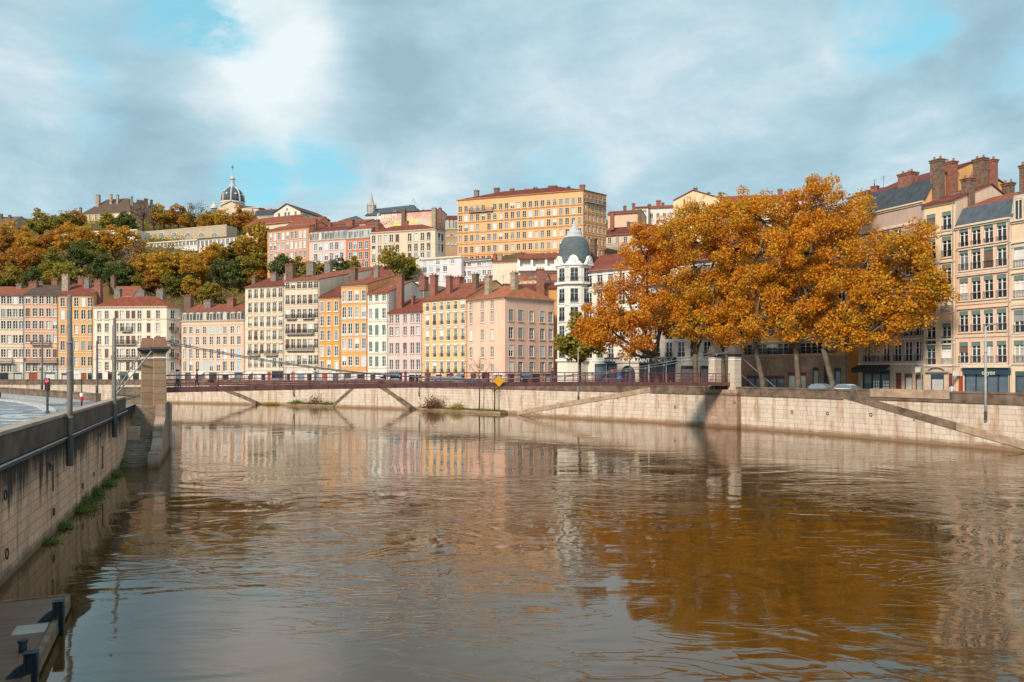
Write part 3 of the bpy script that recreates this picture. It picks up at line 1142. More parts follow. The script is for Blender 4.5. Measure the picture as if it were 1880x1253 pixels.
def wall_with_holes(mb, sg, zb, zt, holes, mat=0, reveal=0.24, zsplit=None):
    W_ = sg.w
    xs = sorted({0.0, W_} | {h[0] for h in holes} | {h[1] for h in holes})
    zs = sorted({zb, zt} | ({zsplit} if zsplit else set()) | {h[2] for h in holes} | {h[3] for h in holes})
    xs = [x for x in xs if 0 <= x <= W_]
    for j in range(len(zs) - 1):
        z0, z1 = zs[j], zs[j + 1]
        if z1 - z0 < 1e-5:
            continue
        zc = (z0 + z1) / 2
        mt = 1 if zsplit and zc < zsplit else mat
        run = None
        for i in range(len(xs) - 1):
            xc = (xs[i] + xs[i + 1]) / 2
            hole = any(h[0] < xc < h[1] and h[2] < zc < h[3] for h in holes)
            if not hole:
                if run is None:
                    run = xs[i]
            if hole and run is not None:
                if xs[i] - run > 1e-5:
                    mb.face([sg.P(run, 0, z0), sg.P(xs[i], 0, z0), sg.P(xs[i], 0, z1), sg.P(run, 0, z1)], mt)
                run = None
        if run is not None:
            mb.face([sg.P(run, 0, z0), sg.P(W_, 0, z0), sg.P(W_, 0, z1), sg.P(run, 0, z1)], mt)
    for x0, x1, z0, z1 in holes:
        r = -reveal
        mb.face([sg.P(x0, 0, z0), sg.P(x0, r, z0), sg.P(x0, r, z1), sg.P(x0, 0, z1)], mat)
        mb.face([sg.P(x1, r, z0), sg.P(x1, 0, z0), sg.P(x1, 0, z1), sg.P(x1, r, z1)], mat)
        mb.face([sg.P(x0, 0, z0), sg.P(x1, 0, z0), sg.P(x1, r, z0), sg.P(x0, r, z0)], mat)
        mb.face([sg.P(x0, r, z1), sg.P(x1, r, z1), sg.P(x1, 0, z1), sg.P(x0, 0, z1)], mat)


def chimney(root, inv, px, ytop, ybase, wpx, Y, kind, base=0.0):
    x = WX(px, Y)
    p = inv @ Vector((x, Y, 0))
    wd = wpx / F * Y
    zt, zb = WZ(ytop, Y) - base, WZ(ybase, Y) - 1.6 - base
    mb = MB()
    d = min(max(0.40, wd * .35), .7)
    hw = wd / 2
    zc = zt - .42
    mb.box(p.x - hw, p.x + hw, p.y - d, p.y + d, zb, zc - .35, 0)
    mb.box(p.x - hw - .07, p.x + hw + .07, p.y - d - .07, p.y + d + .07, zc - .35, zc - .12, 0)
    mb.box(p.x - hw - .14, p.x + hw + .14, p.y - d - .14, p.y + d + .14, zc - .12, zc, 0)
    n = max(1, int(wd / .55))
    for i in range(n):
        xx = p.x - hw + wd * (i + .5) / n
        mb.lathe([(.15, 0), (.12, .38), (.15, .42)], 8, 1, (xx, p.y + (.12 if i % 2 else -.12), zc))
    mb.build('chimney', [CHM[kind], POT], root)


def building(label, pts, eave, segs, wall, depth=13, roof=('gable', 6.0, 2.2), tile=None, name='house', cat='house', sur=None, case=None,
             base=4.7, chims=(), cornice=True, courses=(), gf=True, ncor=None, group=None, eaveY=None, drain=True, seed=0, side=None):
    rnd = random.Random(seed + int(pts[0][0]) * 7 + 3)
    tile = tile or TILE
    sur = sur or CREAM
    case = case or WHITE
    W2 = [Vector((WX(px, Y), Y)) for px, Y in pts]
    mid = (W2[0] + W2[1]) / 2
    th = math.atan2(W2[1].y - W2[0].y, W2[1].x - W2[0].x)
    root = thing(name, label, cat, (mid.x, mid.y, base), th, group)
    M = Matrix.Translation((mid.x, mid.y, 0)) @ Matrix.Rotation(th, 4, 'Z')
    inv = M.inverted()
    z_off = base
    ze = WZ(eave, eaveY or (pts[0][1] + pts[1][1]) / 2) - z_off
    sg = [Seg(inv, W2[i], W2[i + 1]) for i in range(len(W2) - 1)]
    wm = MB()
    wmats = [wall, next((sp['basem'] for sp in segs if sp and 'basem' in sp), STONE), side or wall]
    wincount = 0
    rest = MB()
    jobs = []
    for si, (s, spec) in enumerate(zip(sg, segs)):
        holes = []
        if spec:
            wd0, ht0 = spec.get('w', 1.05), spec.get('h', 2.0)
            cols = spec.get('cols')
            if cols is None:
                n = spec['n']
                m_ = spec.get('m', .5)
                cols_x = [s.w * (i + m_) / (n - 1 + 2 * m_) for i in range(n)]
            else:
                cols_x = [s.xat(c) for c in cols]
            hs = spec.get('hs', {})
            ws = spec.get('ws', {})
            skip = spec.get('skip', ())
            rows = spec['rows']
            for ri, y in enumerate(rows):
                ht = hs.get(ri, ht0)
                wd = ws.get(ri, wd0)
                Yr = spec.get('Y', s.Ym)
                zc = WZ(y, Yr) - z_off
                for ci, x in enumerate(cols_x):
                    if (ri, ci) in skip or x - wd / 2 < .12 or x + wd / 2 > s.w - .12:
                        continue
                    z0 = zc - ht / 2
                    if z0 + ht > ze - .15 and spec.get('clip', True):
                        continue
                    holes.append((x - wd / 2, x + wd / 2, z0, z0 + ht))
                    jobs.append((si, ri, ci, x, z0, wd, ht, spec))
            # ground floor
            g = spec.get('gf', 'auto')
            if g == 'auto' and gf:
                n = max(2, int(s.w / 3.2))
                for i in range(n):
                    x = s.w * (i + .5) / n
                    wdg = s.w / n * (.62 if i % 3 else .5)
                    hg = 2.75 if i % 3 else 2.5
                    holes.append((x - wdg / 2, x + wdg / 2, .12, .12 + hg))
                    jobs.append((si, 'gf', i, x, .12, wdg, hg, spec))
            elif isinstance(g, (list, tuple)):
                for i, (p0, p1, yt, kind) in enumerate(g):
                    x0, x1 = s.xat(p0), s.xat(p1)
                    zt = WZ(yt, s.Yat((p0 + p1) / 2)) - z_off
                    x0, x1 = max(x0, .1), min(x1, s.w - .1)
                    holes.append((x0, x1, .12, zt))
                    jobs.append((si, kind, i, (x0 + x1) / 2, .12, x1 - x0, zt - .12, spec))
        wall_with_holes(wm, s, -2.0 if base > 5 else -.3, ze, holes, zsplit=(WZ(spec['basey'], s.Ym) - z_off) if spec and 'basey' in spec else None)
        if ncor != 0 and cornice:
            c = MB()
            for d0, z0, z1 in ((.16, -.42, -.20), (.34, -.20, -.02)):
                c.hexa([s.P(-.0, d0, ze + z0), s.P(s.w, d0, ze + z0), s.P(s.w, .003, ze + z0), s.P(0, .003, ze + z0),
                        s.P(-.0, d0, ze + z1), s.P(s.w, d0, ze + z1), s.P(s.w, .003, ze + z1), s.P(0, .003, ze + z1)])
            c.build('cornice', sur, root)
        for y in (spec or {}).get('courses', courses):
            z = WZ(y, s.Ym) - z_off
            c = MB()
            c.hexa([s.P(.02, .10, z - .13), s.P(s.w - .02, .10, z - .13), s.P(s.w - .02, .004, z - .13), s.P(.02, .004, z - .13),
                    s.P(.02, .12, z + .13), s.P(s.w - .02, .12, z + .13), s.P(s.w - .02, .004, z + .13), s.P(.02, .004, z + .13)])
            c.build('string_course', sur, root)
        for bi, (y, p0, p1) in enumerate((spec or {}).get('balc', ())):
            z = WZ(y, s.Ym) - z_off
            x0, x1 = s.xat(p0), s.xat(p1)
            c = MB()
            dp = .75
            c.hexa([s.P(x0, dp, z - .18), s.P(x1, dp, z - .18), s.P(x1, .004, z - .18), s.P(x0, .004, z - .18),
                    s.P(x0, dp, z), s.P(x1, dp, z), s.P(x1, .004, z), s.P(x0, .004, z)])
            nb = max(2, int((x1 - x0) / 1.2))
            for i in range(nb):
                xx = x0 + (x1 - x0) * (i + .5) / nb
                c.hexa([s.P(xx - .09, .16, z - .6), s.P(xx + .09, .16, z - .6), s.P(xx + .09, .004, z - .6), s.P(xx - .09, .004, z - .6),
                        s.P(xx - .09, dp - .1, z - .18), s.P(xx + .09, dp - .1, z - .18), s.P(xx + .09, .004, z - .18), s.P(xx - .09, .004, z - .18)])
            bo = c.build('balcony', GREYST, root)
            q = s.P((x0 + x1) / 2, 0, z)
            link('railing', railing_mesh(x1 - x0, 1.0, dp - .15), bo, q, s.phi)
    # windows
    jobs.sort(key=lambda j: 0)
    for (si, ri, ci, x, z0, wd, ht, spec) in jobs:
        s = sg[si]
        loc = s.P(x, 0, z0)
        if isinstance(ri, str):
            kind = ri
            if kind == 'gf':
                kind = rnd.choice(['shop', 'shop', 'door', 'shop']) if ci else 'door'
            if kind.startswith('door'):
                mm = DOORM[kind.split('_')[1]] if '_' in kind else DOORM[rnd.choice(['red', 'brown', 'green', 'brown', 'dark', 'white'])]
                mb = MB()
                mb.box(-wd / 2, wd / 2, .12, .18, 0, ht)
                mb.box(-wd / 2 + .12, -.05, .09, .12, .15, ht * .45)
                mb.box(.05, wd / 2 - .12, .09, .12, .15, ht * .45)
                mb.box(-wd / 2 + .12, -.05, .09, .12, ht * .5, ht - .2)
                mb.box(.05, wd / 2 - .12, .09, .12, ht * .5, ht - .2)
                link('door', mb.mesh('door', mm), root, loc, s.phi)
            else:
                mm = DOORM[kind.split('_')[1]] if '_' in kind else DOORM[rnd.choice(['dark', 'white', 'blue', 'dark', 'green', 'wine', 'white'])]
                mb = MB()
                mb.box(-wd / 2, wd / 2, -.03, .12, ht - .5, ht)
                mb.box(-wd / 2, wd / 2, -.02, .12, 0, .4)
                nn = max(1, int(wd / 1.3))
                for i in range(nn + 1):
                    xx = -wd / 2 + (wd - .09) * i / nn
                    mb.box(xx, xx + .09, -.01, .12, .4, ht - .5)
                so_ = link('shop_window', mb.mesh('shop_window', mm), root, loc, s.phi)
                p = MB()
                p.box(-wd / 2, wd / 2, .13, .15, .38, ht - .48)
                link('pane', p.mesh('pane', GLASS[rnd.choice(['dark_glass', 'dark_glass', 'sky_glass', 'curtain_glass'])]), so_)
                if rnd.random() < spec.get('awn', .2):
                    a = MB()
                    a.hexa([(-wd / 2, -1.2, ht - .95), (wd / 2, -1.2, ht - .95), (wd / 2, -.04, ht - .1), (-wd / 2, -.04, ht - .1),
                            (-wd / 2, -1.2, ht - .65), (wd / 2, -1.2, ht - .65), (wd / 2, -.04, ht + .02), (-wd / 2, -.04, ht + .02)])
                    a.build('awning', DOORM[rnd.choice(['green', 'blue', 'wine', 'white'])], so_)
            continue
        fr, panes = window_meshes(wd, ht, spec.get('sur', sur), spec.get('case', case), lintel=(ri in spec.get('lintel', ())))
        r = rnd.random()
        pk = 'dark_glass' if r < spec.get('dark', .74) else ('sky_glass' if r < .85 else 'curtain_glass')
        wincount += 1
        if wincount > 100:
            # beyond a hundred windows on one house: collected in one part
            Mx = Matrix.Translation(loc) @ Matrix.Rotation(s.phi, 4, 'Z')
            for me, off in ((fr, 0), (panes[pk], 2)):
                b0 = len(rest.v)
                rest.v += [tuple(Mx @ v.co) for v in me.vertices]
                for p in me.polygons:
                    rest.f.append(tuple(b0 + i for i in p.vertices)); rest.m.append(p.material_index + off); rest.uv.append(None)
            continue
        wo = link('window', fr, root, loc, s.phi)
        link('pane', panes[pk], wo)
        if rnd.random() < spec.get('blind', .18):
            m_ = BLINDS[rnd.choice(spec.get('bcol', ('grey', 'white', 'brown')))]
            fh = ht * rnd.choice((1.0, 1.0, .5, .35))
            link('blind', blind_mesh(wd, fh, m_), wo, (0, 0, ht))
        if spec.get('val'):
            link('valance', blind_mesh(wd, .5, BLINDS[spec['val']]), wo, (0, -.06, ht))
        if spec.get('rail'):
            link('railing', railing_mesh(wd + .1, .85), wo)
        sh = spec.get('shut')
        if sh:
            me = shutter_mesh(ht, BLINDS[sh])
            for sd in (-1, 1):
                link('shutter', me, wo, (sd * (wd / 2 + .30), 0, 0))
    if rest.f:
        o = rest.build('window', [sur, case, GLASS['dark_glass']], root)
        o['kind'] = 'stuff'
    if drain:
        s = sg[-1]
        mb = MB()
        q0, q1 = s.P(s.w - .25, .12, .2), s.P(s.w - .25, .12, ze - .3)
        mb.tube([q0, q1], .06, 6)
        mb.build('drainpipe', GREYMETAL, root)
    # back and side walls with the roof profile
    zb = -2.0 if base > 5 else -.3
    kind = roof[0]
    if len(pts) == 2:
        W_ = sg[0].w
        hw = W_ / 2
        if kind == 'gable':
            _, rd, rh = roof[:3]
            hip = roof[3] if len(roof) > 3 else 0
            back = roof[4] if len(roof) > 4 else max(0, rh * (1 - (depth - rd) / max(rd, .1)))
            prof = [(0, ze, 0), (rd, ze + rh, 0), (depth, ze + back, 0)] if rd < depth - .5 else [(0, ze, 0), (depth, ze + rh, 0)]
        elif kind == 'mansard':
            _, ins, mh, rd, rh = roof[:5]
            hip = 0
            prof = [(0, ze, 1), (ins, ze + mh, 0), (rd, ze + mh + rh, 0), (depth, ze + mh, 0)]
        else:
            hip = 0
            prof = [(0, ze, 0), (depth, ze, 0)]
        xl, xr = -hw + .01, hw - .01
        if not hip:
            for xx, fl in ((xl, 1), (xr, 0)):
                poly = [(xx, 0, zb)] + [(xx, y, z - .03) for y, z, _ in prof] + [(xx, depth, zb)]
                wm.face(poly if fl else list(reversed(poly)), 2)
        else:
            for xx, fl in ((xl, 1), (xr, 0)):
                poly = [(xx, 0, zb), (xx, 0, ze), (xx, depth, ze), (xx, depth, zb)]
                wm.face(poly if fl else list(reversed(poly)), 2)
        zbk = prof[-1][1] if not hip else ze
        wm.face([(xr, depth, zb), (xl, depth, zb), (xl, depth, zbk), (xr, depth, zbk)], 0)
        rm = MB()
        oh = .45
        if kind != 'flat':
            if hip:
                yr, zr = rd, ze + rh
                a, b_, c, d = (-hw - oh, -oh, ze - .12), (hw + oh, -oh, ze - .12), (hw + oh, depth + oh, ze - .12), (-hw - oh, depth + oh, ze - .12)
                e, f_ = (-hw + hip, yr, zr), (hw - hip, yr, zr)
                for fc in ([a, b_, f_, e], [b_, c, f_], [c, d, e, f_], [d, a, e]):
                    rm.face(fc, 0)
                rm.face([d, c, b_, a], 0)
                rm.face([(p[0], p[1], p[2]) for p in (a, b_, c, d)], 0)
            else:
                ox = .14
                pr = [list(p) for p in prof]
                if pr[0][2] == 0:
                    sl_ = (pr[1][1] - pr[0][1]) / max(.01, pr[1][0] - pr[0][0])
                    pr[0][0] -= oh
                    pr[0][1] -= oh * sl_
                for (y0, z0, m0), (y1, z1, _) in zip(pr, pr[1:]):
                    t_ = .16
                    rm.hexa([(-hw - ox, y0, z0), (hw + ox, y0, z0), (hw + ox, y1, z1), (-hw - ox, y1, z1),
                             (-hw - ox, y0, z0 + t_), (hw + ox, y0, z0 + t_), (hw + ox, y1, z1 + t_), (-hw - ox, y1, z1 + t_)], m0)
        else:
            rm.box(-hw + .05, hw - .05, .05, depth - .05, ze - .3, ze - .02, 0)
            rm.box(-hw - .05, hw + .05, -.10, .25, ze, ze + .25, 1)
        ro = rm.build('roof', [tile, roof[5] if kind == 'mansard' and len(roof) > 5 else SLATE] if kind != 'flat' else [ZINC, sur], root)
        if kind == 'gable' and not hip and name == 'house' and base < 5:
            y0, z0 = 0.0, ze
            sl_ = math.atan2(rh, rd)
            for i in range(rnd.choice((0, 1, 1, 2))):
                t_ = rnd.uniform(.25, .7)
                x = rnd.uniform(-hw * .7, hw * .7)
                Mx = Matrix.Translation((x, rd * t_, ze + rh * t_ + .16)) @ Matrix.Rotation(sl_, 4, 'X')
                mb = MB()
                mb.box(-.42, .42, -.55, .55, 0, .09, 0, Mx)
                sk = mb.build('skylight', GREYMETAL, ro)
                mb = MB()
                mb.box(-.34, .34, -.47, .47, .092, .10, 0, Mx)
                mb.build('pane', GLASS['sky_glass'], sk)
            if rnd.random() < .7:
                x = rnd.uniform(-hw * .8, hw * .8)
                mb = MB()
                zt = ze + rh
                mb.tube([(x, rd, zt), (x, rd, zt + 2.2)], .03, 4)
                for k in range(3):
                    mb.tube([(x - .5 + .1 * k, rd, zt + 2.1 - .25 * k), (x + .5 - .1 * k, rd, zt + 2.1 - .25 * k)], .018, 3)
                mb.build('aerial', IRON, ro)
        if kind == 'mansard' and len(roof) > 6:
            # dormer windows set in the steep slope
            for px in roof[6]:
                x = sg[0].xat(px) - hw
                mb = MB()
                dw, dh = .42, mh * .80
                mb.box(x - dw - .12, x - dw + .05, -.10, ins + .5, ze, ze + dh, 0)
                mb.box(x + dw - .05, x + dw + .12, -.10, ins + .5, ze, ze + dh, 0)
                arch = [(x + (dw + .14) * math.cos(a), ze + dh - .05 + .34 * math.sin(a)) for a in [PI * i / 8 for i in range(9)]]
                for (xa, za), (xb, zb_) in zip(arch, arch[1:]):
                    mb.hexa([(xa, -.14, za - .1), (xb, -.14, zb_ - .1), (xb, ins + .6, zb_ - .1), (xa, ins + .6, za - .1),
                             (xa, -.14, za + .04), (xb, -.14, zb_ + .04), (xb, ins + .6, zb_ + .04), (xa, ins + .6, za + .04)], 0)
                mb.face([(xx, -.08, zz) for xx, zz in reversed(arch)], 0)
                mb.box(x - .05, x + .05, -.09, -.02, ze + .1, ze + dh, 0)
                do = mb.build('dormer', [sur], ro)
                p = MB()
                p.box(x - dw + .05, x + dw - .05, -.05, 0, ze + .1, ze + dh - .05)
                p.build('pane', GLASS[rnd.choice(['dark_glass', 'sky_glass', 'curtain_glass'])], root)['kind'] = 'thing'
    else:
        A, C, B = [inv @ Vector((p.x, p.y, 0)) for p in W2]
        D = A + (B - C)
        for p, q in ((B, D), (D, A)):
            wm.face([(p.x, p.y, zb), (q.x, q.y, zb), (q.x, q.y, ze), (p.x, p.y, ze)], 0)
        rh = roof[2]
        cen = (A + B + C + D) / 4
        rm = MB()
        q = []
        for p in (A, C, B, D):
            d = (p - cen)
            d = d * (1 + .65 / d.length)
            q.append(cen + d)
        apx = (cen.x, cen.y, ze + rh)
        r1 = cen + (A + C - B - D) / 4 * .0
        e0 = ((A + D) / 2 * .45 + cen * .55)
        e1 = ((B + C) / 2 * .45 + cen * .55)
        e0, e1 = (e0.x, e0.y, ze + rh), (e1.x, e1.y, ze + rh)
        a, c, b_, d = [(p.x, p.y, ze - .08) for p in q]
        rm.face([a, c, e1, e0], 0)
        rm.face([c, b_, e1], 0)
        rm.face([b_, d, e0, e1], 0)
        rm.face([d, a, e0], 0)
        rm.face([a, d, b_, c], 0)
        rm.build('roof', [tile], root)
    wm.build('wall', wmats, root)
    for c in chims:
        px, yt, yb, wpx, kd = c[:5]
        off = c[5] if len(c) > 5 else 5.0
        s = sg[0]
        if len(sg) > 1 and px > pts[1][0]:
            s = sg[1]
        chimney(root, inv, px, yt, yb, wpx, s.Yat(px) + off, kd, base)
    return root, sg, inv, ze


C = dict(
    cream=(0.71, 0.555, 0.42), pink=(0.71, 0.40, 0.29), yellow=(0.76, 0.375, 0.13), white=(0.78, 0.645, 0.51), salmon=(0.75, 0.47, 0.335), ivory=(0.73, 0.595, 0.45),
    mustard=(0.62, 0.30, 0.085), orange=(0.72, 0.335, 0.125), palepink=(0.72, 0.47, 0.43), sand=(0.78, 0.45, 0.20), peach=(0.76, 0.475, 0.36), white2=(0.74, 0.67, 0.56))

building('cream town house under a rust tile roof, leftmost of the quay row', [(-30, 203), (45, 204)], 541,
         [dict(cols=[-22, -8, 6, 17, 28, 39], rows=[551, 575, 597, 623, 649, 676], rail=False, h=2.1, balc=[(666, -4, 24)], basey=665, basem=plain('grey_ground_stone', (.44, .38, .31), .9, var=.2))], stucco(C['cream']), 13, ('gable', 7, 2.6), TILE,
         chims=[(36, 519, 537, 9, 'g')], courses=(586, 637, 665), cat='town house')
building('pink town house with two stone balconies beside the yellow house', [(45.4, 204), (107, 205)], 541,
         [dict(cols=[51, 64, 76, 89, 101], rows=[551, 574, 597, 622, 649, 675], rail=False, h=2.1, balc=[(633, 58, 93), (665, 46, 106)], basey=665, basem=plain('grey_ground_stone', (.44, .38, .31), .9, var=.2), sur=CREAM)], stucco(C['pink']), 14, ('gable', 7, 3.0), TILE_B,
         chims=[(62, 515, 534, 13, 'r'), (76, 514, 528, 6, 'g', 8), (101, 510, 522, 10, 'r', 8)], courses=(610, 637, 665), cat='town house')
building('yellow town house with grey blinds between the pink and the long cream houses', [(107.4, 205), (171, 205)], 541,
         [dict(cols=[115, 126, 140, 153, 165], rows=[555, 578, 605, 635, 664], h=2.4, sur=STONE, blind=.25, bcol=('grey', 'white'), basey=677, basem=STONE, gf=[(113, 128, 685, 'shop_wine'), (134, 146, 683, 'shop_white'), (149, 159, 685, 'door_red'), (161, 169, 685, 'shop_green')])], stucco(C['yellow']), 14, ('gable', 7, 3.4), TILE,
         chims=[(121, 502, 535, 11, 't', 2.5), (149, 506, 528, 9, 'r', 7), (160, 508, 533, 9, 'g', 4)], courses=(590, 619, 648, 677), cat='town house')
building('long cream house with wine balconies and a tall red chimney behind the bridge tower', [(171.4, 205), (306, 203), (333, 206)], 563,
         [dict(cols=[182, 196, 214, 224, 235, 245, 256, 273, 290], rows=[579, 602, 625, 649, 673], h=2.3, w=1.0, blind=.3, bcol=('brown', 'wine'), balc=[(608, 224, 242), (632, 212, 250), (660, 206, 262)]),
          dict(cols=[317], rows=[579, 602, 625, 649, 673], h=2.3, balc=[(608, 311, 326), (632, 311, 326), (656, 311, 326)])], stucco(C['white']), 15, ('fan', 0, 2.7), TILE,
         chims=[(181, 512, 558, 12, 'r', 2.5), (208, 505, 530, 7, 'b', 9), (217, 528, 556, 11, 'g', 3), (262, 532, 557, 9, 'g', 4), (295, 529, 556, 13, 'g', 4)], courses=(586, 636, 660), cat='town house')
building('low attic house peeping over the long cream house', [(188, 222), (243, 221)], 545, [dict(cols=[200, 206, 212], rows=[549], h=1.0, w=1.0, gf=None, case=WHITE, clip=False)], stucco(C['ivory']), 9, ('gable', 4, 3.2), TILE,
         gf=False, chims=[], drain=False, cat='house')
building('peach pink house with a slate mansard and round headed dormers', [(333.4, 203), (450, 198)], 588,
         [dict(basey=683, basem=STONE, cols=[339.5, 350.5, 362.5, 375.5, 388, 401, 413, 426.5, 438.5], rows=[606.5, 626, 650, 673], h=2.5, w=1.0, hs={0: 1.8, 1: 2.1}, sur=plain('pale_surround', (0.66, 0.60, 0.52), .8), blind=.3, bcol=('white', 'grey', 'blue'))], stucco(C['salmon']), 13,
         ('mansard', .9, 2.1, 6.5, 2.4, SLATE, [339, 351, 364, 376, 388, 401, 413, 427, 439]), TILE, chims=[(383, 549, 565, 14, 'g'), (425, 545, 560, 13, 'r'), (347, 540, 560, 14, 'b', 9)], courses=(596, 683), cat='town house')
building('ivory six storey house with stone lintels and green awnings at its foot', [(450.4, 198), (522, 193)], 526,
         [dict(basey=680, basem=STONE, cols=[459, 470, 481, 493, 504, 515], rows=[539, 565, 591, 616, 641, 666], h=2.2, lintel=(1, 2, 3, 4), rail=True, balc=[(652, 457, 478), (652, 488, 511)], gf=[(454, 464, 683, 'shop_white'), (466, 476, 683, 'shop_white'), (479, 488, 683, 'shop_white'), (491, 497, 683, 'door_red'), (499, 521, 680, 'shop_green')], awn=.5)], stucco(C['ivory']), 15, ('gable', 10, 3.4), TILE,
         chims=[(467, 505, 523, 8, 'b'), (504, 499, 518, 12, 'g', 7)], courses=(551, 577, 603, 628, 653, 680), cat='town house')
building('tall cream house with three tiers of planted balconies and a deep roof', [(522.4, 193), (586, 190)], 515,
         [dict(basey=674, basem=STONE, cols=[528, 538, 549, 559.5, 570, 580], rows=[523.5, 550, 576, 603, 631, 661], h=2.2, hs={0: 1.7}, rail=True, balc=[(585, 526, 545), (585, 556, 577), (613, 527, 577), (643, 527, 577)], gf=[(526, 533, 683, 'shop_white'), (535, 541, 683, 'door_red'), (545, 560, 683, 'shop_white'), (563, 573, 682, 'shop_white'), (577, 583, 683, 'door_blue')], clip=False)], stucco(C['cream']), 36, ('gable', 36, 7.6), TILE,
         chims=[(533, 483, 507, 16, 'b', 9), (571, 479, 508, 14, 'g', 14), (603, 479, 502, 12, 'g', 30), (525, 500, 517, 5, 't', 3)], courses=(563, 590, 615, 645, 674), cat='town house')
building('mustard three bay house with white shutters beside the taller orange house', [(586.4, 190), (626, 187)], 545,
         [dict(basey=681, basem=STONE, cols=[591.5, 604, 617.5], rows=[563, 589.5, 616, 645, 672], h=2.4, w=1.05, sur=WHITE, blind=.3, bcol=('white', 'grey'), shut=None)], stucco(C['mustard']), 14, ('gable', 9, 3.8), TILE, chims=[], courses=(), cat='town house')
building('orange five storey house with white framed windows and a blind left bay', [(626.4, 187), (675, 184)], 523,
         [dict(basey=682, basem=STONE, cols=[632, 643, 655.5, 668], rows=[544, 573.5, 603.5, 631.5, 663.5], h=2.5, w=1.1, sur=WHITE, blind=.14, bcol=('white', 'pale'), hs={4: 2.2})], stucco(C['orange']), 17, ('gable', 12, 3.2), TILE,
         chims=[(649, 490, 512, 13, 'b', 14), (692, 485, 527, 9, 'g', 12)], courses=(556, 586, 616, 645), cat='town house')
building('orange rear wing with a sloping gable behind the narrow white house', [(676, 200), (712, 199)], 516, [None], stucco(C['orange']), 12, ('gable', 3, 3.0), TILE, gf=False, chims=[(701, 490, 504, 8, 'r', 6)], drain=False, cat='house')
building('narrow white house with green grey shutters beside the tall red chimney', [(675.4, 184), (713, 181)], 538,
         [dict(cols=[680.5, 692, 705], rows=[546.5, 576, 606.5, 637, 664], h=2.4, w=1.05, hs={0: 1.8}, sur=WHITE, blind=.4, bcol=('green',))], stucco(C['white2']), 15, ('gable', 9, 3.4), TILE, chims=[(735, 502, 561, 12, 'r', 3.0)], courses=(557, 590, 650, 676), cat='town house')
building('beige block with a flat roof behind the pale pink house', [(716, 196), (778, 192)], 521, [dict(cols=[724, 741, 759], rows=[543], h=3.0, gf=None, blind=0)], stucco((0.55, 0.43, 0.30)), 12, ('flat',), gf=False, drain=False, cat='house')
building('low pale pink house with grey window frames and a blue shop awning', [(713.4, 181), (776, 176)], 573,
         [dict(cols=[718.5, 729.5, 743.5, 757, 767.5], rows=[585.5, 608, 640, 671], h=1.95, w=1.0, hs={2: 2.5, 3: 2.5}, sur=plain('grey_surround', (.48, .42, .39), .8), blind=.2, gf=[(717, 738, 683, 'shop_blue'), (742, 747, 683, 'door_brown'), (750, 774, 684, 'shop_white')])], stucco(C['palepink']), 14, ('gable', 8, 3.6), TILE,
         chims=[(759, 540, 562, 4, 'r', 5)], courses=(679,), cat='town house')
building('sand yellow house with six columns of white framed windows and red chimneys', [(776.4, 176), (858, 167)], 549,
         [dict(cols=[785, 798, 811, 823.5, 836.5, 850], rows=[562, 586.5, 615.5, 646, 675], h=2.3, w=1.0, hs={0: 1.7}, sur=WHITE, lintel=(1, 2, 3, 4), blind=.2, rail=True)], stucco(C['sand']), 14, ('gable', 9, 4.2), TILE,
         chims=[(797, 502, 538, 13, 'r', 4), (825, 504, 537, 11, 'r', 4), (778, 506, 522, 15, 'r', 13), (841, 506, 520, 18, 'r', 13), (873, 500, 533, 11, 'b', 6)], courses=(573, 600, 632, 663), cat='town house')
building('peach corner house with a blank pink end wall facing the bridge', [(858.4, 167), (927, 158), (1017, 166.5)], 547,
         [dict(cols=[864.8, 885.5, 903.6], rows=[560.5, 582.5, 615, 647, 676], h=2.2, w=.95, hs={0: 1.6, 4: 1.5}, blind=.15, bcol=('white',), sur=plain('soft_surround', (.60, .47, .37), .85), awn=0),
          dict(cols=[938, 955.4, 975.8, 995.5, 1010.6], rows=[557, 581, 613, 645, 675], h=2.3, w=1.2, hs={0: 1.6}, blind=.45, bcol=('pale', 'grey', 'white'), sur=plain('soft_surround', (.60, .47, .37), .85), courses=(686,))], stucco(C['peach']), 14, ('fan', 0, 3.2), TILE_O, eaveY=160,
         chims=[(897, 503, 536, 12, 't', 4), (944, 497, 546, 12, 't', 3)], cat='town house')
building('cream dormer house behind the corner house roof', [(908, 180), (936, 179)], 538, [dict(n=2, rows=[541], h=.6, w=.8, gf=None, clip=False)], stucco(C['ivory']), 7, ('gable', 3.5, 2.2, 0), TILE_O, gf=False, drain=False, chims=[(893, 508, 528, 6, 'b', 5)])
building('long low attic storey with a brown roof behind the corner house', [(938, 178), (992, 181)], 533, [dict(n=4, rows=[538], h=1.0, w=1.4, gf=None, clip=False, blind=0)], stucco((.28, .25, .22)), 8, ('gable', 4, 1.6), TILE, gf=False, drain=False)
building('orange house with a tall brick chimney left of the white corner tower', [(1000, 172), (1023, 172)], 528, [None], stucco((.62, .29, .12)), 14, ('gable', 2.0, 1.0, 0, 3.0), TILE, gf=False, drain=False, chims=[(992, 491, 532, 14, 'r', -1.0)], cat='town house')
building('yellow gabled house with a rust stained wall below the red roofs', [(954, 196), (994, 194)], 522, [dict(n=4, rows=[524], h=2.0, w=.5, gf=None, clip=False)], stucco((.62, .47, .26)), 10, ('gable', 5, 2.8), TILE, gf=False, drain=False)

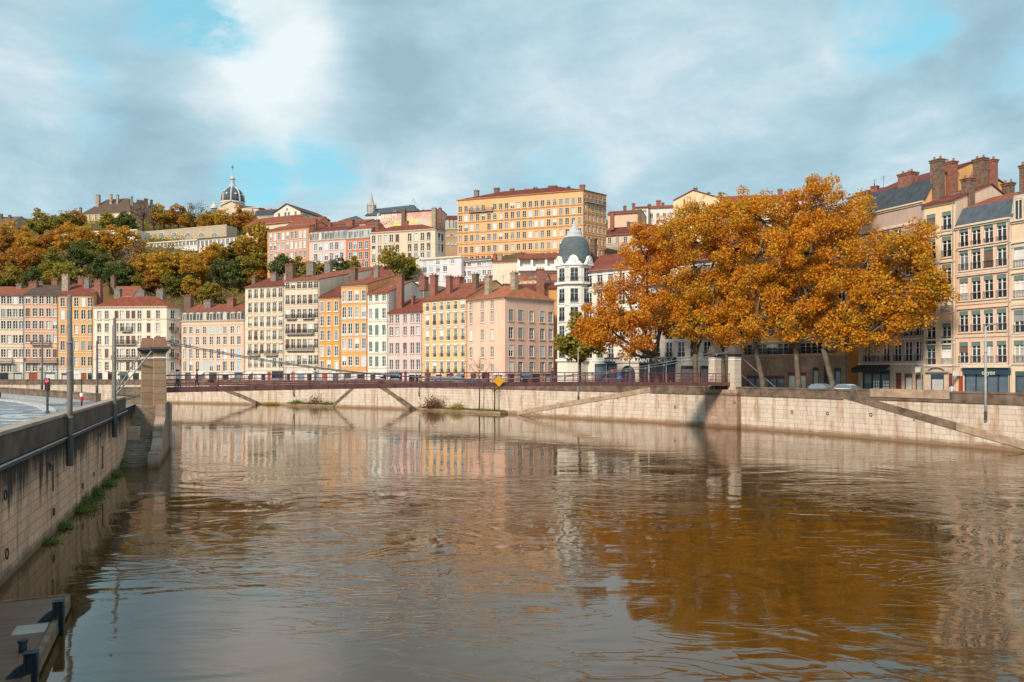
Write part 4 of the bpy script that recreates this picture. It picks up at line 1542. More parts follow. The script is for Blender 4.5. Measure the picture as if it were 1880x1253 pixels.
# right bank row
building('peach five storey house with slate mansard over a navy shopfront', [(1754.5, 97.3), (1857, 91.0)], 408,
         [dict(cols=[1769.5, 1792, 1815, 1839], rows=[433, 473.5, 528.5, 589, 647], h=2.55, w=1.15, val='green', rail=True, lintel=(0, 1, 2, 3), hs={2: 2.7}, sur=plain('peach_surround', (.66, .50, .40), .85), blind=.12, bcol=('brown',),
               gf=[(1759, 1768, 691, 'door_red'), (1771, 1854, 679, 'shop_navy')], dark=.8, awn=0)], stucco((.70, .455, .315)), 14, ('mansard', 1.6, 2.25, 7, 1.9), TILE,
         chims=[(1777, 322, 386, 18, 'b', 3.2), (1851, 331, 372, 17, 'b', 12)], courses=(451, 499, 556, 617, 671), cat='town house')
building('cream house with a zinc attic window at the right hand edge of the view', [(1857.5, 91.0), (1960, 85.5)], 397,
         [dict(cols=[1871, 1893, 1915, 1938], rows=[421, 470, 526, 590, 646], h=2.55, w=1.15, val='green', rail=True, lintel=(1, 2, 3), dark=.8, gf=[(1864, 1905, 682, 'shop_green'), (1910, 1950, 682, 'shop_dark')], Y=90.0, awn=0)], stucco((.70, .54, .385)), 14, ('mansard', .6, 2.8, 7, 1.6, plain('attic_render', (.40, .36, .31), .9), [1871, 1895, 1920]), TILE,
         chims=[(1879, 298, 372, 8, 'b', 4)], courses=(447, 498, 556, 615, 669), cat='town house')
building('ochre narrow house between the slate roofed house and the peach house', [(1696.5, 101), (1754, 97.4)], 372,
         [dict(cols=[1709.5, 1738], rows=[410, 455.5, 506, 556, 613, 652], h=2.55, w=1.2, val='green', rail=True, lintel=(1, 2, 3, 4), dark=.8, sur=CREAM, blind=.15, bcol=('brown', 'brown'), gf=[(1709, 1733, 688, 'shop_navy'), (1741, 1751, 686, 'door_wine')], awn=0, basey=632, basem=plain('rusticated_stone', (.50, .38, .28), .9, var=.2))], stucco((.74, .535, .335)), 15, ('gable', 7.5, 2.7), TILE, side=stucco((.70, .50, .36)),
         chims=[], courses=(426, 482, 530, 574, 624, 671), cat='town house')
building('mauve stone house with a large slate mansard and an ochre gable', [(1576, 111), (1696, 101.1)], 383,
         [dict(cols=[1592, 1608, 1627, 1648, 1668, 1687], rows=[396, 440, 490, 545, 600, 646], h=2.6, w=1.15, rail=True, dark=.85, sur=plain('mauve_surround', (.46, .37, .33), .85), lintel=(1, 2, 3), balc=[(609, 1641, 1682)],
               gf=[(1584, 1634, 680, 'shop_dark'), (1644, 1655, 685, 'door_wine'), (1661, 1675, 686, 'shop_brown'), (1681, 1695, 688, 'shop_brown')], Y=105, awn=0, basey=669, basem=plain('tan_ground_stone', (.42, .31, .235), .9, var=.2))], stucco((.46, .35, .29)), 16, ('mansard', 2.0, 3.0, 8.5, 2.7), TILE, side=stucco((.72, .40, .16)),
         chims=[(1667, 313, 338, 28, 'r', 3), (1721, 288, 368, 20, 'b', 2.2), (1745, 292, 350, 19, 'r', 5), (1800, 286, 348, 20, 'b', 8.5), (1818, 289, 340, 20, 'r', 11)], courses=(418, 466, 518, 573, 624, 669), cat='town house')
building('amber house with brown stone ground floor behind the plane trees', [(1336, 134), (1556, 115)], 430,
         [dict(n=11, rows=[452, 500, 548, 596, 641], h=2.5, w=1.15, rail=True, dark=.85, hs={4: 1.7}, ws={4: 2.0}, sur=plain('mauve_surround', (.46, .37, .33), .85),
               gf=[(1350, 1362, 668, 'door_dark'), (1372, 1440, 690, 'shop_wine'), (1446, 1480, 684, 'shop_wine'), (1492, 1503, 675, 'shop_dark'), (1512, 1525, 672, 'door_dark'), (1532, 1544, 676, 'shop_dark')], awn=0, basey=655, basem=plain('brown_ground_stone', (.27, .19, .14), .9, var=.25))], stucco((.60, .31, .10)), 15, ('gable', 7, 3), TILE, courses=(471, 524, 572, 627), cat='town house')

# white corner house with the dome
def corner_tower():
    root, sg, inv, ze = building('ornate white corner house with a slate domed tower', [(1072, 149.5), (1335, 131)], 487,
        [dict(n=12, rows=[505, 543, 577, 611, 643], h=2.6, w=1.25, rail=True, dark=.8, sur=WHITE, lintel=(1, 2, 3), balc=[(523, 1092, 1320)], gf=[(1092, 1112, 668, 'shop_green'), (1114, 1136, 668, 'shop_dark'), (1168, 1190, 668, 'shop_dark'), (1193, 1222, 668, 'shop_dark'), (1224, 1240, 668, 'shop_dark'), (1250, 1275, 672, 'shop_dark'), (1285, 1300, 672, 'shop_dark'), (1306, 1325, 672, 'shop_dark')], awn=0)],
        stucco((.72, .65, .56), .35), 15, ('gable', 6, 3.6), TILE, sur=WHITE, chims=[(1090, 435, 470, 9, 'b', 6), (1110, 455, 466, 4, 'r', 8)], courses=(487 + 8, 527, 560, 594, 627, 662), cat='town house', drain=False)
    c = inv @ Vector((WX(1054.5, 151), 151, 0))
    rad = 31.5 / F * 151
    zt = WZ(488, 150) - 4.7
    wallm = stucco((.72, .65, .56), .35)
    n = 16
    # drum with openings
    mb = MB()
    camdir = inv.to_3x3() @ Vector((0, -1, 0))
    a0 = math.atan2(camdir.y, camdir.x) - .08
    apo = rad * .985
    rad8 = apo / math.cos(PI / 8)
    rad = apo
    mb.lathe([(rad8, -.3), (rad8, zt)], 8, 0, (c.x, c.y, 0), rot=a0 + PI / 8)
    tw = mb.build('tower_wall', wallm, root)
    for z0, z1, ex in ((zt - .5, zt - .2, .18), (zt - .2, zt + .1, .42), (WZ(524, 150) - 4.7, WZ(520, 150) - 4.7, .55), (WZ(562, 150) - 4.7 - .1, WZ(562, 150) - 4.7 + .15, .14), (WZ(628, 150) - 4.7 - .1, WZ(628, 150) - 4.7 + .2, .2), (WZ(663, 150) - 4.7 - .1, WZ(663, 150) - 4.7 + .3, .35)):
        mb = MB()
        mb.lathe([(rad8 + .004, z0), (rad8 + ex, z0 + .02), (rad8 + ex, z1), (rad8 + .004, z1 + .01)], 8, 0, (c.x, c.y, 0), cap=False, rot=a0 + PI / 8)
        mb.build('cornice', WHITE, tw)
    # balcony railing under the dome
    zr = WZ(520, 150) - 4.7
    mb = MB()
    R = rad + .45
    for hh in (.1, .98):
        mb.tube([(c.x + R * math.cos(a), c.y + R * math.sin(a), zr + hh) for a in [2 * PI * i / 32 for i in range(33)]], .03, 5)
    for i in range(64):
        a = 2 * PI * i / 64
        mb.tube([(c.x + R * math.cos(a), c.y + R * math.sin(a), zr), (c.x + R * math.cos(a), c.y + R * math.sin(a), zr + .98)], .016, 4)
    mb.build('railing', GREYMETAL, tw)
    for y in (505, 543, 577, 611, 644):
        z = WZ(y, 148) - 4.7 - 1.35
        for da in (-PI / 4, 0, PI / 4):
            a = a0 + da
            wd, ht = .75, 2.7
            mb = MB()
            mb.box(-wd - .22, -wd, -.11, .03, -.02, ht, 0)
            mb.box(wd, wd + .22, -.11, .03, -.02, ht, 0)
            mb.box(-wd - .22, wd + .22, -.14, .03, ht, ht + .22, 0)
            mb.box(-wd - .3, wd + .3, -.22, .03, -.18, -.02, 0)
            for x0, x1 in ((-wd, -wd + .12), (wd - .12, wd), (-.09, .09)):
                mb.box(x0, x1, -.06, -.02, 0, ht, 1)
            for z0, z1 in ((0, .35), (1.75, 1.85), (ht - .12, ht)):
                mb.box(-wd + .12, -.09, -.058, -.02, z0, z1, 1)
                mb.box(.09, wd - .12, -.058, -.02, z0, z1, 1)
            o = link('window', mb.mesh('window', [WHITE, plain('grey_casement', (.30, .30, .29), .7)]), tw, (c.x + rad * math.cos(a), c.y + rad * math.sin(a), z), a + PI / 2)
            p = MB()
            p.box(-wd + .005, wd - .005, -.018, .03, 0, ht)
            p.build('pane', GLASS['dark_glass'], o)
            link('railing', railing_mesh(1.5, .9, .06), o)
    # dome
    zd = zt
    mb = MB()
    k = F / 151
    prof = [(rad * .96, 0), (rad * .96, 8 / k), (rad * .94, 18 / k), (rad * .91, 29 / k), (rad * .84, 39 / k), (rad * .73, 47 / k), (rad * .60, 52 / k)]
    mb.lathe(prof, 32, 0, (c.x, c.y, zd))
    dome = mb.build('dome', make_tile('weathered_dome_slate', [(.10, .125, .135), (.16, .19, .20), (.24, .265, .27)], 1.5), tw, smooth=True)
    mb = MB()
    k2 = 1 / k
    mb.lathe([(rad * .60, 51 * k2), (rad * .56, 55 * k2), (rad * .46, 57 * k2), (rad * .46, 60 * k2), (rad * .42, 63 * k2), (rad * .30, 65 * k2), (rad * .27, 70 * k2), (rad * .14, 73 * k2), (rad * .09, 77 * k2), (rad * .05, 80 * k2), (.02, 86 * k2)], 20, 0, (c.x, c.y, zd))
    mb.build('lantern', plain('zinc_lantern', (.42, .43, .43), .6), tw)
    # carved gables round the foot of the dome
    for da in (-1.1, -.05, 1.05, 2.4, -2.4):
        a = a0 + da
        mb = MB()
        M = Matrix.Translation((c.x + rad * .99 * math.cos(a), c.y + rad * .99 * math.sin(a), zd)) @ Matrix.Rotation(a + PI / 2, 4, 'Z')
        outl = [(-1.5, 0), (-1.4, .4), (-1.0, .6), (-.85, 1.15), (-.45, 1.6), (0, 1.75), (.45, 1.6), (.85, 1.15), (1.0, .6), (1.4, .4), (1.5, 0)]
        fr_ = [M @ Vector((x, -.28, z)) for x, z in outl]
        bk_ = [M @ Vector((x, .2, z)) for x, z in outl]
        mb.face(fr_, 0)
        mb.face(list(reversed(bk_)), 0)
        for i in range(len(outl) - 1):
            mb.face([fr_[i + 1], fr_[i], bk_[i], bk_[i + 1]], 0)
        ring = [M @ Vector((.42 * math.cos(t_), -.32, .8 + .42 * math.sin(t_))) for t_ in [i * PI / 6 for i in range(13)]]
        mb.tube(ring, .09, 6)
        mb.build('carved_gable', WHITE, tw)
    # stone entrance arch
    s = sg[0]
    x0 = s.xat(1155)
    mb = MB()
    aw, ah = 1.55, 2.6
    for sx in (-1, 1):
        mb.hexa([s.P(x0 + sx * aw - (.0 if sx > 0 else .75), .45, 0), s.P(x0 + sx * aw + (.75 if sx > 0 else 0), .45, 0), s.P(x0 + sx * aw + (.75 if sx > 0 else 0), .01, 0), s.P(x0 + sx * aw - (0 if sx > 0 else .75), .01, 0),
                 s.P(x0 + sx * aw - (.0 if sx > 0 else .75), .45, 4.6), s.P(x0 + sx * aw + (.75 if sx > 0 else 0), .45, 4.6), s.P(x0 + sx * aw + (.75 if sx > 0 else 0), .01, 4.6), s.P(x0 + sx * aw - (0 if sx > 0 else .75), .01, 4.6)])
    na = 10
    for i in range(na):
        a1, a2 = PI * i / na, PI * (i + 1) / na
        q = []
        for a in (a1, a2):
            q.append((x0 + aw * math.cos(a), ah + aw * math.sin(a)))
        mb.hexa([s.P(q[1][0], .45, q[1][1]), s.P(q[0][0], .45, q[0][1]), s.P(q[0][0], .01, q[0][1]), s.P(q[1][0], .01, q[1][1]),
                 s.P(q[1][0], .45, 4.6), s.P(q[0][0], .45, 4.6), s.P(q[0][0], .01, 4.6), s.P(q[1][0], .01, 4.6)])
    mb.hexa([s.P(x0 - 2.5, .65, 4.6), s.P(x0 + 2.5, .65, 4.6), s.P(x0 + 2.5, .01, 4.6), s.P(x0 - 2.5, .01, 4.6), s.P(x0 - 2.5, .75, 5.05), s.P(x0 + 2.5, .75, 5.05), s.P(x0 + 2.5, .01, 5.05), s.P(x0 - 2.5, .01, 5.05)])
    ar = mb.build('entrance_arch', STONE, root)
    mb = MB()
    mb.hexa([s.P(x0 - aw, .03, 0), s.P(x0 + aw, .03, 0), s.P(x0 + aw, .008, 0), s.P(x0 - aw, .008, 0), s.P(x0 - aw, .03, 4.2), s.P(x0 + aw, .03, 4.2), s.P(x0 + aw, .008, 4.2), s.P(x0 - aw, .008, 4.2)])
    mb.build('door', DOORM['dark'], ar)
    return root, sg, inv


TOWER = corner_tower()


def text_mesh(txt, size, mat, depth=.02):
    cu = bpy.data.curves.new('lettering', 'FONT')
    cu.body = txt
    cu.size = size
    cu.extrude = depth
    cu.align_x = 'CENTER'
    o = bpy.data.objects.new('lettering', cu)
    COL.objects.link(o)
    dg = bpy.context.evaluated_depsgraph_get()
    me = bpy.data.meshes.new_from_object(o.evaluated_get(dg))
    bpy.data.objects.remove(o)
    bpy.data.curves.remove(cu)
    me.materials.clear()
    me.materials.append(mat)
    return me


def sign_board(root, s, px0, px1, y0, y1, boardm, txt, textm, tsize, d=.08, name='sign', z_off=4.7):
    x0, x1 = s.xat(px0), s.xat(px1)
    Y = s.Yat((px0 + px1) / 2)
    z0, z1 = WZ(y1, Y) - z_off, WZ(y0, Y) - z_off
    mb = MB()
    mb.hexa([s.P(x0, d, z0), s.P(x1, d, z0), s.P(x1, .006, z0), s.P(x0, .006, z0), s.P(x0, d, z1), s.P(x1, d, z1), s.P(x1, .006, z1), s.P(x0, .006, z1)])
    o = mb.build(name, boardm, root)
    if txt:
        t_ = link('lettering', text_mesh(txt, tsize, textm), o, s.P((x0 + x1) / 2, d + .02, (z0 + z1) / 2 - tsize * .36))
        t_.rotation_euler = (PI / 2, 0, s.phi)
    return o


LETW = plain('white_lettering', (.80, .80, .78), .6)
LETY = plain('cream_lettering', (.75, .66, .40), .6)
sign_board(TOWER[0], TOWER[1][0], 1168, 1242, 657, 667, DOORM['dark'], 'SAINT  VINCENT', LETW, .95, .45)
sign_board(TOWER[0], TOWER[1][0], 1112, 1142, 657, 667, DOORM['dark'], 'RESTAURANT', LETW, .60, .45)

# ------------------------------------------------------------------ hillside buildings
def hb(label, pts, eave, segs, wall, depth, roof, tile=None, **kw):
    Ymid = (pts[0][1] + pts[1][1]) / 2
    x = WX((pts[0][0] + pts[1][0]) / 2, Ymid)
    kw.setdefault('base', terrain(x, Ymid))
    kw.setdefault('gf', False)
    kw.setdefault('drain', False)
    return building(label, pts, eave, segs, wall, depth, roof, tile, **kw)


PALEW = plain('pale_window_trim', (.62, .60, .57), .8)
hb('very long orange apartment block crowning the slope above the quay', [(840, 250), (1070, 236), (1113, 243)], 357,
   [dict(n=21, rows=[377, 394.5, 413, 432.5, 454, 473, 492], h=2.0, w=1.15, hs={0: 1.8}, sur=plain('soft_orange_trim', (.70, .47, .26), .85), case=PALEW, blind=.30, bcol=('white', 'grey', 'pale'), dark=.6, skip={(2, 4), (0, 5)}, courses=(385, 403, 422, 443, 464), balc=[(383.5, 862, 905)]),
    dict(n=6, rows=[368, 384, 402, 422, 443, 464], h=2.0, w=1.0, sur=plain('amber_trim', (.60, .34, .14), .85), blind=.3, dark=.8, courses=(375, 394, 412, 433, 454), balc=[(374, 1073, 1110)])],
   stucco((.79, .40, .195), .3), 16, ('fan', 0, 2.6), TILE, name='apartment_block', cat='apartment block', eaveY=242, sur=plain('orange_string', (.46, .24, .09), .85),
   chims=[(875, 348, 362, 8, 'g', 6), (912, 344, 359, 9, 'b', 6), (940, 345, 356, 7, 'r', 6), (967, 346, 355, 8, 'r', 6), (983, 343, 354, 7, 'b', 7), (1015, 340, 352, 16, 'r', 6), (1044, 341, 350, 4, 'b', 7), (1069, 338, 348, 9, 'r', 5)])
hb('terracotta block with rows of pale windows on the left of the slope', [(491, 258), (567, 250)], 420,
   [dict(cols=[497.5, 505, 512.5, 520, 528, 535.5, 543.5, 551.5, 559.5], rows=[433, 451.5, 470.5, 490], h=2.3, w=1.0, sur=PALEW, blind=.25, bcol=('white', 'pale'), dark=.35, courses=(443, 461))], stucco((.59, .25, .125), .3), 14, ('gable', 6, 2.2), TILE, name='apartment_block', cat='apartment block', chims=[(579, 401, 424, 6, 'r', 4)])
hb('red roofed attic storey above the terracotta block', [(528, 268), (582, 264)], 412, [dict(n=6, rows=[416], h=1.2, w=1.1, sur=PALEW, clip=False, dark=.3)], stucco((.59, .25, .125), .3), 10, ('gable', 5, 3.0), TILE)
hb('pale pink block with a blue slate attic of white dormers', [(567.5, 249), (635, 244)], 440,
   [dict(cols=[571, 579.5, 588.5, 599, 608.5, 618, 627.5], rows=[453, 472], h=2.2, w=1.2, sur=PALEW, blind=.5, bcol=('pale', 'white'), dark=.5)], stucco((.68, .46, .42), .25), 13, ('mansard', .8, 2.6, 7, 2.6, ZINC, [571, 580, 588, 598.5, 607.5, 617.5, 627.5]), TILE, name='apartment_block', cat='apartment block', chims=[(606, 408, 418, 5, 'r', 8)])
hb('red orange block with a slate attic beside the pale pink block', [(635.5, 244), (679, 241)], 436.5,
   [dict(cols=[643, 652, 662, 673], rows=[451, 470, 488], h=2.3, w=1.15, sur=PALEW, dark=.35, blind=.15, bcol=('blue',))], stucco((.58, .19, .095), .3), 13, ('mansard', .8, 2.5, 7, 2.4, ZINC, [642, 652, 662, 672.5]), TILE, name='apartment_block', cat='apartment block', chims=[(643, 402, 416, 14, 'r', 7)])
hb('cream corner block with dark shuttered windows below the painted wall', [(679.5, 240), (799, 233), (817, 237)], 424,
   [dict(cols=[686, 697, 708, 718.5, 729.5, 752, 763.5, 775.5, 787], rows=[437, 456, 473], h=2.3, w=1.2, sur=CREAM, blind=.45, bcol=('brown', 'grey', 'wine'), dark=.8), dict(cols=[806, 812], rows=[436, 455], h=2.3, w=1.1, blind=.9, bcol=('wine',))], stucco((.66, .52, .375), .3), 14, ('fan', 0, 2.0), TILE, name='apartment_block', cat='apartment block', chims=[(747, 404, 420, 5, 'r', 4), (693, 402, 424, 7, 'b', 4)])
r_, s_, i_, z_ = hb('peach party wall daubed with pink and yellow graffiti', [(700, 262), (801, 256)], 389, [None], stucco((.68, .475, .345), .25), 9, ('gable', 4, .8), TILE, cornice=False, chims=[(741, 383, 414, 7, 'b', -.6), (797, 380, 416, 8, 't', -.6), (726, 385, 392, 5, 't', 3), (778, 384, 392, 5, 'b', 3)])


def graffiti(root, s, ze):
    rnd = random.Random(11)
    G = {k: plain('spray_' + k, v, .7, var=.3) for k, v in (('rose', (.62, .25, .25)), ('white', (.75, .70, .68)), ('yellow', (.66, .56, .16)), ('mauve', (.48, .34, .42)), ('aqua', (.32, .50, .52)), ('dark', (.16, .10, .10)), ('green', (.50, .56, .16)))}
    def txt(t_, px, y, sz, col):
        Y = s.Yat(px)
        o = link('graffiti', text_mesh(t_, sz, G[col], .004), root, s.P(s.xat(px), .03, WZ(y, Y) - root.location.z))
        o.rotation_euler = (PI / 2, 0, s.phi)
    txt('SATUR', 711, 401, 2.5, 'white'); txt('TYR', 711, 407, 1.7, 'mauve'); txt('GATO', 712, 413, 1.6, 'dark')
    txt('RASE', 757, 398, 2.6, 'rose'); txt('OEUFS', 775, 400, 2.4, 'rose'); txt('PUSY', 730, 404, 2.2, 'rose'); txt('ET', 733, 397, 1.6, 'mauve'); txt('MO', 784, 404, 1.6, 'mauve')
    for x0, x1, y0, y1, c in ((721, 736, 409, 417, 'green'), (750, 768, 404, 410, 'yellow'), (769, 775, 407, 413, 'aqua'), (793, 797, 404, 414, 'aqua'), (744, 788, 393.5, 394.5, 'rose')):
        Y = s.Yat((x0 + x1) / 2)
        mb = MB()
        xa, xb = s.xat(x0), s.xat(x1)
        za, zb = WZ(y1, Y) - root.location.z, WZ(y0, Y) - root.location.z
        n = 14
        cx_, cz_ = (xa + xb) / 2, (za + zb) / 2
        ring = []
        for i in range(n):
            a = 2 * PI * i / n
            k = rnd.uniform(.85, 1.1)
            cx1 = max(-1, min(1, 1.35 * math.cos(a))) * (xb - xa) / 2 * k
            cz1 = max(-1, min(1, 1.35 * math.sin(a))) * (zb - za) / 2 * k
            ring.append((cx_ + cx1, cz_ + cz1))
        mb.face([s.P(x, .02, z) for x, z in ring], 0)
        mb.build('graffiti', G[c], root)


graffiti(r_, s_[0], z_)
hb('tan block with a slate mansard left of the orange apartment block', [(817.5, 250), (846, 250)], 420, [dict(cols=[822, 829, 836], rows=[432, 447], h=.7, w=.7, sur=STONE)], stucco((.40, .26, .16), .4), 12, ('mansard', .8, 2.9, 6, 2.2, SLATE, [821, 829, 837]), TILE, chims=[(808, 380, 402, 5, 'r', 6)])
hb('white and pink terraced house with pale blue shutters in the middle of the slope', [(770, 226), (847, 220)], 474,
   [dict(cols=[780, 792, 804, 817, 831], rows=[480.5, 494.5, 511], h=1.6, w=1.3, sur=WHITE, blind=.75, bcol=('blue', 'pale'), dark=.4, skip={(1, 4), (2, 4)}, clip=False)], stucco((.72, .60, .58), .25), 12, ('flat',))
hb('white curved end wall with narrow windows beside the green tree', [(750, 236), (769.5, 226.3)], 476, [dict(n=5, rows=[489, 500, 514], h=2.2, w=.55, sur=WHITE, dark=.9, blind=0)], stucco((.74, .66, .58), .25), 8, ('flat',))
hb('pale pink long house with small blue windows behind the chimneys', [(848, 222), (903, 218)], 480, [dict(n=6, rows=[484, 502, 517], h=1.5, w=1.2, sur=WHITE, blind=.5, bcol=('blue', 'pale'), dark=.4, clip=False)], stucco((.70, .52, .50), .3), 10, ('gable', 4, 1.2), TILE_B)
hb('cream low house with a brown roof beside the open gallery', [(903.5, 216), (951, 214)], 480.5, [dict(n=3, rows=[487], h=1.8, w=1.2, sur=WHITE, dark=.7)], stucco((.66, .56, .44), .3), 10, ('gable', 4, .9), TILE, chims=[(909, 464, 482, 6, 'r', 3), (918, 465, 480, 8, 't', 3)])


def gallery():
    root, s, inv, ze = hb('white house with an open columned gallery under a maroon roof', [(951.5, 208), (1026, 207)], 475, [None], stucco((.70, .62, .52), .2), 8, ('gable', 4, 1.8), TILE, cornice=False, chims=[(957, 462, 476, 5, 'r', 3)])
    s = s[0]
    mb = MB()
    z0 = WZ(490, 207) - root.location.z
    for px in (953, 977, 1003, 1020):
        x = s.xat(px)
        mb.hexa([s.P(x - .3, 1.2, z0), s.P(x + .3, 1.2, z0), s.P(x + .3, .7, z0), s.P(x - .3, .7, z0), s.P(x - .3, 1.2, ze), s.P(x + .3, 1.2, ze), s.P(x + .3, .7, ze), s.P(x - .3, .7, ze)])
        mb.build('column', WHITE, root)
        mb = MB()
    mb.hexa([s.P(0, 1.4, z0 - 1.1), s.P(s.w, 1.4, z0 - 1.1), s.P(s.w, .05, z0 - 1.1), s.P(0, .05, z0 - 1.1), s.P(0, 1.4, z0), s.P(s.w, 1.4, z0), s.P(s.w, .05, z0), s.P(0, .05, z0)])
    mb.build('parapet', WHITE, root)
    mb = MB()
    mb.hexa([s.P(0, 1.5, ze - .3), s.P(s.w, 1.5, ze - .3), s.P(s.w, .0, ze - .1), s.P(0, .0, ze - .1), s.P(0, 1.5, ze), s.P(s.w, 1.5, ze), s.P(s.w, 0, ze + .2), s.P(0, 0, ze + .2)])
    mb.build('canopy', TILE, root)


gallery()
hb('bright red tiled roof house with a roof light under the gallery', [(946, 203), (1028, 201)], 515, [dict(n=6, rows=[519], h=1.2, w=.6, clip=False)], stucco((.62, .50, .36), .3), 9, ('gable', 9, 3.4), TILE_O)
hb('red house with a tall slim chimney right of the orange apartment block', [(1112, 262), (1200, 256)], 430, [dict(n=6, rows=[440], h=2, w=1.1)], stucco((.60, .45, .34), .3), 11, ('gable', 5, 3.2), TILE, chims=[(1124, 387, 414, 7, 'r', 2), (1154, 406, 414, 6, 'b', 3)])
hb('peach blank gabled house behind the red roof', [(1116, 284), (1176, 280)], 392, [None], stucco((.66, .44, .30), .3), 12, ('gable', 2, 1.2, 0, 0), TILE, chims=[(1147, 377, 390, 5, 'b', 3), (1163, 372, 386, 5, 'r', 3), (1174, 384, 410, 6, 'b', -1)])
hb('white house with a small gable right of the peach house', [(1166, 300), (1190, 299)], 382, [dict(n=2, rows=[390], h=1.6, w=1.2)], stucco((.74, .66, .58), .2), 10, ('gable', 4, 1.2), TILE)
hb('long white house with a wine red roof beside the yellow gable', [(1190, 302), (1238, 300)], 382, [dict(n=4, rows=[396, 408], h=1.7, w=1.1, dark=.8)], stucco((.70, .60, .55), .2), 10, ('gable', 5, 1.8), TILE, chims=[(1209, 367, 377, 8, 'r', 4), (1217, 371, 378, 5, 'b', 4), (1192, 374, 384, 6, 'b', 4)])


def gable_house():
    """house whose gable end faces the river"""
    Y = 270
    pts = [(1236, Y), (1322, Y - 4)]
    base = terrain(WX(1280, Y), Y)
    W2 = [Vector((WX(px, y_), y_)) for px, y_ in pts]
    mid = (W2[0] + W2[1]) / 2
    th = math.atan2(W2[1].y - W2[0].y, W2[1].x - W2[0].x)
    root = thing('house', 'pale yellow house with rust streaks down its peaked gable end', 'house', (mid.x, mid.y, base), th)
    hw = (W2[1] - W2[0]).length / 2
    ze, zr = WZ(369, Y) - base, WZ(352, Y) - base
    mb = MB()
    A = [(-hw, -2), (hw, -2), (hw, ze), (-hw * .15, zr), (-hw, ze)]
    D = 18
    mb.face([(x, 0, z) for x, z in A])
    mb.face([(x, D, z) for x, z in reversed(A)])
    for i in range(5):
        (x0, z0), (x1, z1) = A[i], A[(i + 1) % 5]
        if i in (2, 3):
            continue
        mb.face([(x1, 0, z1), (x0, 0, z0), (x0, D, z0), (x1, D, z1)])
    mb.build('wall', stucco((.70, .535, .33), .5), root)
    mb = MB()
    for (x0, z0), (x1, z1) in ((A[2], A[3]), (A[3], A[4])):
        e = .4
        mb.hexa([(x0, -e, z0), (x0, D, z0), (x1, D, z1), (x1, -e, z1), (x0, -e, z0 + .25), (x0, D, z0 + .25), (x1, D, z1 + .25), (x1, -e, z1 + .25)])
    ro = mb.build('roof', TILE, root)
    inv = (Matrix.Translation((mid.x, mid.y, 0)) @ Matrix.Rotation(th, 4, 'Z')).inverted()
    for c in ((1277, 344, 354, 7, 'b'), (1301, 352, 362, 5, 'b')):
        chimney(root, inv, c[0], c[1], c[2], c[3], Y + 3, c[4], base)
    rust = plain('rust_stain', (.36, .17, .07), .9, var=.4)
    rnd = random.Random(4)
    for i in range(26):
        px = rnd.uniform(1253, 1294)
        x = (WX(px, Y) - mid.x)
        z = WZ(rnd.uniform(360, 385), Y) - base
        l_ = rnd.uniform(.4, 1.8)
        wd = rnd.uniform(.10, .25)
        mb = MB()
        mb.face([(x - wd, -.012, z - l_), (x + wd * .6, -.012, z - l_ * .9), (x + wd, -.012, z), (x - wd * .7, -.012, z + .1)])
        if i < 26:
            mb.build('rust_streak', rust, root)


gable_house()
hb('red roofed house seen over the tops of the plane trees', [(1322, 275), (1400, 272)], 372, [dict(n=6, rows=[380], h=1.8, w=1.1)], stucco((.66, .54, .42), .3), 11, ('gable', 5, 3.2), TILE, chims=[(1322, 352, 362, 5, 'b', 4)])
hb('house with a square red chimney behind the plane tree tops', [(1396, 240), (1490, 236)], 368, [dict(n=9, rows=[373], h=1.4, w=1.1, dark=.9)], stucco((.62, .50, .38), .3), 11, ('gable', 5, 2.6), TILE, chims=[(1432, 346, 364, 8, 'r', 4)])
building('cream gabled house with a roof aerial left of the slate mansard', [(1572, 142), (1628, 138)], 352, [dict(cols=[1593], rows=[362], h=2.0, w=1.2), ], stucco((.66, .53, .40)), 12, ('gable', 5, 1.4), TILE, chims=[(1606, 338, 360, 11, 'r', -1)], gf=False, drain=False, cat='house')
building('small ochre house just left of the slate mansard', [(1556, 128), (1579, 126)], 362, [dict(cols=[1572], rows=[372], h=2.0, w=1.2)], stucco((.64, .42, .20)), 10, ('gable', 5, 1.2), TILE, gf=False, drain=False, cat='house')

# left hill top
hb('ochre villa with a dark hipped roof and six chimneys on the hilltop', [(150, 372), (240, 366)], 391,
   [dict(cols=[156.5, 165.5, 177, 187, 214, 226], rows=[399, 413], h=2.6, w=1.5, sur=PALEW, dark=.2, blind=.3, bcol=('white',))], stucco((.60, .37, .15), .3), 16, ('gable', 8, 8.2, 7.5), TILE_B, name='villa', cat='villa',
   chims=[(180, 357, 378, 7, 't', 5), (204, 356, 378, 4, 't', 6), (216, 357, 378, 4, 't', 6), (148, 380, 390, 4, 'g', 3)])
hb('dark roofed wing of the hilltop villa half hidden by bare trees', [(240.5, 366), (292, 374)], 396, [dict(n=3, rows=[404], h=2.2, w=1.2, dark=.8)], stucco((.42, .28, .16), .4), 14, ('gable', 7, 8.4, 5), TILE_B, chims=[(242, 360, 374, 4, 't', 5), (268, 364, 380, 6, 'b', 5), (278, 366, 380, 4, 'b', 6)], name='villa', cat='villa')
hb('brown roofed house at the left edge of the skyline', [(-20, 352), (24, 350)], 410, [dict(n=4, rows=[417], h=2.2, w=1.1, dark=.8)], stucco((.40, .28, .19), .4), 12, ('gable', 5, 3.6), TILE_B, chims=[(2, 392, 402, 5, 'b', 4), (18, 394, 404, 4, 'b', 4)])
hb('long white terrace building with a thin red roof below the arcade', [(258, 322), (455, 300)], 441,
   [dict(n=26, m=.7, rows=[449.5], h=2.3, w=1.4, sur=WHITE, dark=.55, blind=.2, bcol=('grey',))], stucco((.66, .58, .52), .3), 8, ('gable', 7, 1.7), TILE, name='institution_building', cat='institution')
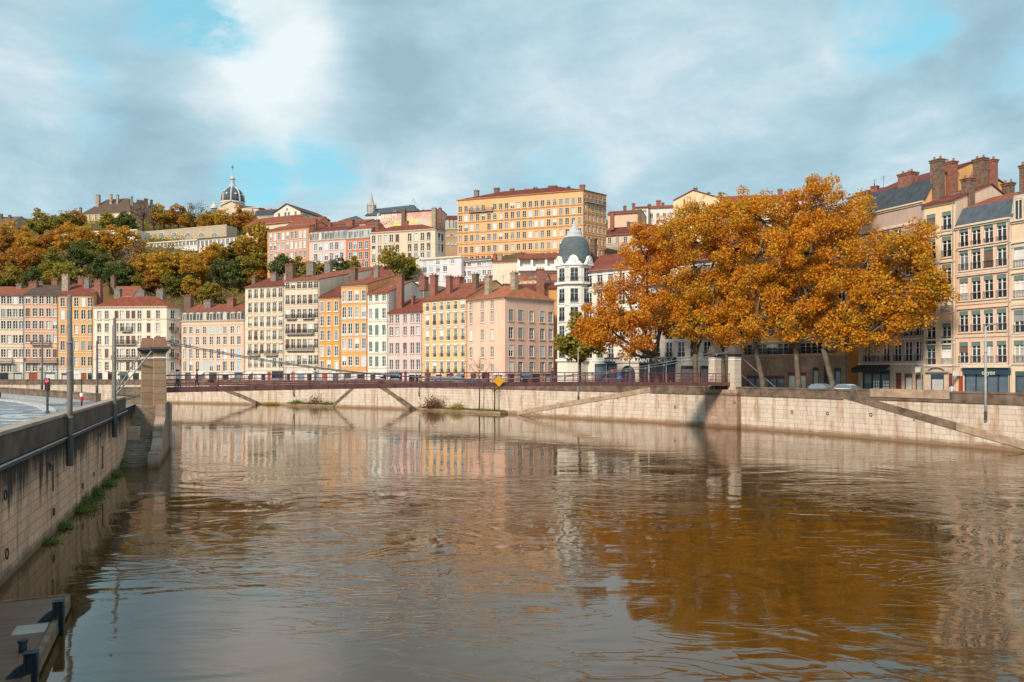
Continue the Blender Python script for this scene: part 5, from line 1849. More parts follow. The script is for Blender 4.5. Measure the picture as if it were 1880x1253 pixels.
hb('white two storey annexe with louvred windows in front of the terrace building', [(268, 318), (362, 309)], 444, [dict(n=14, rows=[449.5], h=1.8, w=1.3, sur=WHITE, dark=.8), ], stucco((.70, .63, .58), .3), 6, ('flat',), name='annexe', cat='annexe')
hb('flat white terrace roof among the trees below the villa', [(104, 330), (252, 322)], 425.5, [dict(n=10, rows=[432], h=1.6, w=1.1, dark=.5)], stucco((.62, .53, .42), .4), 8, ('flat',), name='terrace_house', cat='terrace house')


def arcade():
    root, s, inv, ze = hb('tan arcaded wall with half round blue windows on the hill', [(255, 336), (416, 318)], 421, [None], stucco((.42, .34, .23), .5), 6, ('flat',), name='arcade', cat='arcade', cornice=False)
    s = s[0]
    blue = plain('blue_glazing', (.10, .25, .34), .2, spec=.6)
    for px in (272, 296, 320, 345, 370, 394):
        x = s.xat(px)
        Y = s.Yat(px)
        z = WZ(434, Y) - root.location.z
        R = 6.6 / F * Y
        mb = MB()
        n = 12
        for i in range(n):
            a0, a1 = PI * i / n, PI * (i + 1) / n
            mb.hexa([s.P(x + R * math.cos(a1), .12, z + R * math.sin(a1)), s.P(x + R * math.cos(a0), .12, z + R * math.sin(a0)), s.P(x + R * math.cos(a0), .01, z + R * math.sin(a0)), s.P(x + R * math.cos(a1), .01, z + R * math.sin(a1)),
                     s.P(x + R * 1.15 * math.cos(a1), .12, z + R * 1.15 * math.sin(a1)), s.P(x + R * 1.15 * math.cos(a0), .12, z + R * 1.15 * math.sin(a0)), s.P(x + R * 1.15 * math.cos(a0), .01, z + R * 1.15 * math.sin(a0)), s.P(x + R * 1.15 * math.cos(a1), .01, z + R * 1.15 * math.sin(a1))])
        for a in (PI * .3, PI * .5, PI * .7):
            mb.tube([s.P(x, .07, z), s.P(x + R * math.cos(a), .07, z + R * math.sin(a))], .06, 4)
        wo = mb.build('window', CREAM, root)
        mb = MB()
        mb.face([s.P(x, .03, z)] + [s.P(x + R * math.cos(PI * i / n), .03, z + R * math.sin(PI * i / n)) for i in range(n + 1)])
        mb.build('pane', blue, wo)


arcade()


def dome_church():
    Y = 420
    k = Y / F
    x, base = WX(427, Y), terrain(WX(427, Y), Y)
    root = thing('domed_church', 'domed church with ribbed slate dome and cross on the skyline', 'church', (x, Y, base))
    Zl = lambda y: WZ(y, Y) - base
    st = stucco((.62, .50, .36), .4)
    mb = MB()
    R = 20.5 * k
    mb.lathe([(R, -1), (R, Zl(376)), (R * 1.05, Zl(375)), (R * 1.05, Zl(372))], 32)
    dr = mb.build('drum', st, root)
    for i in range(12):
        a = 2 * PI * (i + .5) / 12
        mb = MB()
        M = Matrix.Translation((R * math.cos(a), R * math.sin(a), Zl(387))) @ Matrix.Rotation(a + PI / 2, 4, 'Z')
        mb.box(-.55, .55, -.06, .2, 0, 2.2, 0, M)
        mb.build('window', GLASS['dark_glass'], dr)
    mb = MB()
    prof = [(R * 1.0, Zl(372)), (R * .985, Zl(366)), (R * .92, Zl(359)), (R * .80, Zl(353.5)), (R * .62, Zl(349)), (R * .40, Zl(346)), (R * .30, Zl(344.5))]
    mb.lathe(prof, 32)
    dm = mb.build('dome', SLATE, root, smooth=True)
    zn = plain('zinc_lantern', (.42, .43, .43), .6)
    for i in range(8):
        a = 2 * PI * i / 8 + .2
        mb = MB()
        mb.tube([((r + .06) * math.cos(a), (r + .06) * math.sin(a), z) for r, z in prof], .42, 6)
        mb.build('rib', zn, dm)
        a += PI / 8
        mb = MB()
        r, z = prof[2]
        mb.tube([((r - .5) * math.cos(a), (r - .5) * math.sin(a), z - .2), ((r + .45) * math.cos(a), (r + .45) * math.sin(a), z)], .55, 10)
        mb.build('oculus', STONE, dm)
    mb = MB()
    mb.lathe([(R * .30, Zl(345)), (R * .24, Zl(339)), (R * .17, Zl(338.5)), (R * .17, Zl(331)), (R * .24, Zl(330)), (R * .22, Zl(327.5)), (R * .10, Zl(324)), (R * .05, Zl(321)), (.12, Zl(312))], 16)
    ln = mb.build('lantern', zn, root)
    mb = MB()
    mb.box(-.12, .12, -.12, .12, Zl(312), Zl(303.5))
    mb.box(-.75, .75, -.12, .12, Zl(307.6), Zl(306.6))
    mb.build('cross', IRON, ln)
    # nave front and gable, body to the right
    mb = MB()
    A = [(-2, -1), (7, -1), (7, Zl(384)), (2.5, Zl(377)), (-2, Zl(384))]
    mb.face([(a, -9, z) for a, z in A])
    mb.face([(a, 0, z) for a, z in reversed(A)])
    mb.face([(7, -9, -1), (7, 0, -1), (7, 0, Zl(384)), (7, -9, Zl(384))])
    mb.face([(-2, 0, -1), (-2, -9, -1), (-2, -9, Zl(384)), (-2, 0, Zl(384))])
    mb.box(-7, 16, -7, 10, -1, Zl(386))
    mb.box(0, 13, -8.6, -7.0, -1, Zl(389))
    mb.build('nave', st, root)
    mb = MB()
    mb.hexa([(-2.3, -9.3, Zl(384)), (2.5, -9.3, Zl(377)), (2.5, 0, Zl(377)), (-2.3, 0, Zl(384)), (-2.3, -9.3, Zl(383)), (2.5, -9.3, Zl(376)), (2.5, 0, Zl(376)), (-2.3, 0, Zl(383))])
    mb.hexa([(2.5, -9.3, Zl(377)), (7.3, -9.3, Zl(384)), (7.3, 0, Zl(384)), (2.5, 0, Zl(377)), (2.5, -9.3, Zl(376)), (7.3, -9.3, Zl(383)), (7.3, 0, Zl(383)), (2.5, 0, Zl(376))])
    mb.hexa([(6, -7.4, Zl(386)), (16.4, -7.4, Zl(388)), (16.4, 10, Zl(388)), (6, 10, Zl(386)), (6, 1, Zl(377)), (16.4, 1, Zl(382)), (16.4, 3, Zl(382)), (6, 3, Zl(377))])
    mb.build('roof', TILE_B, root)
    # little bell turret at the left
    Yt = 405
    bx = WX(393, Yt)
    bb = terrain(bx, Yt)
    t_ = thing('bell_turret', 'small stone bell turret with a pale cap left of the dome', 'turret', (bx, Yt, bb))
    Zt = lambda y: WZ(y, Yt) - bb
    mb = MB()
    mb.lathe([(1.5, -1), (1.5, Zt(389)), (1.9, Zt(388)), (1.3, Zt(386)), (1.2, Zt(383))], 12)
    mb.build('shaft', plain('turret_stone', (.22, .20, .19), .9), t_)
    mb = MB()
    mb.lathe([(1.9, Zt(383.5)), (1.7, Zt(380)), (1.0, Zt(377)), (.4, Zt(374)), (.1, Zt(370))], 12)
    mb.build('cap', STONE, t_)


dome_church()
hb('row of grey roofed houses right of the domed church', [(468, 400), (508, 398)], 397, [dict(n=6, rows=[401], h=2.0, w=1.2)], stucco((.52, .44, .38), .3), 10, ('mansard', .8, 2.6, 5, 1.6, SLATE), TILE, chims=[(478, 385, 394, 5, 'g', 4), (490, 385, 394, 4, 'g', 4), (497, 382, 394, 3, 't', 3), (504, 384, 393, 4, 'b', 4)])
hb('cream wing with arched windows under a long maroon roof', [(452, 296), (545, 286)], 411, [dict(n=8, rows=[417], h=2.3, w=1.3, sur=CREAM, dark=.8)], stucco((.62, .50, .37), .3), 10, ('gable', 5, 3.4), TILE)


def pediment_church():
    Y = 330
    base = terrain(WX(530, Y), Y)
    x0 = WX(527, Y)
    th = -.35
    root = thing('church_hall', 'pale church hall with a pedimented front and long brown roof', 'church', (x0, Y, base), th)
    Zl = lambda y: WZ(y, Y) - base
    hw = 6.6
    ze, zr = Zl(389), Zl(375)
    D = 22
    mb = MB()
    A = [(-hw, -2), (hw, -2), (hw, ze), (0, zr), (-hw, ze)]
    mb.face([(a, 0, z) for a, z in A])
    mb.face([(a, D, z) for a, z in reversed(A)])
    mb.face([(hw, 0, -2), (hw, D, -2), (hw, D, ze), (hw, 0, ze)])
    mb.face([(-hw, D, -2), (-hw, 0, -2), (-hw, 0, ze), (-hw, D, ze)])
    mb.build('wall', stucco((.70, .60, .48), .3), root)
    mb = MB()
    for (a, za), (b, zb) in (((-hw - .5, ze - .4), (0, zr)), ((0, zr), (hw + .5, ze - .4))):
        mb.hexa([(a, -.5, za), (b, -.5, zb), (b, D, zb), (a, D, za), (a, -.5, za + .3), (b, -.5, zb + .3), (b, D, zb + .3), (a, D, za + .3)])
    mb.build('roof', TILE_B, root)
    for a, z, ww, hh in ((-4, Zl(401), 1.0, 2.4), (-.8, Zl(401), 1.0, 2.6), (.9, Zl(401), 1.0, 2.6), (4.2, Zl(400), 1.0, 2.4), (0, Zl(387), .9, .9)):
        mb = MB()
        mb.box(a - ww / 2, a + ww / 2, -.06, .1, z, z + hh)
        mb.build('window', GLASS['sky_glass'], root)


pediment_church()


def gothic_church():
    Y = 330
    base = terrain(WX(720, Y), Y)
    x0, x1 = WX(670, Y), WX(768, Y - 6)
    th = math.atan2(-6, x1 - x0)
    root = thing('gothic_church', 'gothic church with a long slate roof and a slim stone spire', 'church', ((x0 + x1) / 2, Y - 3, base), th)
    Zl = lambda y: WZ(y, Y - 3) - base
    hw = (x1 - x0) / 2
    mb = MB()
    mb.box(-hw, hw, 0, 12, -2, Zl(394))
    mb.build('wall', stucco((.56, .50, .44), .4), root)
    mb = MB()
    e, r = Zl(394), Zl(374)
    mb.face([(-hw - .3, -.5, e), (hw + .3, -.5, e), (hw - 4, 6, r + .3), (-hw, 6, r - .6)])
    mb.face([(hw + .3, -.5, e), (hw + .3, 12.5, e), (hw - 4, 6, r + .3)])
    mb.face([(hw + .3, 12.5, e), (-hw - .3, 12.5, e), (-hw, 6, r - .6), (hw - 4, 6, r + .3)])
    mb.face([(-hw - .3, 12.5, e), (-hw - .3, -.5, e), (-hw, 6, r - .6)])
    mb.face([(-hw - .3, -.5, e), (-hw - .3, 12.5, e), (hw + .3, 12.5, e), (hw + .3, -.5, e)])
    mb.build('roof', SLATE, root)
    sp = MB()
    cx_, cy_ = -hw + 1.2, 3.0
    sp.lathe([(1.7, -2), (1.7, Zl(374)), (1.9, Zl(373)), (1.3, Zl(371)), (.8, Zl(361)), (.1, Zl(349))], 8, 0, (cx_, cy_, 0))
    for i in range(4):
        a = PI / 4 + i * PI / 2
        sp.lathe([(.32, Zl(385)), (.32, Zl(373)), (.05, Zl(367))], 6, 0, (cx_ + 1.9 * math.cos(a), cy_ + 1.9 * math.sin(a), 0))
    sp.build('spire', plain('spire_stone', (.40, .34, .30), .9), root)
    mb = MB()
    mb.tube([(hw - 4, 6, r), (hw - 4, 6, Zl(364))], .12, 5)
    mb.tube([(hw - 4, 6, r + 3), (hw - 1, 4, e)], .12, 5)
    mb.tube([(hw - 4, 6, r + 3), (hw - 8, 4, e + 1)], .12, 5)
    mb.build('mast', PALECABLE, root)


gothic_church()
hb('grey pyramid roof pavilion between the hall and the gothic church', [(623, 300), (664, 298)], 405, [None], stucco((.50, .40, .33), .4), 10, ('gable', 5, 2.6, 4.2), SLATE)
hb('long red roofed range behind the slate attics', [(590, 280), (672, 274)], 412, [None], stucco((.52, .36, .28), .4), 10, ('gable', 5, 2.0), TILE, chims=[(640, 401, 413, 12, 'r', 3), (603, 407, 415, 5, 'r', 3)])
hb('small house with a glass roof terrace beside the painted wall', [(672, 264), (700, 262)], 412, [dict(n=2, rows=[418], h=1.8, w=2.0, dark=0, clip=False)], stucco((.56, .48, .42), .3), 9, ('gable', 4, 1.2), TILE)

# ------------------------------------------------------------------ shop details on the right bank
def find(label):
    for o in bpy.data.objects:
        if o.get('label') == label:
            return o


def seg_of(px0, Y0, px1, Y1, root):
    A, B = Vector((WX(px0, Y0), Y0)), Vector((WX(px1, Y1), Y1))
    th = root.rotation_euler.z
    inv = (Matrix.Translation((root.location.x, root.location.y, 0)) @ Matrix.Rotation(th, 4, 'Z')).inverted()
    return Seg(inv, A, B)


def right_shops():
    r = find('peach five storey house with slate mansard over a navy shopfront')
    s = seg_of(1754.5, 97.3, 1857, 91.0, r)
    sign_board(r, s, 1769, 1856, 677, 688, DOORM['navy'], None, None, 0, .22)
    t_ = link('lettering', text_mesh('oryze', .72, LETY), r, s.P(s.xat(1817), .24, WZ(688, s.Yat(1817)) - 4.7))
    t_.rotation_euler = (PI / 2, 0, s.phi)
    mb = MB()
    z = WZ(675.5, s.Yat(1810)) - 4.7
    x0, x1 = s.xat(1768), s.xat(1857) - .1
    mb.hexa([s.P(x0, .5, z), s.P(x1, .5, z), s.P(x1, .01, z), s.P(x0, .01, z), s.P(x0, .5, z + .25), s.P(x1, .5, z + .25), s.P(x1, .01, z + .25), s.P(x0, .01, z + .25)])
    mb.build('cornice', CREAM, r)

    def projecting(root, sg, px, y0, y1, wd, name='projecting_sign'):
        x, Y = sg.xat(px), sg.Yat(px)
        z0, z1 = WZ(y1, Y) - 4.7, WZ(y0, Y) - 4.7
        mb = MB()
        mb.hexa([sg.P(x - .06, .25, z0), sg.P(x + .06, .25, z0), sg.P(x + .06, .25 + wd, z0), sg.P(x - .06, .25 + wd, z0),
                 sg.P(x - .06, .25, z1), sg.P(x + .06, .25, z1), sg.P(x + .06, .25 + wd, z1), sg.P(x - .06, .25 + wd, z1)])
        mb.tube([sg.P(x, 0, z1 + .04), sg.P(x, .25 + wd, z1 + .04)], .03, 5)
        mb.build(name, WHITE, root)
    projecting(r, s, 1763, 682, 690, 1.0)
    r2 = find('mauve stone house with a large slate mansard and an ochre gable')
    s2 = seg_of(1576, 111, 1696, 101.1, r2)
    projecting(r2, s2, 1692, 675, 684, .8)
    # dark awning with a row of pale letters above the estate window
    x0, x1 = s2.xat(1578), s2.xat(1635)
    Y = s2.Yat(1606)
    z0, z1 = WZ(684, Y) - 4.7, WZ(670, Y) - 4.7
    mb = MB()
    mb.hexa([s2.P(x0, 1.5, z0), s2.P(x1, 1.5, z0), s2.P(x1, .05, z1 - .2), s2.P(x0, .05, z1 - .2), s2.P(x0, 1.5, z0 + .6), s2.P(x1, 1.5, z0 + .6), s2.P(x1, .05, z1), s2.P(x0, .05, z1)])
    aw = mb.build('awning', plain('dark_awning', (.035, .028, .028), .8), r2)
    # notices in the window
    nm = plain('paper_notice', (.66, .66, .64), .7)
    for i, px in enumerate((1605, 1609.5, 1613, 1623, 1627.5, 1631)):
        for y in (701, 706.5, 712):
            x = s2.xat(px)
            z = WZ(y, Y) - 4.7
            mb = MB()
            mb.hexa([s2.P(x - .12, .035, z - .16), s2.P(x + .12, .035, z - .16), s2.P(x + .12, .01, z - .16), s2.P(x - .12, .01, z - .16), s2.P(x - .12, .035, z + .16), s2.P(x + .12, .035, z + .16), s2.P(x + .12, .01, z + .16), s2.P(x - .12, .01, z + .16)])
            mb.build('notice', nm, r2)
    # pediment over the ochre house door
    r3 = find('ochre narrow house between the slate roofed house and the peach house')
    s3 = seg_of(1696.5, 101, 1754, 97.4, r3)
    x = s3.xat(1721)
    z = WZ(682, s3.Yat(1721)) - 4.7
    mb = MB()
    n = 10
    arc = [(x + 1.2 * math.cos(a), z + .65 * math.sin(a)) for a in [PI * i / n for i in range(n + 1)]]
    for (xa, za), (xb, zb) in zip(arc, arc[1:]):
        mb.hexa([s3.P(xb, .35, zb - .12), s3.P(xa, .35, za - .12), s3.P(xa, .01, za - .12), s3.P(xb, .01, zb - .12), s3.P(xb, .35, zb), s3.P(xa, .35, za), s3.P(xa, .01, za), s3.P(xb, .01, zb)])
    mb.hexa([s3.P(x - 1.5, .35, z - .15), s3.P(x + 1.5, .35, z - .15), s3.P(x + 1.5, .01, z - .15), s3.P(x - 1.5, .01, z - .15), s3.P(x - 1.5, .4, z), s3.P(x + 1.5, .4, z), s3.P(x + 1.5, .01, z), s3.P(x - 1.5, .01, z)])
    mb.build('pediment', plain('mauve_surround', (.46, .37, .33), .85), r3)


right_shops()
pr, ps, pi_, pz = building('dark green pharmacy front down the side street behind the last plane tree', [(1540, 133), (1584, 129)], 640, [dict(n=3, rows=[651], h=2.0, w=1.1, gf=[(1545, 1560, 685, 'shop_green'), (1563, 1576, 685, 'shop_green')])], stucco((.10, .14, .10)), 8, ('gable', 4, 1.5), TILE, drain=False, cat='shop')
sign_board(pr, ps[0], 1546, 1582, 659, 671, plain('pharmacy_green', (.03, .16, .09), .5), 'PHARMACIE', LETW, .85, .3)

# ------------------------------------------------------------------ trees
def leaf_mesh(name, cen, size, mat, seed, aspect=.8):
    rng = np.random.default_rng(seed)
    n = len(cen)
    cen = np.asarray(cen, dtype=np.float64)
    d1 = rng.normal(size=(n, 3))
    d1 /= np.linalg.norm(d1, axis=1)[:, None]
    d2 = rng.normal(size=(n, 3))
    d2 -= (d2 * d1).sum(1)[:, None] * d1
    d2 /= np.linalg.norm(d2, axis=1)[:, None]
    sz = size * rng.uniform(.6, 1.35, size=(n, 1))
    a, b = d1 * sz * .5, d2 * sz * .5 * aspect
    co_ = np.empty((n, 4, 3))
    co_[:, 0] = cen - a
    co_[:, 1] = cen + b - a * .1
    co_[:, 2] = cen + a
    co_[:, 3] = cen - b - a * .1
    me = bpy.data.meshes.new(name)
    me.vertices.add(n * 4)
    me.vertices.foreach_set('co', co_.reshape(-1))
    me.loops.add(n * 4)
    me.loops.foreach_set('vertex_index', np.arange(n * 4, dtype=np.int32))
    me.polygons.add(n)
    me.polygons.foreach_set('loop_start', np.arange(0, n * 4, 4, dtype=np.int32))
    me.polygons.foreach_set('loop_total', np.full(n, 4, dtype=np.int32))
    me.materials.append(mat)
    me.update(calc_edges=True)
    return me


def cluster_cloud(rng, blobs, ncl, per, crad, flat=.75):
    """leaf centres: small clusters scattered through a union of ellipsoids, denser towards their skins"""
    vol = np.array([b[3] * b[4] * b[5] for b in blobs]) ** .62
    vol /= vol.sum()
    out, heads = [], []
    for i in range(ncl):
        b = blobs[rng.choice(len(blobs), p=vol)]
        v = rng.normal(size=3)
        v /= np.linalg.norm(v)
        r = rng.uniform(.25, 1.0) ** .5
        c = np.array(b[:3]) + v * r * np.array(b[3:6])
        heads.append(c)
        k = int(per * rng.uniform(.6, 1.4))
        cr = crad * rng.uniform(.65, 1.35)
        p = rng.normal(size=(k, 3))
        p /= np.linalg.norm(p, axis=1)[:, None]
        p *= (rng.uniform(0.1, 1, size=(k, 1)) ** .45) * cr
        p[:, 2] *= flat
        p[:, 2] -= np.hypot(p[:, 0], p[:, 1]) * .18
        out.append(c + p)
    return np.concatenate(out), np.array(heads)


def limb_path(a, b, rng, sag=.12, n=5):
    a, b = np.array(a, float), np.array(b, float)
    L = np.linalg.norm(b - a)
    pts = []
    for i in range(n + 1):
        t_ = i / n
        p = a * (1 - t_) + b * t_
        p[2] += math.sin(t_ * PI) * L * -sag * .4
        if 0 < i < n:
            p += rng.normal(size=3) * L * .035
        pts.append(p)
    return pts


def plane_tree(label, pxb, Yb, lean, trunk_top, blobs_px, seed, dense=1.0, trad=.41):
    rng = np.random.default_rng(seed)
    bx = WX(pxb, Yb)
    root = thing('plane_tree', label, 'tree', (bx, Yb, 4.7), 0, 'plane trees along the far quay')
    blobs = []
    for px, y, rx, ry, dy in blobs_px:
        Y = Yb + dy
        k = Y / F
        blobs.append((WX(px, Y) - bx, dy, WZ(y, Y) - 4.7, rx * k, min(6.5, rx * k * .9), ry * k))
    area = sum(b[3] * b[5] for b in blobs)
    ncl = int(area * 1.62 * dense)
    pts, heads = cluster_cloud(rng, blobs, ncl, 200, 1.38)
    keep = pts[:, 2] > 2.6
    pts = pts[keep]
    link('crown', leaf_mesh('crown', pts, .30, LEAF['plane'], seed), root)
    tx, ty = WX(trunk_top[0], Yb) - bx, WZ(trunk_top[1], Yb) - 4.7
    mb = MB()
    T = [(0, 0, -.1), (tx * .12, 0, .5), (tx * .35, .1, ty * .35), (tx * .7, .1, ty * .7), (tx, 0, ty)]
    mb.tube(T, [trad * 1.35, trad * 1.05, trad * .92, trad * .85, trad * .8], 10)
    # boughs to a spread of leaf heads
    order = rng.permutation(len(heads))
    forks = [np.array([tx, 0, ty])]
    for b in blobs:
        c = np.array(b[:3])
        c[2] -= b[5] * .25
        path = limb_path((tx, 0, ty), c, rng)
        mb.tube([tuple(p) for p in path], list(np.linspace(trad * .62, .14, len(path))), 8)
        forks += path[2:]
    forks = np.array(forks)
    for i in order[:34]:
        h = heads[i]
        f = forks[np.argmin(np.linalg.norm(forks - h, axis=1) + np.abs(forks[:, 2] - h[2]) * .2)]
        path = limb_path(f, h, rng, .05, 4)
        mb.tube([tuple(p) for p in path], list(np.linspace(.15, .03, len(path))), 5)
    mb.build('trunk', BARK, root, smooth=True)
    return root


plane_tree('first plane tree at the left end of the row, with a low sweeping bough', 1208, 125, 0, (1203, 655), [(1112, 582, 46, 58, -1), (1186, 462, 54, 60, 2), (1140, 520, 24, 26, 0), (1215, 545, 62, 80, -1), (1150, 605, 62, 50, -3), (1235, 440, 48, 48, 2), (1090, 612, 36, 38, 0)], 21)
plane_tree('second plane tree from the left, standing before the amber house corner', 1279, 121, 0, (1276, 650), [(1275, 430, 58, 56, 0), (1310, 510, 62, 70, -2), (1260, 560, 60, 66, 1), (1320, 400, 46, 42, 3), (1290, 600, 52, 38, -2)], 22)
plane_tree('plane tree directly behind the two stone bridge pylons', 1331, 119, 0, (1326, 645), [(1350, 440, 58, 70, 2), (1360, 390, 42, 40, 1), (1345, 540, 62, 66, 0), (1340, 598, 56, 36, -2)], 23)
plane_tree('plane tree with a slanting bare trunk right of the bridge pylons', 1405, 112, 0, (1385, 628), [(1400, 395, 46, 46, 0), (1430, 470, 60, 66, -1), (1395, 545, 60, 58, 1), (1450, 420, 50, 50, 2), (1420, 598, 50, 34, -3)], 24)
plane_tree('tallest plane tree of the row, upright trunk beside the white parked car', 1468, 109, 0, (1461, 640), [(1492, 372, 52, 46, 0), (1480, 450, 62, 66, -1), (1520, 420, 50, 60, 2), (1470, 540, 60, 66, 1), (1505, 590, 48, 42, -2)], 25)
plane_tree('last plane tree on the right, reaching far over the mauve house', 1534, 106, 0, (1512, 640), [(1560, 400, 46, 46, 1), (1590, 470, 60, 64, -2), (1640, 455, 54, 44, -6), (1560, 545, 64, 60, -2), (1640, 530, 58, 54, -7), (1692, 490, 40, 46, -10), (1605, 600, 54, 38, -5), (1706, 535, 32, 34, -11), (1672, 440, 40, 34, -9), (1722, 515, 20, 30, -12), (1660, 572, 46, 36, -9), (1570, 612, 46, 32, -2)], 26)

PROTO = {}


def proto(kind, var):
    key = (kind, var)
    if key in PROTO:
        return PROTO[key]
    rng = np.random.default_rng(100 + hash_s(kind) + var * 13)
    Ht = 10.0
    if kind == 'bare':
        blobs = [(0, 0, 6.2, 2.6, 2.6, 3.4)]
        pts, heads = cluster_cloud(rng, blobs, 34, 26, 1.1)
        size = .30
    else:
        shapes = [[(0, 0, 6.0, 2.9, 2.9, 3.4), (1.2, .5, 4.6, 2.2, 2.2, 2.2)], [(0, 0, 6.4, 2.3, 2.3, 3.4), (-1.3, 0, 4.8, 2.2, 2.2, 2.2), (1.4, -.4, 5.2, 2.0, 2.0, 2.0)], [(0, 0, 5.0, 3.4, 3.2, 2.7), (-1.2, .2, 6.6, 1.9, 1.9, 2.2)]]
        pts, heads = cluster_cloud(rng, shapes[var % 3], 62, 62, .95)
        size = .46
    crown = leaf_mesh('crown', pts, size, LEAF[kind], 7 + var)
    mb = MB()
    mb.tube([(0, 0, -2.5), (.05, 0, 1.2), (.1, .05, 3.0), (0, 0, 5.2)], [.3, .24, .19, .1], 7)
    for i in range(16 if kind == 'bare' else 9):
        h = heads[i]
        path = limb_path((.05, .02, 2.2 + 2.4 * rng.random()), h, rng, .04, 3)
        mb.tube([tuple(p) for p in path], list(np.linspace(.11, .02, len(path))), 5)
    trunk = mb.mesh('trunk', DARKBARK, True)
    PROTO[key] = (crown, trunk)
    return PROTO[key]


def hash_s(t_):
    return sum(ord(c) * (i + 1) for i, c in enumerate(t_)) % 977


def hill_tree(label, px, y, Ht, kind, Y=None, var=0, wide=1.0, group='trees on the hillside'):
    """y is the picture height of the crown's middle; the tree is set where the slope carries it"""
    if Y is None:
        lo, hi = 226.0, 440.0
        for _ in range(40):
            m_ = (lo + hi) / 2
            if terrain(WX(px, m_), m_) + .58 * Ht < WZ(y, m_):
                lo = m_
            else:
                hi = m_
        Y = (lo + hi) / 2
        base = terrain(WX(px, Y), Y)
    else:
        base = min(WZ(y, Y) - .58 * Ht, terrain(WX(px, Y), Y) + 14)
    rnd = random.Random(int(px * 13 + y))
    root = thing('hillside_tree', label, 'tree', (WX(px, Y), Y, base), rnd.uniform(0, 6.28), group)
    c, t_ = proto(kind, var % 3)
    k = Ht / 10 * 1.08
    wide = wide * 1.18
    for nm, me in (('crown', c), ('trunk', t_)):
        o = link(nm, me, root)
        o.scale = (k * wide, k * wide, k)
    return root


KN = {'gold': 'golden', 'rust': 'russet', 'olive': 'olive green', 'green': 'dark green', 'bare': 'thinly leaved brown'}
TREES = [
    ('gold', 28, 428, 13, 0, 'below the brown roofed house on the skyline'), ('olive', 72, 412, 13, 1, 'on the skyline right of the brown roofed house'), ('olive', 112, 410, 13, 2, 'on the skyline above the flat terrace roof'), ('rust', 140, 408, 12, 0, 'at the left corner of the hilltop villa'),
    ('rust', 8, 445, 13, 1, 'at the left edge of the picture'), ('gold', 55, 448, 13, 2, 'left of the flat terrace roof'), ('rust', 92, 450, 12, 0, 'under the left end of the flat terrace roof'), ('gold', 128, 441, 15, 1, 'in front of the flat terrace roof'), ('gold', 165, 442, 15, 2, 'under the middle of the flat terrace roof'), ('gold', 205, 441, 14, 0, 'under the right end of the flat terrace roof'),
    ('rust', 20, 480, 14, 2, 'low on the slope at the far left'), ('rust', 60, 482, 14, 0, 'halfway up the slope on the left'), ('olive', 95, 490, 13, 1, 'halfway up between russet trees'), ('green', 150, 470, 12, 0, 'in the middle of the left slope'), ('olive', 175, 468, 11, 1, 'beside the dark green tree of the left slope'), ('gold', 236, 447, 13, 1, 'left of the white annexe'), ('bare', 250, 470, 12, 0, 'just left of the white annexe'),
    ('olive', 128, 508, 13, 2, 'with a wide crown above the pink house roof'), ('green', 190, 498, 12, 1, 'above the tall red chimney'), ('green', 222, 505, 12, 2, 'above the long cream house'), ('bare', 238, 490, 13, 1, 'between dark evergreens and golden trees'),
    ('gold', 268, 490, 14, 0, 'under the white annexe'), ('gold', 300, 492, 14, 1, 'with the broadest crown under the annexe'), ('gold', 330, 486, 13, 2, 'under the right end of the annexe'), ('gold', 360, 492, 13, 0, 'left of the dark evergreens mid slope'), ('gold', 385, 474, 12, 1, 'below the right end of the terrace building'), ('gold', 405, 462, 9, 2, 'close under the terrace building wall'), ('green', 432, 460, 8, 0, 'close under the terrace building end'),
    ('gold', 470, 455, 19, 1, 'tall, touching the terracotta block'), ('olive', 462, 490, 15, 2, 'left of the terracotta block foot'), ('green', 405, 502, 11, 1, 'in the middle of the slope above the peach house'), ('green', 440, 500, 12, 0, 'left of the ivory house chimneys'), ('rust', 478, 510, 10, 2, 'above the ivory house roof'), ('green', 345, 510, 9, 2, 'above the gap beside the long cream house'),
    ('olive', 312, 522, 9, 0, 'above the ridge of the long cream house'), ('gold', 352, 530, 9, 1, 'above the mansard of the peach pink house'), ('olive', 383, 538, 9, 2, 'peeping over the peach pink house'), ('green', 60, 515, 10, 0, 'behind the pink house chimneys'), ('olive', 20, 512, 11, 1, 'behind the first cream house'), ('green', 0, 520, 10, 2, 'at the lower left edge of the slope'), ('olive', 95, 518, 9, 0, 'behind the yellow house chimneys'), ('olive', 250, 518, 9, 2, 'behind the low attic house'), ('rust', 280, 516, 9, 0, 'behind the long cream house chimneys'),
    ('olive', 205, 408, 11, 2, 'in front of the hilltop villa'), ('green', 230, 410, 11, 0, 'before the right corner of the hilltop villa'), ('bare', 262, 392, 14, 0, 'before the dark wing of the villa'), ('bare', 282, 398, 13, 2, 'right of the dark wing of the villa'), ('gold', 302, 396, 13, 0, 'on the skyline above the arcaded wall'), ('rust', 328, 398, 12, 1, 'on the skyline above the middle of the arcade'), ('bare', 358, 395, 14, 1, 'twiggy, left of the bell turret'), ('gold', 378, 404, 11, 2, 'under the bell turret'), ('gold', 412, 405, 12, 0, 'before the domed church'), ('rust', 440, 405, 13, 1, 'right of the domed church'), ('rust', 462, 410, 11, 2, 'before the grey roofed row'), ('gold', 345, 408, 9, 1, 'low above the right end of the arcade'),
]
for i, (kd, px, y, Ht, var, where) in enumerate(TREES):
    hill_tree(KN[kd] + ' tree ' + where, px, y, Ht, kd, None, var)
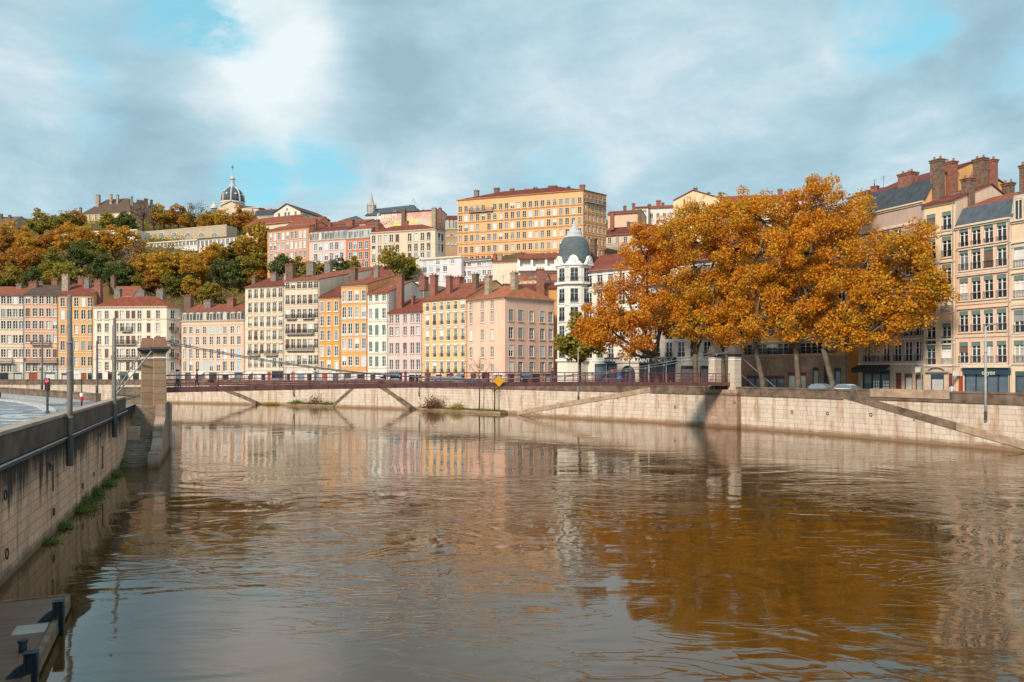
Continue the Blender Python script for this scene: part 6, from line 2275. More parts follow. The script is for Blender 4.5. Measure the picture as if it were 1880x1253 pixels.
for kd, px, y, Ht, Y, var, where, wd in (
        ('green', 517, 482, 12, 236, 0, 'at the foot of the terracotta block', 1), ('olive', 545, 478, 10, 236, 1, 'across the right end of the terracotta block', 1.1), ('olive', 578, 480, 9, 236, 2, 'under the pale pink block', 1.2),
        ('green', 622, 470, 9, 232, 0, 'before the red orange block', 1.2), ('olive', 650, 484, 9, 230, 1, 'beside a russet tree under the red orange block', 1), ('rust', 668, 494, 7, 226, 2, 'under the red orange block', 1), ('olive', 725, 482, 12, 222, 0, 'with a broad crown before the cream corner block', 1.25), ('green', 500, 500, 8, 226, 2, 'above the planted balcony house', 1), ('olive', 600, 486, 7, 230, 0, 'between the pale pink and red orange blocks', 1.3), ('green', 746, 500, 8, 220, 1, 'at the left of the white curved wall', 1)):
    hill_tree(KN[kd] + ' tree ' + where, px, y, Ht, kd, Y, var, wd, 'garden trees between the hillside blocks')

# green bushy tree left of the plane trees
hill_tree('small green and gold tree beside the corner tower, left of the plane trees', 1063, 630, 11, 'olive', 137, 1, 1.0, 'quay side small trees')


def undergrowth():
    rng = np.random.default_rng(5)
    pts = []
    for _ in range(9500):
        px = rng.uniform(-330, 500)
        Y = rng.uniform(228, 385)
        x = WX(px, Y)
        z = terrain(x, Y)
        n = 9
        c = rng.normal(size=(n, 3)) * np.array([1.3, 1.3, .6]) + np.array([x, Y, z + .7])
        pts.append(c)
    for _ in range(1500):
        px = rng.uniform(500, 800)
        Y = rng.uniform(222, 238)
        x = WX(px, Y)
        c = rng.normal(size=(8, 3)) * np.array([1.2, 1.2, .6]) + np.array([x, Y, terrain(x, Y) + .8])
        pts.append(c)
    o = link('undergrowth', leaf_mesh('undergrowth', np.concatenate(pts), .62, leafmat('undergrowth_leaves', [(.09, .10, .026), (.24, .19, .035), (.40, .26, .035), (.18, .19, .04)]), 3))
    tag(o, 'low olive and brown scrub covering the hillside between the trees', 'undergrowth', None, 'stuff')


undergrowth()

# ------------------------------------------------------------------ footbridge and its pylons
BL, BR = Vector((-34.6, 76.2)), Vector((30.05, 111.4))
BD = (BR - BL).normalized()
BN = Vector((BD.y, -BD.x))          # towards the camera
BLEN = (BR - BL).length
DW = 1.35                           # half width of the deck


def deck_z(t_):
    return 6.06 + .24 * math.sin(PI * min(1, max(0, t_)))


def bridge():
    mid = (BL + BR) / 2
    root = thing('footbridge', 'maroon suspension footbridge with slender cables crossing the river', 'bridge', (mid.x, mid.y, 0))
    O = Vector((mid.x, mid.y))

    def P(t_, d, z):
        q = BL + BD * (BLEN * t_) + BN * d - O
        return (q.x, q.y, z)
    n = 40
    mb = MB()
    for i in range(n):
        a, b = i / n, (i + 1) / n
        za, zb = deck_z(a) + .2, deck_z(b) + .2
        mb.hexa([P(a, DW, za - .14), P(b, DW, zb - .14), P(b, -DW, zb - .14), P(a, -DW, za - .14), P(a, DW, za), P(b, DW, zb), P(b, -DW, zb), P(a, -DW, za)])
    mb.build('deck', plain('deck_planks', (.16, .12, .10), .9), root)
    for sd in (1, -1):
        mb = MB()
        for i in range(n):
            a, b = i / n, (i + 1) / n
            za, zb = deck_z(a), deck_z(b)
            d0, d1 = sd * DW, sd * (DW + .14)
            mb.hexa([P(a, d1, za - .22), P(b, d1, zb - .22), P(b, d0, zb - .22), P(a, d0, za - .22), P(a, d1, za + .26), P(b, d1, zb + .26), P(b, d0, zb + .26), P(a, d0, za + .26)])
        for i in range(n + 1):
            a = i / n
            za = deck_z(a)
            mb.tube([P(a, sd * (DW + .17), za - .21), P(a, sd * (DW + .17), za + .25)], .05, 4)
        mb.build('girder', MAROON, root)
        mb = MB()
        for h0, r in ((1.42, .055), (.62, .025), (1.02, .025), (.42, .03)):
            mb.tube([P(i / n, sd * (DW + .05), deck_z(i / n) + h0) for i in range(n + 1)], r, 5)
        for i in range(25):
            a = i / 24
            mb.tube([P(a, sd * (DW + .05), deck_z(a)), P(a, sd * (DW + .05), deck_z(a) + 1.42)], .05, 5)
        for i in range(150):
            a = i / 149
            mb.tube([P(a, sd * (DW + .05), deck_z(a) + .4), P(a, sd * (DW + .05), deck_z(a) + 1.4)], .011, 3)
        mb.build('railing', RAILRED, root)
        cz = lambda t_: 6.95 + (4.05 - .25 * t_) * (1 - 2 * t_) ** 2
        for off in (0.0,):
            mb = MB()
            mb.tube([P(i / 60, sd * (DW + .22), cz(i / 60)) for i in range(61)], .055, 6)
            for i in range(1, 24):
                a = i / 24
                x_, y_, z_ = P(a, sd * (DW + .22), cz(a))
                mb.box(x_ - .10, x_ + .10, y_ - .10, y_ + .10, z_ - .13, z_ + .13)
            mb.build('suspension_cable', CABLE, root)
        for i in range(1, 24):
            a = i / 24
            if cz(a) > deck_z(a) + .5:
                mb = MB()
                mb.tube([P(a, sd * (DW + .2), deck_z(a) + .2), P(a, sd * (DW + .2), cz(a))], .018, 4)
                mb.build('hanger', CABLE, root)
    # backstays down to the left bank and inland on the right bank
    for (x0, y0, z0), (x1, y1, z1) in (((-33.6, 75.2, 10.7), (-40.3, 79.6, 5.0)), ((-35.9, 77.6, 10.7), (-41.4, 81.6, 5.0)), ((31, 110, 10.6), (39, 114.5, 4.8)), ((29.1, 112.8, 10.6), (37, 117.5, 4.8))):
        mb = MB()
        mb.tube([(x0 - O.x, y0 - O.y, z0), (x1 - O.x, y1 - O.y, z1)], .07, 6)
        mb.build('backstay', PALECABLE, root)


bridge()


def pylon(label, x, y, zb, zt, half, stone):
    root = thing('bridge_pylon', label, 'pylon', (x, y, zb), math.atan2(BD.y, BD.x))
    h = zt - zb
    m, mc = masonry_pylon(stone), PYDARK
    mb = MB()
    w0, w1 = half * 1.06, half * .97
    hs = h - 1.55
    for sx, sy in ((1, 0), (-1, 0), (0, 1), (0, -1)):
        c = [(w0, -w0), (w0, w0), (w1, w1), (w1, -w1)]
        def R(a, b, z):
            if sx == 1: return (a, b, z)
            if sx == -1: return (-a, -b, z)
            if sy == 1: return (-b, a, z)
            return (b, -a, z)
        mb.face([R(w0, -w0, 0), R(w0, w0, 0), R(w1, w1, hs), R(w1, -w1, hs)], 0, [(0, 0), (2 * w0, 0), (2 * w0, hs), (0, hs)])
    mb.build('shaft', m, root)
    mb = MB()
    mb.box(-w1 - .05, w1 + .05, -w1 - .05, w1 + .05, hs - .52, hs - .40)
    mb.build('iron_band', WHITE, root)
    mb = MB()
    for e, z0, z1 in ((.08, hs, hs + .16), (.20, hs + .16, hs + .32), (.36, hs + .32, hs + .52)):
        mb.box(-w1 - e, w1 + e, -w1 - e, w1 + e, z0, z1)
    mb.build('cornice', mc, root)
    mb = MB()
    a, b = w1 + .12, w1 - .05
    z0, z1 = hs + .52, h - .05
    p = [(-a, -a, z0), (a, -a, z0), (a, a, z0), (-a, a, z0), (-b, -b, z1), (b, -b, z1), (b, b, z1), (-b, b, z1)]
    mb.hexa(p)
    mb.build('cap', PYCAP if stone == 'brown' else PYDARK, root)


def masonry_pylon(stone):
    key = ('pyl', stone)
    if key not in MATS:
        if stone == 'brown':
            MATS[key] = masonry('pylon_blocks', (.29, .185, .11), (.36, .24, .15), (.15, .10, .065), 2.6, .62, .7, (.15, .09, .05))
        else:
            MATS[key] = masonry('pale_pylon_blocks', (.52, .44, .35), (.58, .495, .40), (.34, .27, .20), 3.2, .62, .3, (.36, .26, .18))
    return MATS[key]


pylon('nearer brown stone pylon of the footbridge on the left bank', -33.4, 74.9, 4.6, 11.2, .53, 'brown')
pylon('farther brown stone pylon of the footbridge, beside the upper steps on the left', -35.85, 77.65, 4.6, 11.2, .53, 'brown')
pylon('nearer pale pylon of the footbridge on the far quay', 31.0, 110.0, 4.4, 11.45, .62, 'pale')
pylon('farther pale pylon of the footbridge, half behind foliage on the far quay', 29.0, 112.9, 4.4, 11.45, .62, 'pale')

STAINED = masonry('rust_stained_masonry', (.36, .25, .185), (.46, .34, .26), (.24, .17, .12), 1.3, .55, .95, (.22, .10, .05), None, (.15, .5, (.15, .09, .05)))


def piers():
    # right abutment under the far pylons
    p, u, n = bank_at(1332)
    root = thing('bridge_abutment', 'rust stained stone abutment below the far bridge pylons', 'abutment', (p.x, p.y, 0))
    mb = MB()
    a, b = u * -2.6, u * 2.6
    A = [a + n * .02, a + n * 1.1, b + n * 1.1, b + n * .02]
    L = [A[0], A[1], A[2], A[3]]
    s = 0
    for i in range(3):
        q0, q1 = L[i], L[i + 1]
        l_ = (q1 - q0).length
        mb.face([(q0.x, q0.y, -2), (q1.x, q1.y, -2), (q1.x, q1.y, 5.3), (q0.x, q0.y, 5.3)], 0, [(s, -2), (s + l_, -2), (s + l_, 5.3), (s, 5.3)])
        s += l_
    mb.face([(q.x, q.y, 5.3) for q in L], 0, [(0, 0), (1, 0), (1, 1), (0, 1)])
    mb.build('masonry', STAINED, root)
    mb = MB()
    wall_strip(mb, [L[1] + n * .1 - u * .1, L[2] + n * .1 + u * .1], [L[0], L[3]], 4.55, 4.8, bottom=True)
    mb.build('string_course', PARAPET, root)
    # left pier with the river stairs
    U = Vector((-.3483, .9374))
    NN = Vector((.9374, .3483))
    W0 = Vector((-32.17, 64.85))       # foot of the stairs at the wall line

    def Q(s_, d):
        return W0 + U * s_ + NN * d
    root = thing('river_stairs', 'worn stone stairs dropping from the bridge landing into the water', 'stairs', (W0.x, W0.y, 0))
    O = W0
    loc = lambda q, z: (q.x - O.x, q.y - O.y, z)
    run, top = 12.8, 4.55
    ns = 27
    for i in range(ns):
        z = top * (i + 1) / ns
        s0 = run * i / ns - (0 if i != 13 else 0)
        mb = MB()
        mb.hexa([loc(Q(s0, .02), -2), loc(Q(s0, 2.12), -2), loc(Q(run + .0, 2.12), -2), loc(Q(run, .02), -2), loc(Q(s0, .02), z), loc(Q(s0, 2.12), z), loc(Q(s0 + run / ns + .01, 2.12), z), loc(Q(s0 + run / ns + .01, .02), z)]) if False else mb.hexa(
            [loc(Q(s0, .02), z - .45), loc(Q(s0, 2.12), z - .45), loc(Q(s0 + run / ns + .25, 2.12), z - .45), loc(Q(s0 + run / ns + .25, .02), z - .45), loc(Q(s0, .02), z), loc(Q(s0, 2.12), z), loc(Q(s0 + run / ns + .25, 2.12), z), loc(Q(s0 + run / ns + .25, .02), z)])
        mb.build('step', STEP, root)
    # steps going on below the water
    mb = MB()
    mb.hexa([loc(Q(-1, .02), -2), loc(Q(-1, 2.12), -2), loc(Q(run, 2.12), -2), loc(Q(run, .02), -2), loc(Q(-1, .02), -.45), loc(Q(-1, 2.12), -.45), loc(Q(run, 2.12), 4.0), loc(Q(run, .02), 4.0)])
    mb.build('stair_core', STEP, root)
    # retaining face on the land side of the flight, continuing the quay wall
    mb = MB()
    for s0, s1 in ((3.4, 13.2),):
        q0, q1 = Q(s0, 0), Q(s1, 0)
        q2, q3 = Q(s1, -.8), Q(s0, -.8)
        mb.face([loc(q0, -2), loc(q1, -2), loc(q1, 4.66), loc(q0, 4.66)], 0, [(0, -2), (9.8, -2), (9.8, 4.66), (0, 4.66)])
        mb.face([loc(q0, 4.66), loc(q1, 4.66), loc(q2, 4.66), loc(q3, 4.66)], 0, [(0, 0), (9.8, 0), (9.8, .8), (0, .8)])
    mb.build('side_wall', LEFTWALL, root)
    # outer cheek wall stepping down beside the flight
    mb = MB()
    ch = [(-.9, 1.15), (.6, 1.15), (.6, .85), (4.2, 2.0), (4.2, 2.6), (7.6, 3.6), (7.6, 4.9), (13.0, 4.9), (16.5, 4.7)]
    for (sa, za), (sb, zb) in zip(ch, ch[1:]):
        if sb - sa < 1e-6:
            continue
        for d, fl in ((2.12, 0), (2.95, 1)):
            q0, q1 = Q(sa, d), Q(sb, d)
            mb.face([loc(q0, -2), loc(q1, -2), loc(q1, zb), loc(q0, za)], 0, [(sa, -2), (sb, -2), (sb, zb), (sa, za)])
        mb.face([loc(Q(sa, 2.12), za), loc(Q(sa, 2.95), za), loc(Q(sb, 2.95), zb), loc(Q(sb, 2.12), zb)], 0, [(0, 0), (.8, 0), (.8, 1), (0, 1)])
    for sa, z0, z1 in ((-.9, -2, 1.15), (.6, .85, 1.15), (4.2, 2.0, 2.6), (7.6, 3.6, 4.9)):
        mb.face([loc(Q(sa, 2.12), z0), loc(Q(sa, 2.95), z0), loc(Q(sa, 2.95), z1), loc(Q(sa, 2.12), z1)], 0, [(0, z0), (.8, z0), (.8, z1), (0, z1)])
    mb.build('cheek_wall', STAINED, root)
    # landing
    mb = MB()
    pl = [Q(run - .2, .01), Q(run - .2, 2.95), Q(19.5, 2.95), Q(20.5, -3.6), Q(12.6, -3.4)]
    b_ = [(q.x - O.x, q.y - O.y) for q in pl]
    mb.prism(b_, -2, 4.58)
    mb.build('landing', PAVE, root)
    # small block standing on the flight
    mb = MB()
    mb.hexa([loc(Q(5.2, .03), 1.8), loc(Q(5.2, .98), 1.8), loc(Q(6.3, .98), 1.8), loc(Q(6.3, .03), 1.8), loc(Q(5.2, .03), 2.95), loc(Q(5.2, .98), 2.95), loc(Q(6.3, .98), 2.95), loc(Q(6.3, .03), 2.95)])
    mb.build('stone_block', PALEPAR, root)
    # upper steps to the bridge deck
    for i in range(11):
        z = 4.58 + (6.25 - 4.58) * (i + 1) / 11
        s0 = 14.2 + i * .36
        mb = MB()
        mb.hexa([loc(Q(s0, -2.0), 4.5), loc(Q(s0, .55), 4.5), loc(Q(19.2, .55), 4.5), loc(Q(19.2, -2.0), 4.5), loc(Q(s0, -2.0), z), loc(Q(s0, .55), z), loc(Q(19.2, .55), z), loc(Q(19.2, -2.0), z)])
        mb.build('step', STEP, root)
    mb = MB()
    for d in (-2.1, .62):
        pts = [Q(14.0, d), Q(18.4, d)]
        mb.tube([loc(pts[0], 5.5), loc(pts[1], 7.2)], .04, 6)
        for k in range(5):
            q = pts[0] * (1 - k / 4) + pts[1] * (k / 4)
            mb.tube([loc(q, 4.6), loc(q, 5.5 + 1.7 * k / 4)], .03, 5)
    mb.build('handrail', GREYMETAL, root)


piers()


def diamond():
    px, Y = 908, 93.2
    q = Vector((WX(px, Y), Y))
    t_ = (q - BL).dot(BD) / BLEN
    base = BL + BD * (t_ * BLEN) + BN * (DW + .36)
    z = WZ(700, Y)
    root = thing('diamond_sign', 'plain yellow diamond navigation board hung on the bridge railing', 'sign', (base.x, base.y, z), math.atan2(BD.y, BD.x))
    mb = MB()
    r = .68
    pr = [(r, 0), (0, r), (-r, 0), (0, -r)]
    f = [(x, -.04, zz) for x, zz in pr]
    b = [(x, .02, zz) for x, zz in pr]
    mb.face(list(reversed(f)))
    mb.face(b)
    for i in range(4):
        j = (i + 1) % 4
        mb.face([f[i], f[j], b[j], b[i]])
    mb.build('board', plain('yellow_board', (.80, .36, .012), .55, var=.04), root)
    mb = MB()
    for sx in (-.25, .25):
        mb.tube([(sx, .05, -.35), (sx, .05, .42)], .03, 5)
    mb.build('bracket', IRON, root)


diamond()

# ------------------------------------------------------------------ poles and lights
POLEM = plain('weathered_pole', (.17, .145, .125), .75, .1, var=.35, scale=1.2)
POLEFAR = plain('pale_pole', (.36, .35, .34), .7, .1, var=.25)


def pole(label, x, y, z0, z1, r, mat, sleeve=None, arm=None, cat='pole', name='quay_pole', group=None):
    root = thing(name, label, cat, (x, y, z0), 0, group)
    h = z1 - z0
    mb = MB()
    mb.lathe([(r, 0), (r * .98, h * .4), (r * .80, h), (r * .4, h + .05)], 12)
    mb.build('shaft', mat, root, smooth=True)
    mb = MB()
    for zz in (h * .28, h * .55, h * .72):
        mb.lathe([(r * 1.16, zz), (r * 1.16, zz + .10)], 12)
    mb.build('collar', GREYMETAL, root)
    if sleeve:
        mb = MB()
        mb.lathe([(r * 1.25, -.02), (r * 1.25, sleeve), (r * 1.1, sleeve + .08)], 12)
        mb.build('sleeve', plain('dark_sleeve', (.06, .055, .052), .7), root)
    if arm:
        mb = MB()
        ax, ay, al = arm
        mb.tube([(0, 0, h - .15), (ax * al * .6, ay * al * .6, h + .25), (ax * al, ay * al, h + .3)], .045, 6)
        ro = mb.build('arm', mat, root)
        mb = MB()
        M = Matrix.Translation((ax * al, ay * al, h + .26))
        mb.box(-.28, .28, -.14, .14, -.06, .07, 0, M)
        mb.build('lamp', GREYMETAL, ro)
    return root


for px, yt, yb, r, sl_, lb in ((116, 543, 855, .14, 1.5, 'tall grey pole bracketed to the left quay wall, nearest to the viewer'), (202, 585, 803, .135, 1.2, 'grey pole bracketed to the left quay wall just before the stairs')):
    p, u, n = left_at(px)
    q = p + n * .30
    pole(lb, q.x, q.y, WZ(yb, q.y), WZ(yt, q.y), r, POLEM, sl_)
for px, yt, Y, r, lb in ((208, 598, 77.5, .13, 'grey pole at the landing behind the pole before the stairs'), (178, 627, 80.0, .12, 'grey pole in front of the long cream house on the left bank'), (133, 622, 88.5, .13, 'grey pole in front of the yellow house on the left bank'), (77, 619, 98.0, .13, 'grey pole in front of the pink house on the left bank')):
    pole(lb, WX(px, Y), Y, 4.7, WZ(yt, Y), r, POLEM)
for px, yt, yb, r, lb in ((1049, 640, 738, .11, 'pale lamp post fixed to the quay wall left of the plane trees'), (1790, 600, 771, .125, 'pale lamp post fixed to the quay wall before the navy shop'), (528, 655, 728, .10, 'thin lamp post on the quay wall before the planted balcony house'), (756, 672, 728, .09, 'thin lamp post on the quay wall before the pale pink house')):
    p, u, n = bank_at(px)
    q = p - n * (REC - .30)
    pole(lb, q.x, q.y, WZ(yb, q.y), WZ(yt, q.y), r, POLEFAR, .8, (-n.x, -n.y, 1.2), 'lamp post', 'lamp_post')
# painted foot of the right hand post
p, u, n = bank_at(1134)
q = p - n * 3.5
pole('blue grey street lamp standing left of the arched entrance', q.x, q.y, 4.7, WZ(650, q.y), .09, plain('blue_grey_pole', (.20, .27, .30), .6), None, (-n.x, -n.y, 1.0), 'lamp post', 'lamp_post')


def sign_post(label, px, off, ydisc, kind):
    p, u, n = bank_at(px)
    q = p - n * off
    z = WZ(ydisc, q.y)
    root = thing('traffic_sign', label, 'traffic sign', (q.x, q.y, 4.7), math.atan2(u.y, u.x))
    mb = MB()
    mb.tube([(0, 0, 0), (0, 0, z - 4.7 + .5)], .05, 8)
    mb.build('post', GREYMETAL, root)
    mb = MB()
    mb.tube([(0, -.06, z - 4.7), (0, -.10, z - 4.7)], .48, 20)
    d = mb.build('disc', plain('sign_' + kind, (.55, .03, .03) if kind == 'red' else (.03, .18, .50), .5), root)
    mb = MB()
    if kind == 'red':
        mb.box(-.32, .32, -.12, -.10, z - 4.7 - .08, z - 4.7 + .08)
    else:
        mb.tube([(-.2, -.115, z - 4.7 - .15), (.18, -.115, z - 4.7 + .15)], .07, 5)
    mb.build('bar', WHITE, d)


sign_post('round red no entry sign left of the arched entrance', 1101, 4, 680, 'red')
sign_post('round blue sign on the quay behind the bridge railing', 1119, 3, 693, 'blue')


def traffic_light():
    Y = 60.5
    root = thing('traffic_light', 'small traffic light showing red on the left road', 'traffic light', (WX(87, Y), Y, 4.72), .3)
    mb = MB()
    mb.lathe([(.16, 0), (.16, .12), (.09, .16), (.09, 1.75), (.06, 1.8)], 12)
    mb.build('post', plain('dark_green_grey', (.06, .07, .075), .6), root, smooth=False)
    mb = MB()
    mb.box(-.16, .16, -.13, .13, 1.72, 2.62)
    mb.box(-.20, .20, -.10, .10, 2.62, 2.66)
    hd = mb.build('signal_head', plain('signal_black', (.02, .02, .022), .5), root)
    m, t, b = newmat('red_lamp_glow')
    b.inputs['Base Color'].default_value = (.5, .01, .02, 1)
    b.inputs['Emission Color'].default_value = (1.0, .03, .07, 1)
    b.inputs['Emission Strength'].default_value = 2.2
    off = plain('unlit_lens', (.05, .035, .03), .3)
    for z, mm in ((2.46, m), (2.17, off), (1.88, off)):
        mb = MB()
        mb.tube([(0, -.13, z), (0, -.16, z)], .12, 16)
        mb.tube([(0, -.13, z + .13), (0, -.30, z + .12)], .03, 5) if False else None
        mb.build('lens', mm, hd)
    Y = 68.0
    root = thing('bollard_sign', 'slim black post with a red and white band beside the parapet', 'post', (WX(150, Y), Y, 4.72))
    mb = MB()
    mb.lathe([(.07, 0), (.07, 1.15), (.05, 1.2), (.035, 2.6), (.01, 2.95)], 8)
    mb.build('post', IRON, root)
    mb = MB()
    mb.lathe([(.13, .62), (.13, 1.0)], 10)
    mb.build('red_band', plain('sign_red', (.55, .03, .03), .5), root)
    mb = MB()
    mb.lathe([(.135, 1.0), (.15, 1.25), (.12, 1.32)], 10)
    mb.build('white_band', WHITE, root)


traffic_light()


# ------------------------------------------------------------------ vehicles
def wheel_mesh():
    if 'wheel' not in MISC:
        mb = MB()
        mb.tube([(0, -.11, 0), (0, -.09, 0), (0, .09, 0), (0, .11, 0)], [.29, .325, .325, .29], 18)
        r = MB()
        r.tube([(0, -.125, 0), (0, .125, 0)], .20, 14)
        MISC['wheel'] = (mb.mesh('tyre', plain('tyre_rubber', (.02, .02, .02), .9)), r.mesh('rim', GREYMETAL))
    return MISC['wheel']


def vehicle(label, x, y, z, rz, col, kind='car', group=None):
    paint = plain('paint_' + '_'.join('%02d' % int(c * 100) for c in col), col, .3, .0, .05, spec=.6)
    L, Wd = (4.1, 1.72) if kind == 'car' else (4.9, 1.9)
    root = thing(kind if kind != 'car' else 'parked_car', label, kind, (x, y, z), rz, group)
    # stations along the length: (x, belt height, half width, lower edge)
    if kind == 'car':
        st = [(-2.05, .58, .70, .38), (-1.98, .78, .78, .26), (-1.5, .92, .84, .22), (-.6, .93, .86, .22), (.5, .91, .86, .22), (1.2, .86, .85, .22), (1.75, .74, .80, .24), (2.02, .58, .72, .32), (2.06, .46, .66, .38)]
        gh = [(-1.90, .88, .70), (-1.45, 1.36, .60), (-.7, 1.47, .59), (.1, 1.46, .59), (.62, 1.33, .60), (1.25, .90, .70)]
    else:
        st = [(-2.4, .8, .88, .35), (-2.38, 1.05, .94, .25), (-1.0, 1.08, .95, .22), (.5, 1.06, .95, .22), (1.4, 1.02, .94, .22), (2.1, .90, .88, .24), (2.42, .70, .80, .3), (2.46, .5, .75, .36)]
        gh = [(-2.39, 1.02, .90), (-2.36, 1.85, .84), (-1.2, 1.95, .84), (.5, 1.94, .84), (1.0, 1.86, .82), (1.75, 1.02, .86)]
    mb = MB()

    def ring(s):
        xx, zb, hw, zl = s
        return [(xx, -hw * .96, zl), (xx, -hw, zl + .2), (xx, -hw, zb - .12), (xx, -hw * .94, zb), (xx, hw * .94, zb), (xx, hw, zb - .12), (xx, hw, zl + .2), (xx, hw * .96, zl)]
    R_ = [ring(s) for s in st]
    for a, b in zip(R_, R_[1:]):
        for i in range(8):
            j = (i + 1) % 8
            mb.face([a[i], a[j], b[j], b[i]])
    mb.face(R_[0][::-1])
    mb.face(R_[-1])
    # roof skin
    for (xa, za, wa), (xb, zb, wb) in zip(gh[1:4], gh[2:5]):
        mb.face([(xa, -wa, za), (xb, -wb, zb), (xb, wb, zb), (xa, wa, za)])
        mb.face([(xa, -wa, za), (xa, -wa - .015, za - .07), (xb, -wb - .015, zb - .07), (xb, -wb, zb)])
        mb.face([(xa, wa, za), (xb, wb, zb), (xb, wb + .015, zb - .07), (xa, wa + .015, za - .07)])
    mb.build('body', paint, root, smooth=False)
    g = MB()
    belt = .90 if kind == 'car' else 1.06
    bw = .80 if kind == 'car' else .92
    for (xa, za, wa), (xb, zb, wb) in zip(gh, gh[1:]):
        for sd in (-1, 1):
            q = [(xa, sd * (wa + .01), za - .02), (xb, sd * (wb + .01), zb - .02), (xb, sd * bw, belt), (xa, sd * bw, belt)]
            g.face(q if sd < 0 else q[::-1])
    g.face([(gh[0][0], -gh[0][2], gh[0][1]), (gh[1][0], -gh[1][2], gh[1][1]), (gh[1][0], gh[1][2], gh[1][1]), (gh[0][0], gh[0][2], gh[0][1])])
    g.face([(gh[4][0], -gh[4][2], gh[4][1]), (gh[5][0], -gh[5][2], gh[5][1]), (gh[5][0], gh[5][2], gh[5][1]), (gh[4][0], gh[4][2], gh[4][1])])
    g.build('windows', GLASS['sky_glass'], root)
    ty, ri = wheel_mesh()
    wx = 1.28 if kind == 'car' else 1.6
    for sx in (-wx, wx):
        for sy in (-1, 1):
            wh = link('wheel', ty, root, (sx, sy * (.76 if kind == 'car' else .86), .325))
            link('rim', ri, wh)
    for sy in (-.55, .55):
        mb = MB()
        mb.box(st[-2][0] - .06, st[-2][0] + .035, sy - .16, sy + .16, .56, .68)
        mb.build('headlight', plain('lamp_glass', (.6, .6, .58), .15), root)
    for sy in (-.6, .6):
        mb = MB()
        mb.box(st[0][0] - .02, st[0][0] + .06, sy - .12, sy + .12, .60, .76)
        mb.build('tail_light', plain('tail_red', (.35, .02, .02), .25), root)
    return root


for px, off, col, kind, lb in ((1446, 7.5, (.16, .22, .27), 'car', 'blue grey car parked between two plane trunks'), (1492, 7.0, (.66, .66, .66), 'car', 'white car parked beside the tallest plane tree'),
                               (545, 7, (.10, .10, .11), 'car', 'dark grey car parked before the planted balcony house'), (600, 7, (.45, .45, .45), 'car', 'silver car parked before the mustard house'), (622, 7, (.05, .09, .14), 'car', 'navy car parked before the orange house'), (655, 7, (.35, .35, .36), 'car', 'mid grey car parked before the orange house'), (688, 7, (.60, .60, .58), 'car', 'off white car parked before the narrow white house'),
                               (762, 7, (.70, .70, .70), 'van', 'white van parked before the pale pink house'), (790, 7, (.72, .72, .71), 'van', 'white van parked before the left half of the sand yellow house'), (815, 7, (.68, .68, .70), 'car', 'white car parked behind the two white vans'), (838, 7, (.30, .07, .05), 'car', 'dark red car parked before the sand yellow house'),
                               (1073, 8, (.55, .56, .56), 'van', 'pale van parked beneath the small green and gold tree'), (1018, 8, (.12, .12, .13), 'car', 'black car parked before the pink end wall'), (470, 7, (.25, .26, .28), 'car', 'grey car parked before the ivory house'), (395, 7, (.40, .08, .06), 'car', 'red car parked before the peach pink house')):
    p, u, n = bank_at(px)
    q = p - n * off
    vehicle(lb, q.x, q.y, 4.71, math.atan2(u.y, u.x) + (PI if px % 2 else 0), col, kind, 'vehicles parked along the far quay')
vehicle('black car at the left edge of the near road', WX(-33, 87.5), 87.5, 4.71, math.radians(158), (.02, .022, .028))


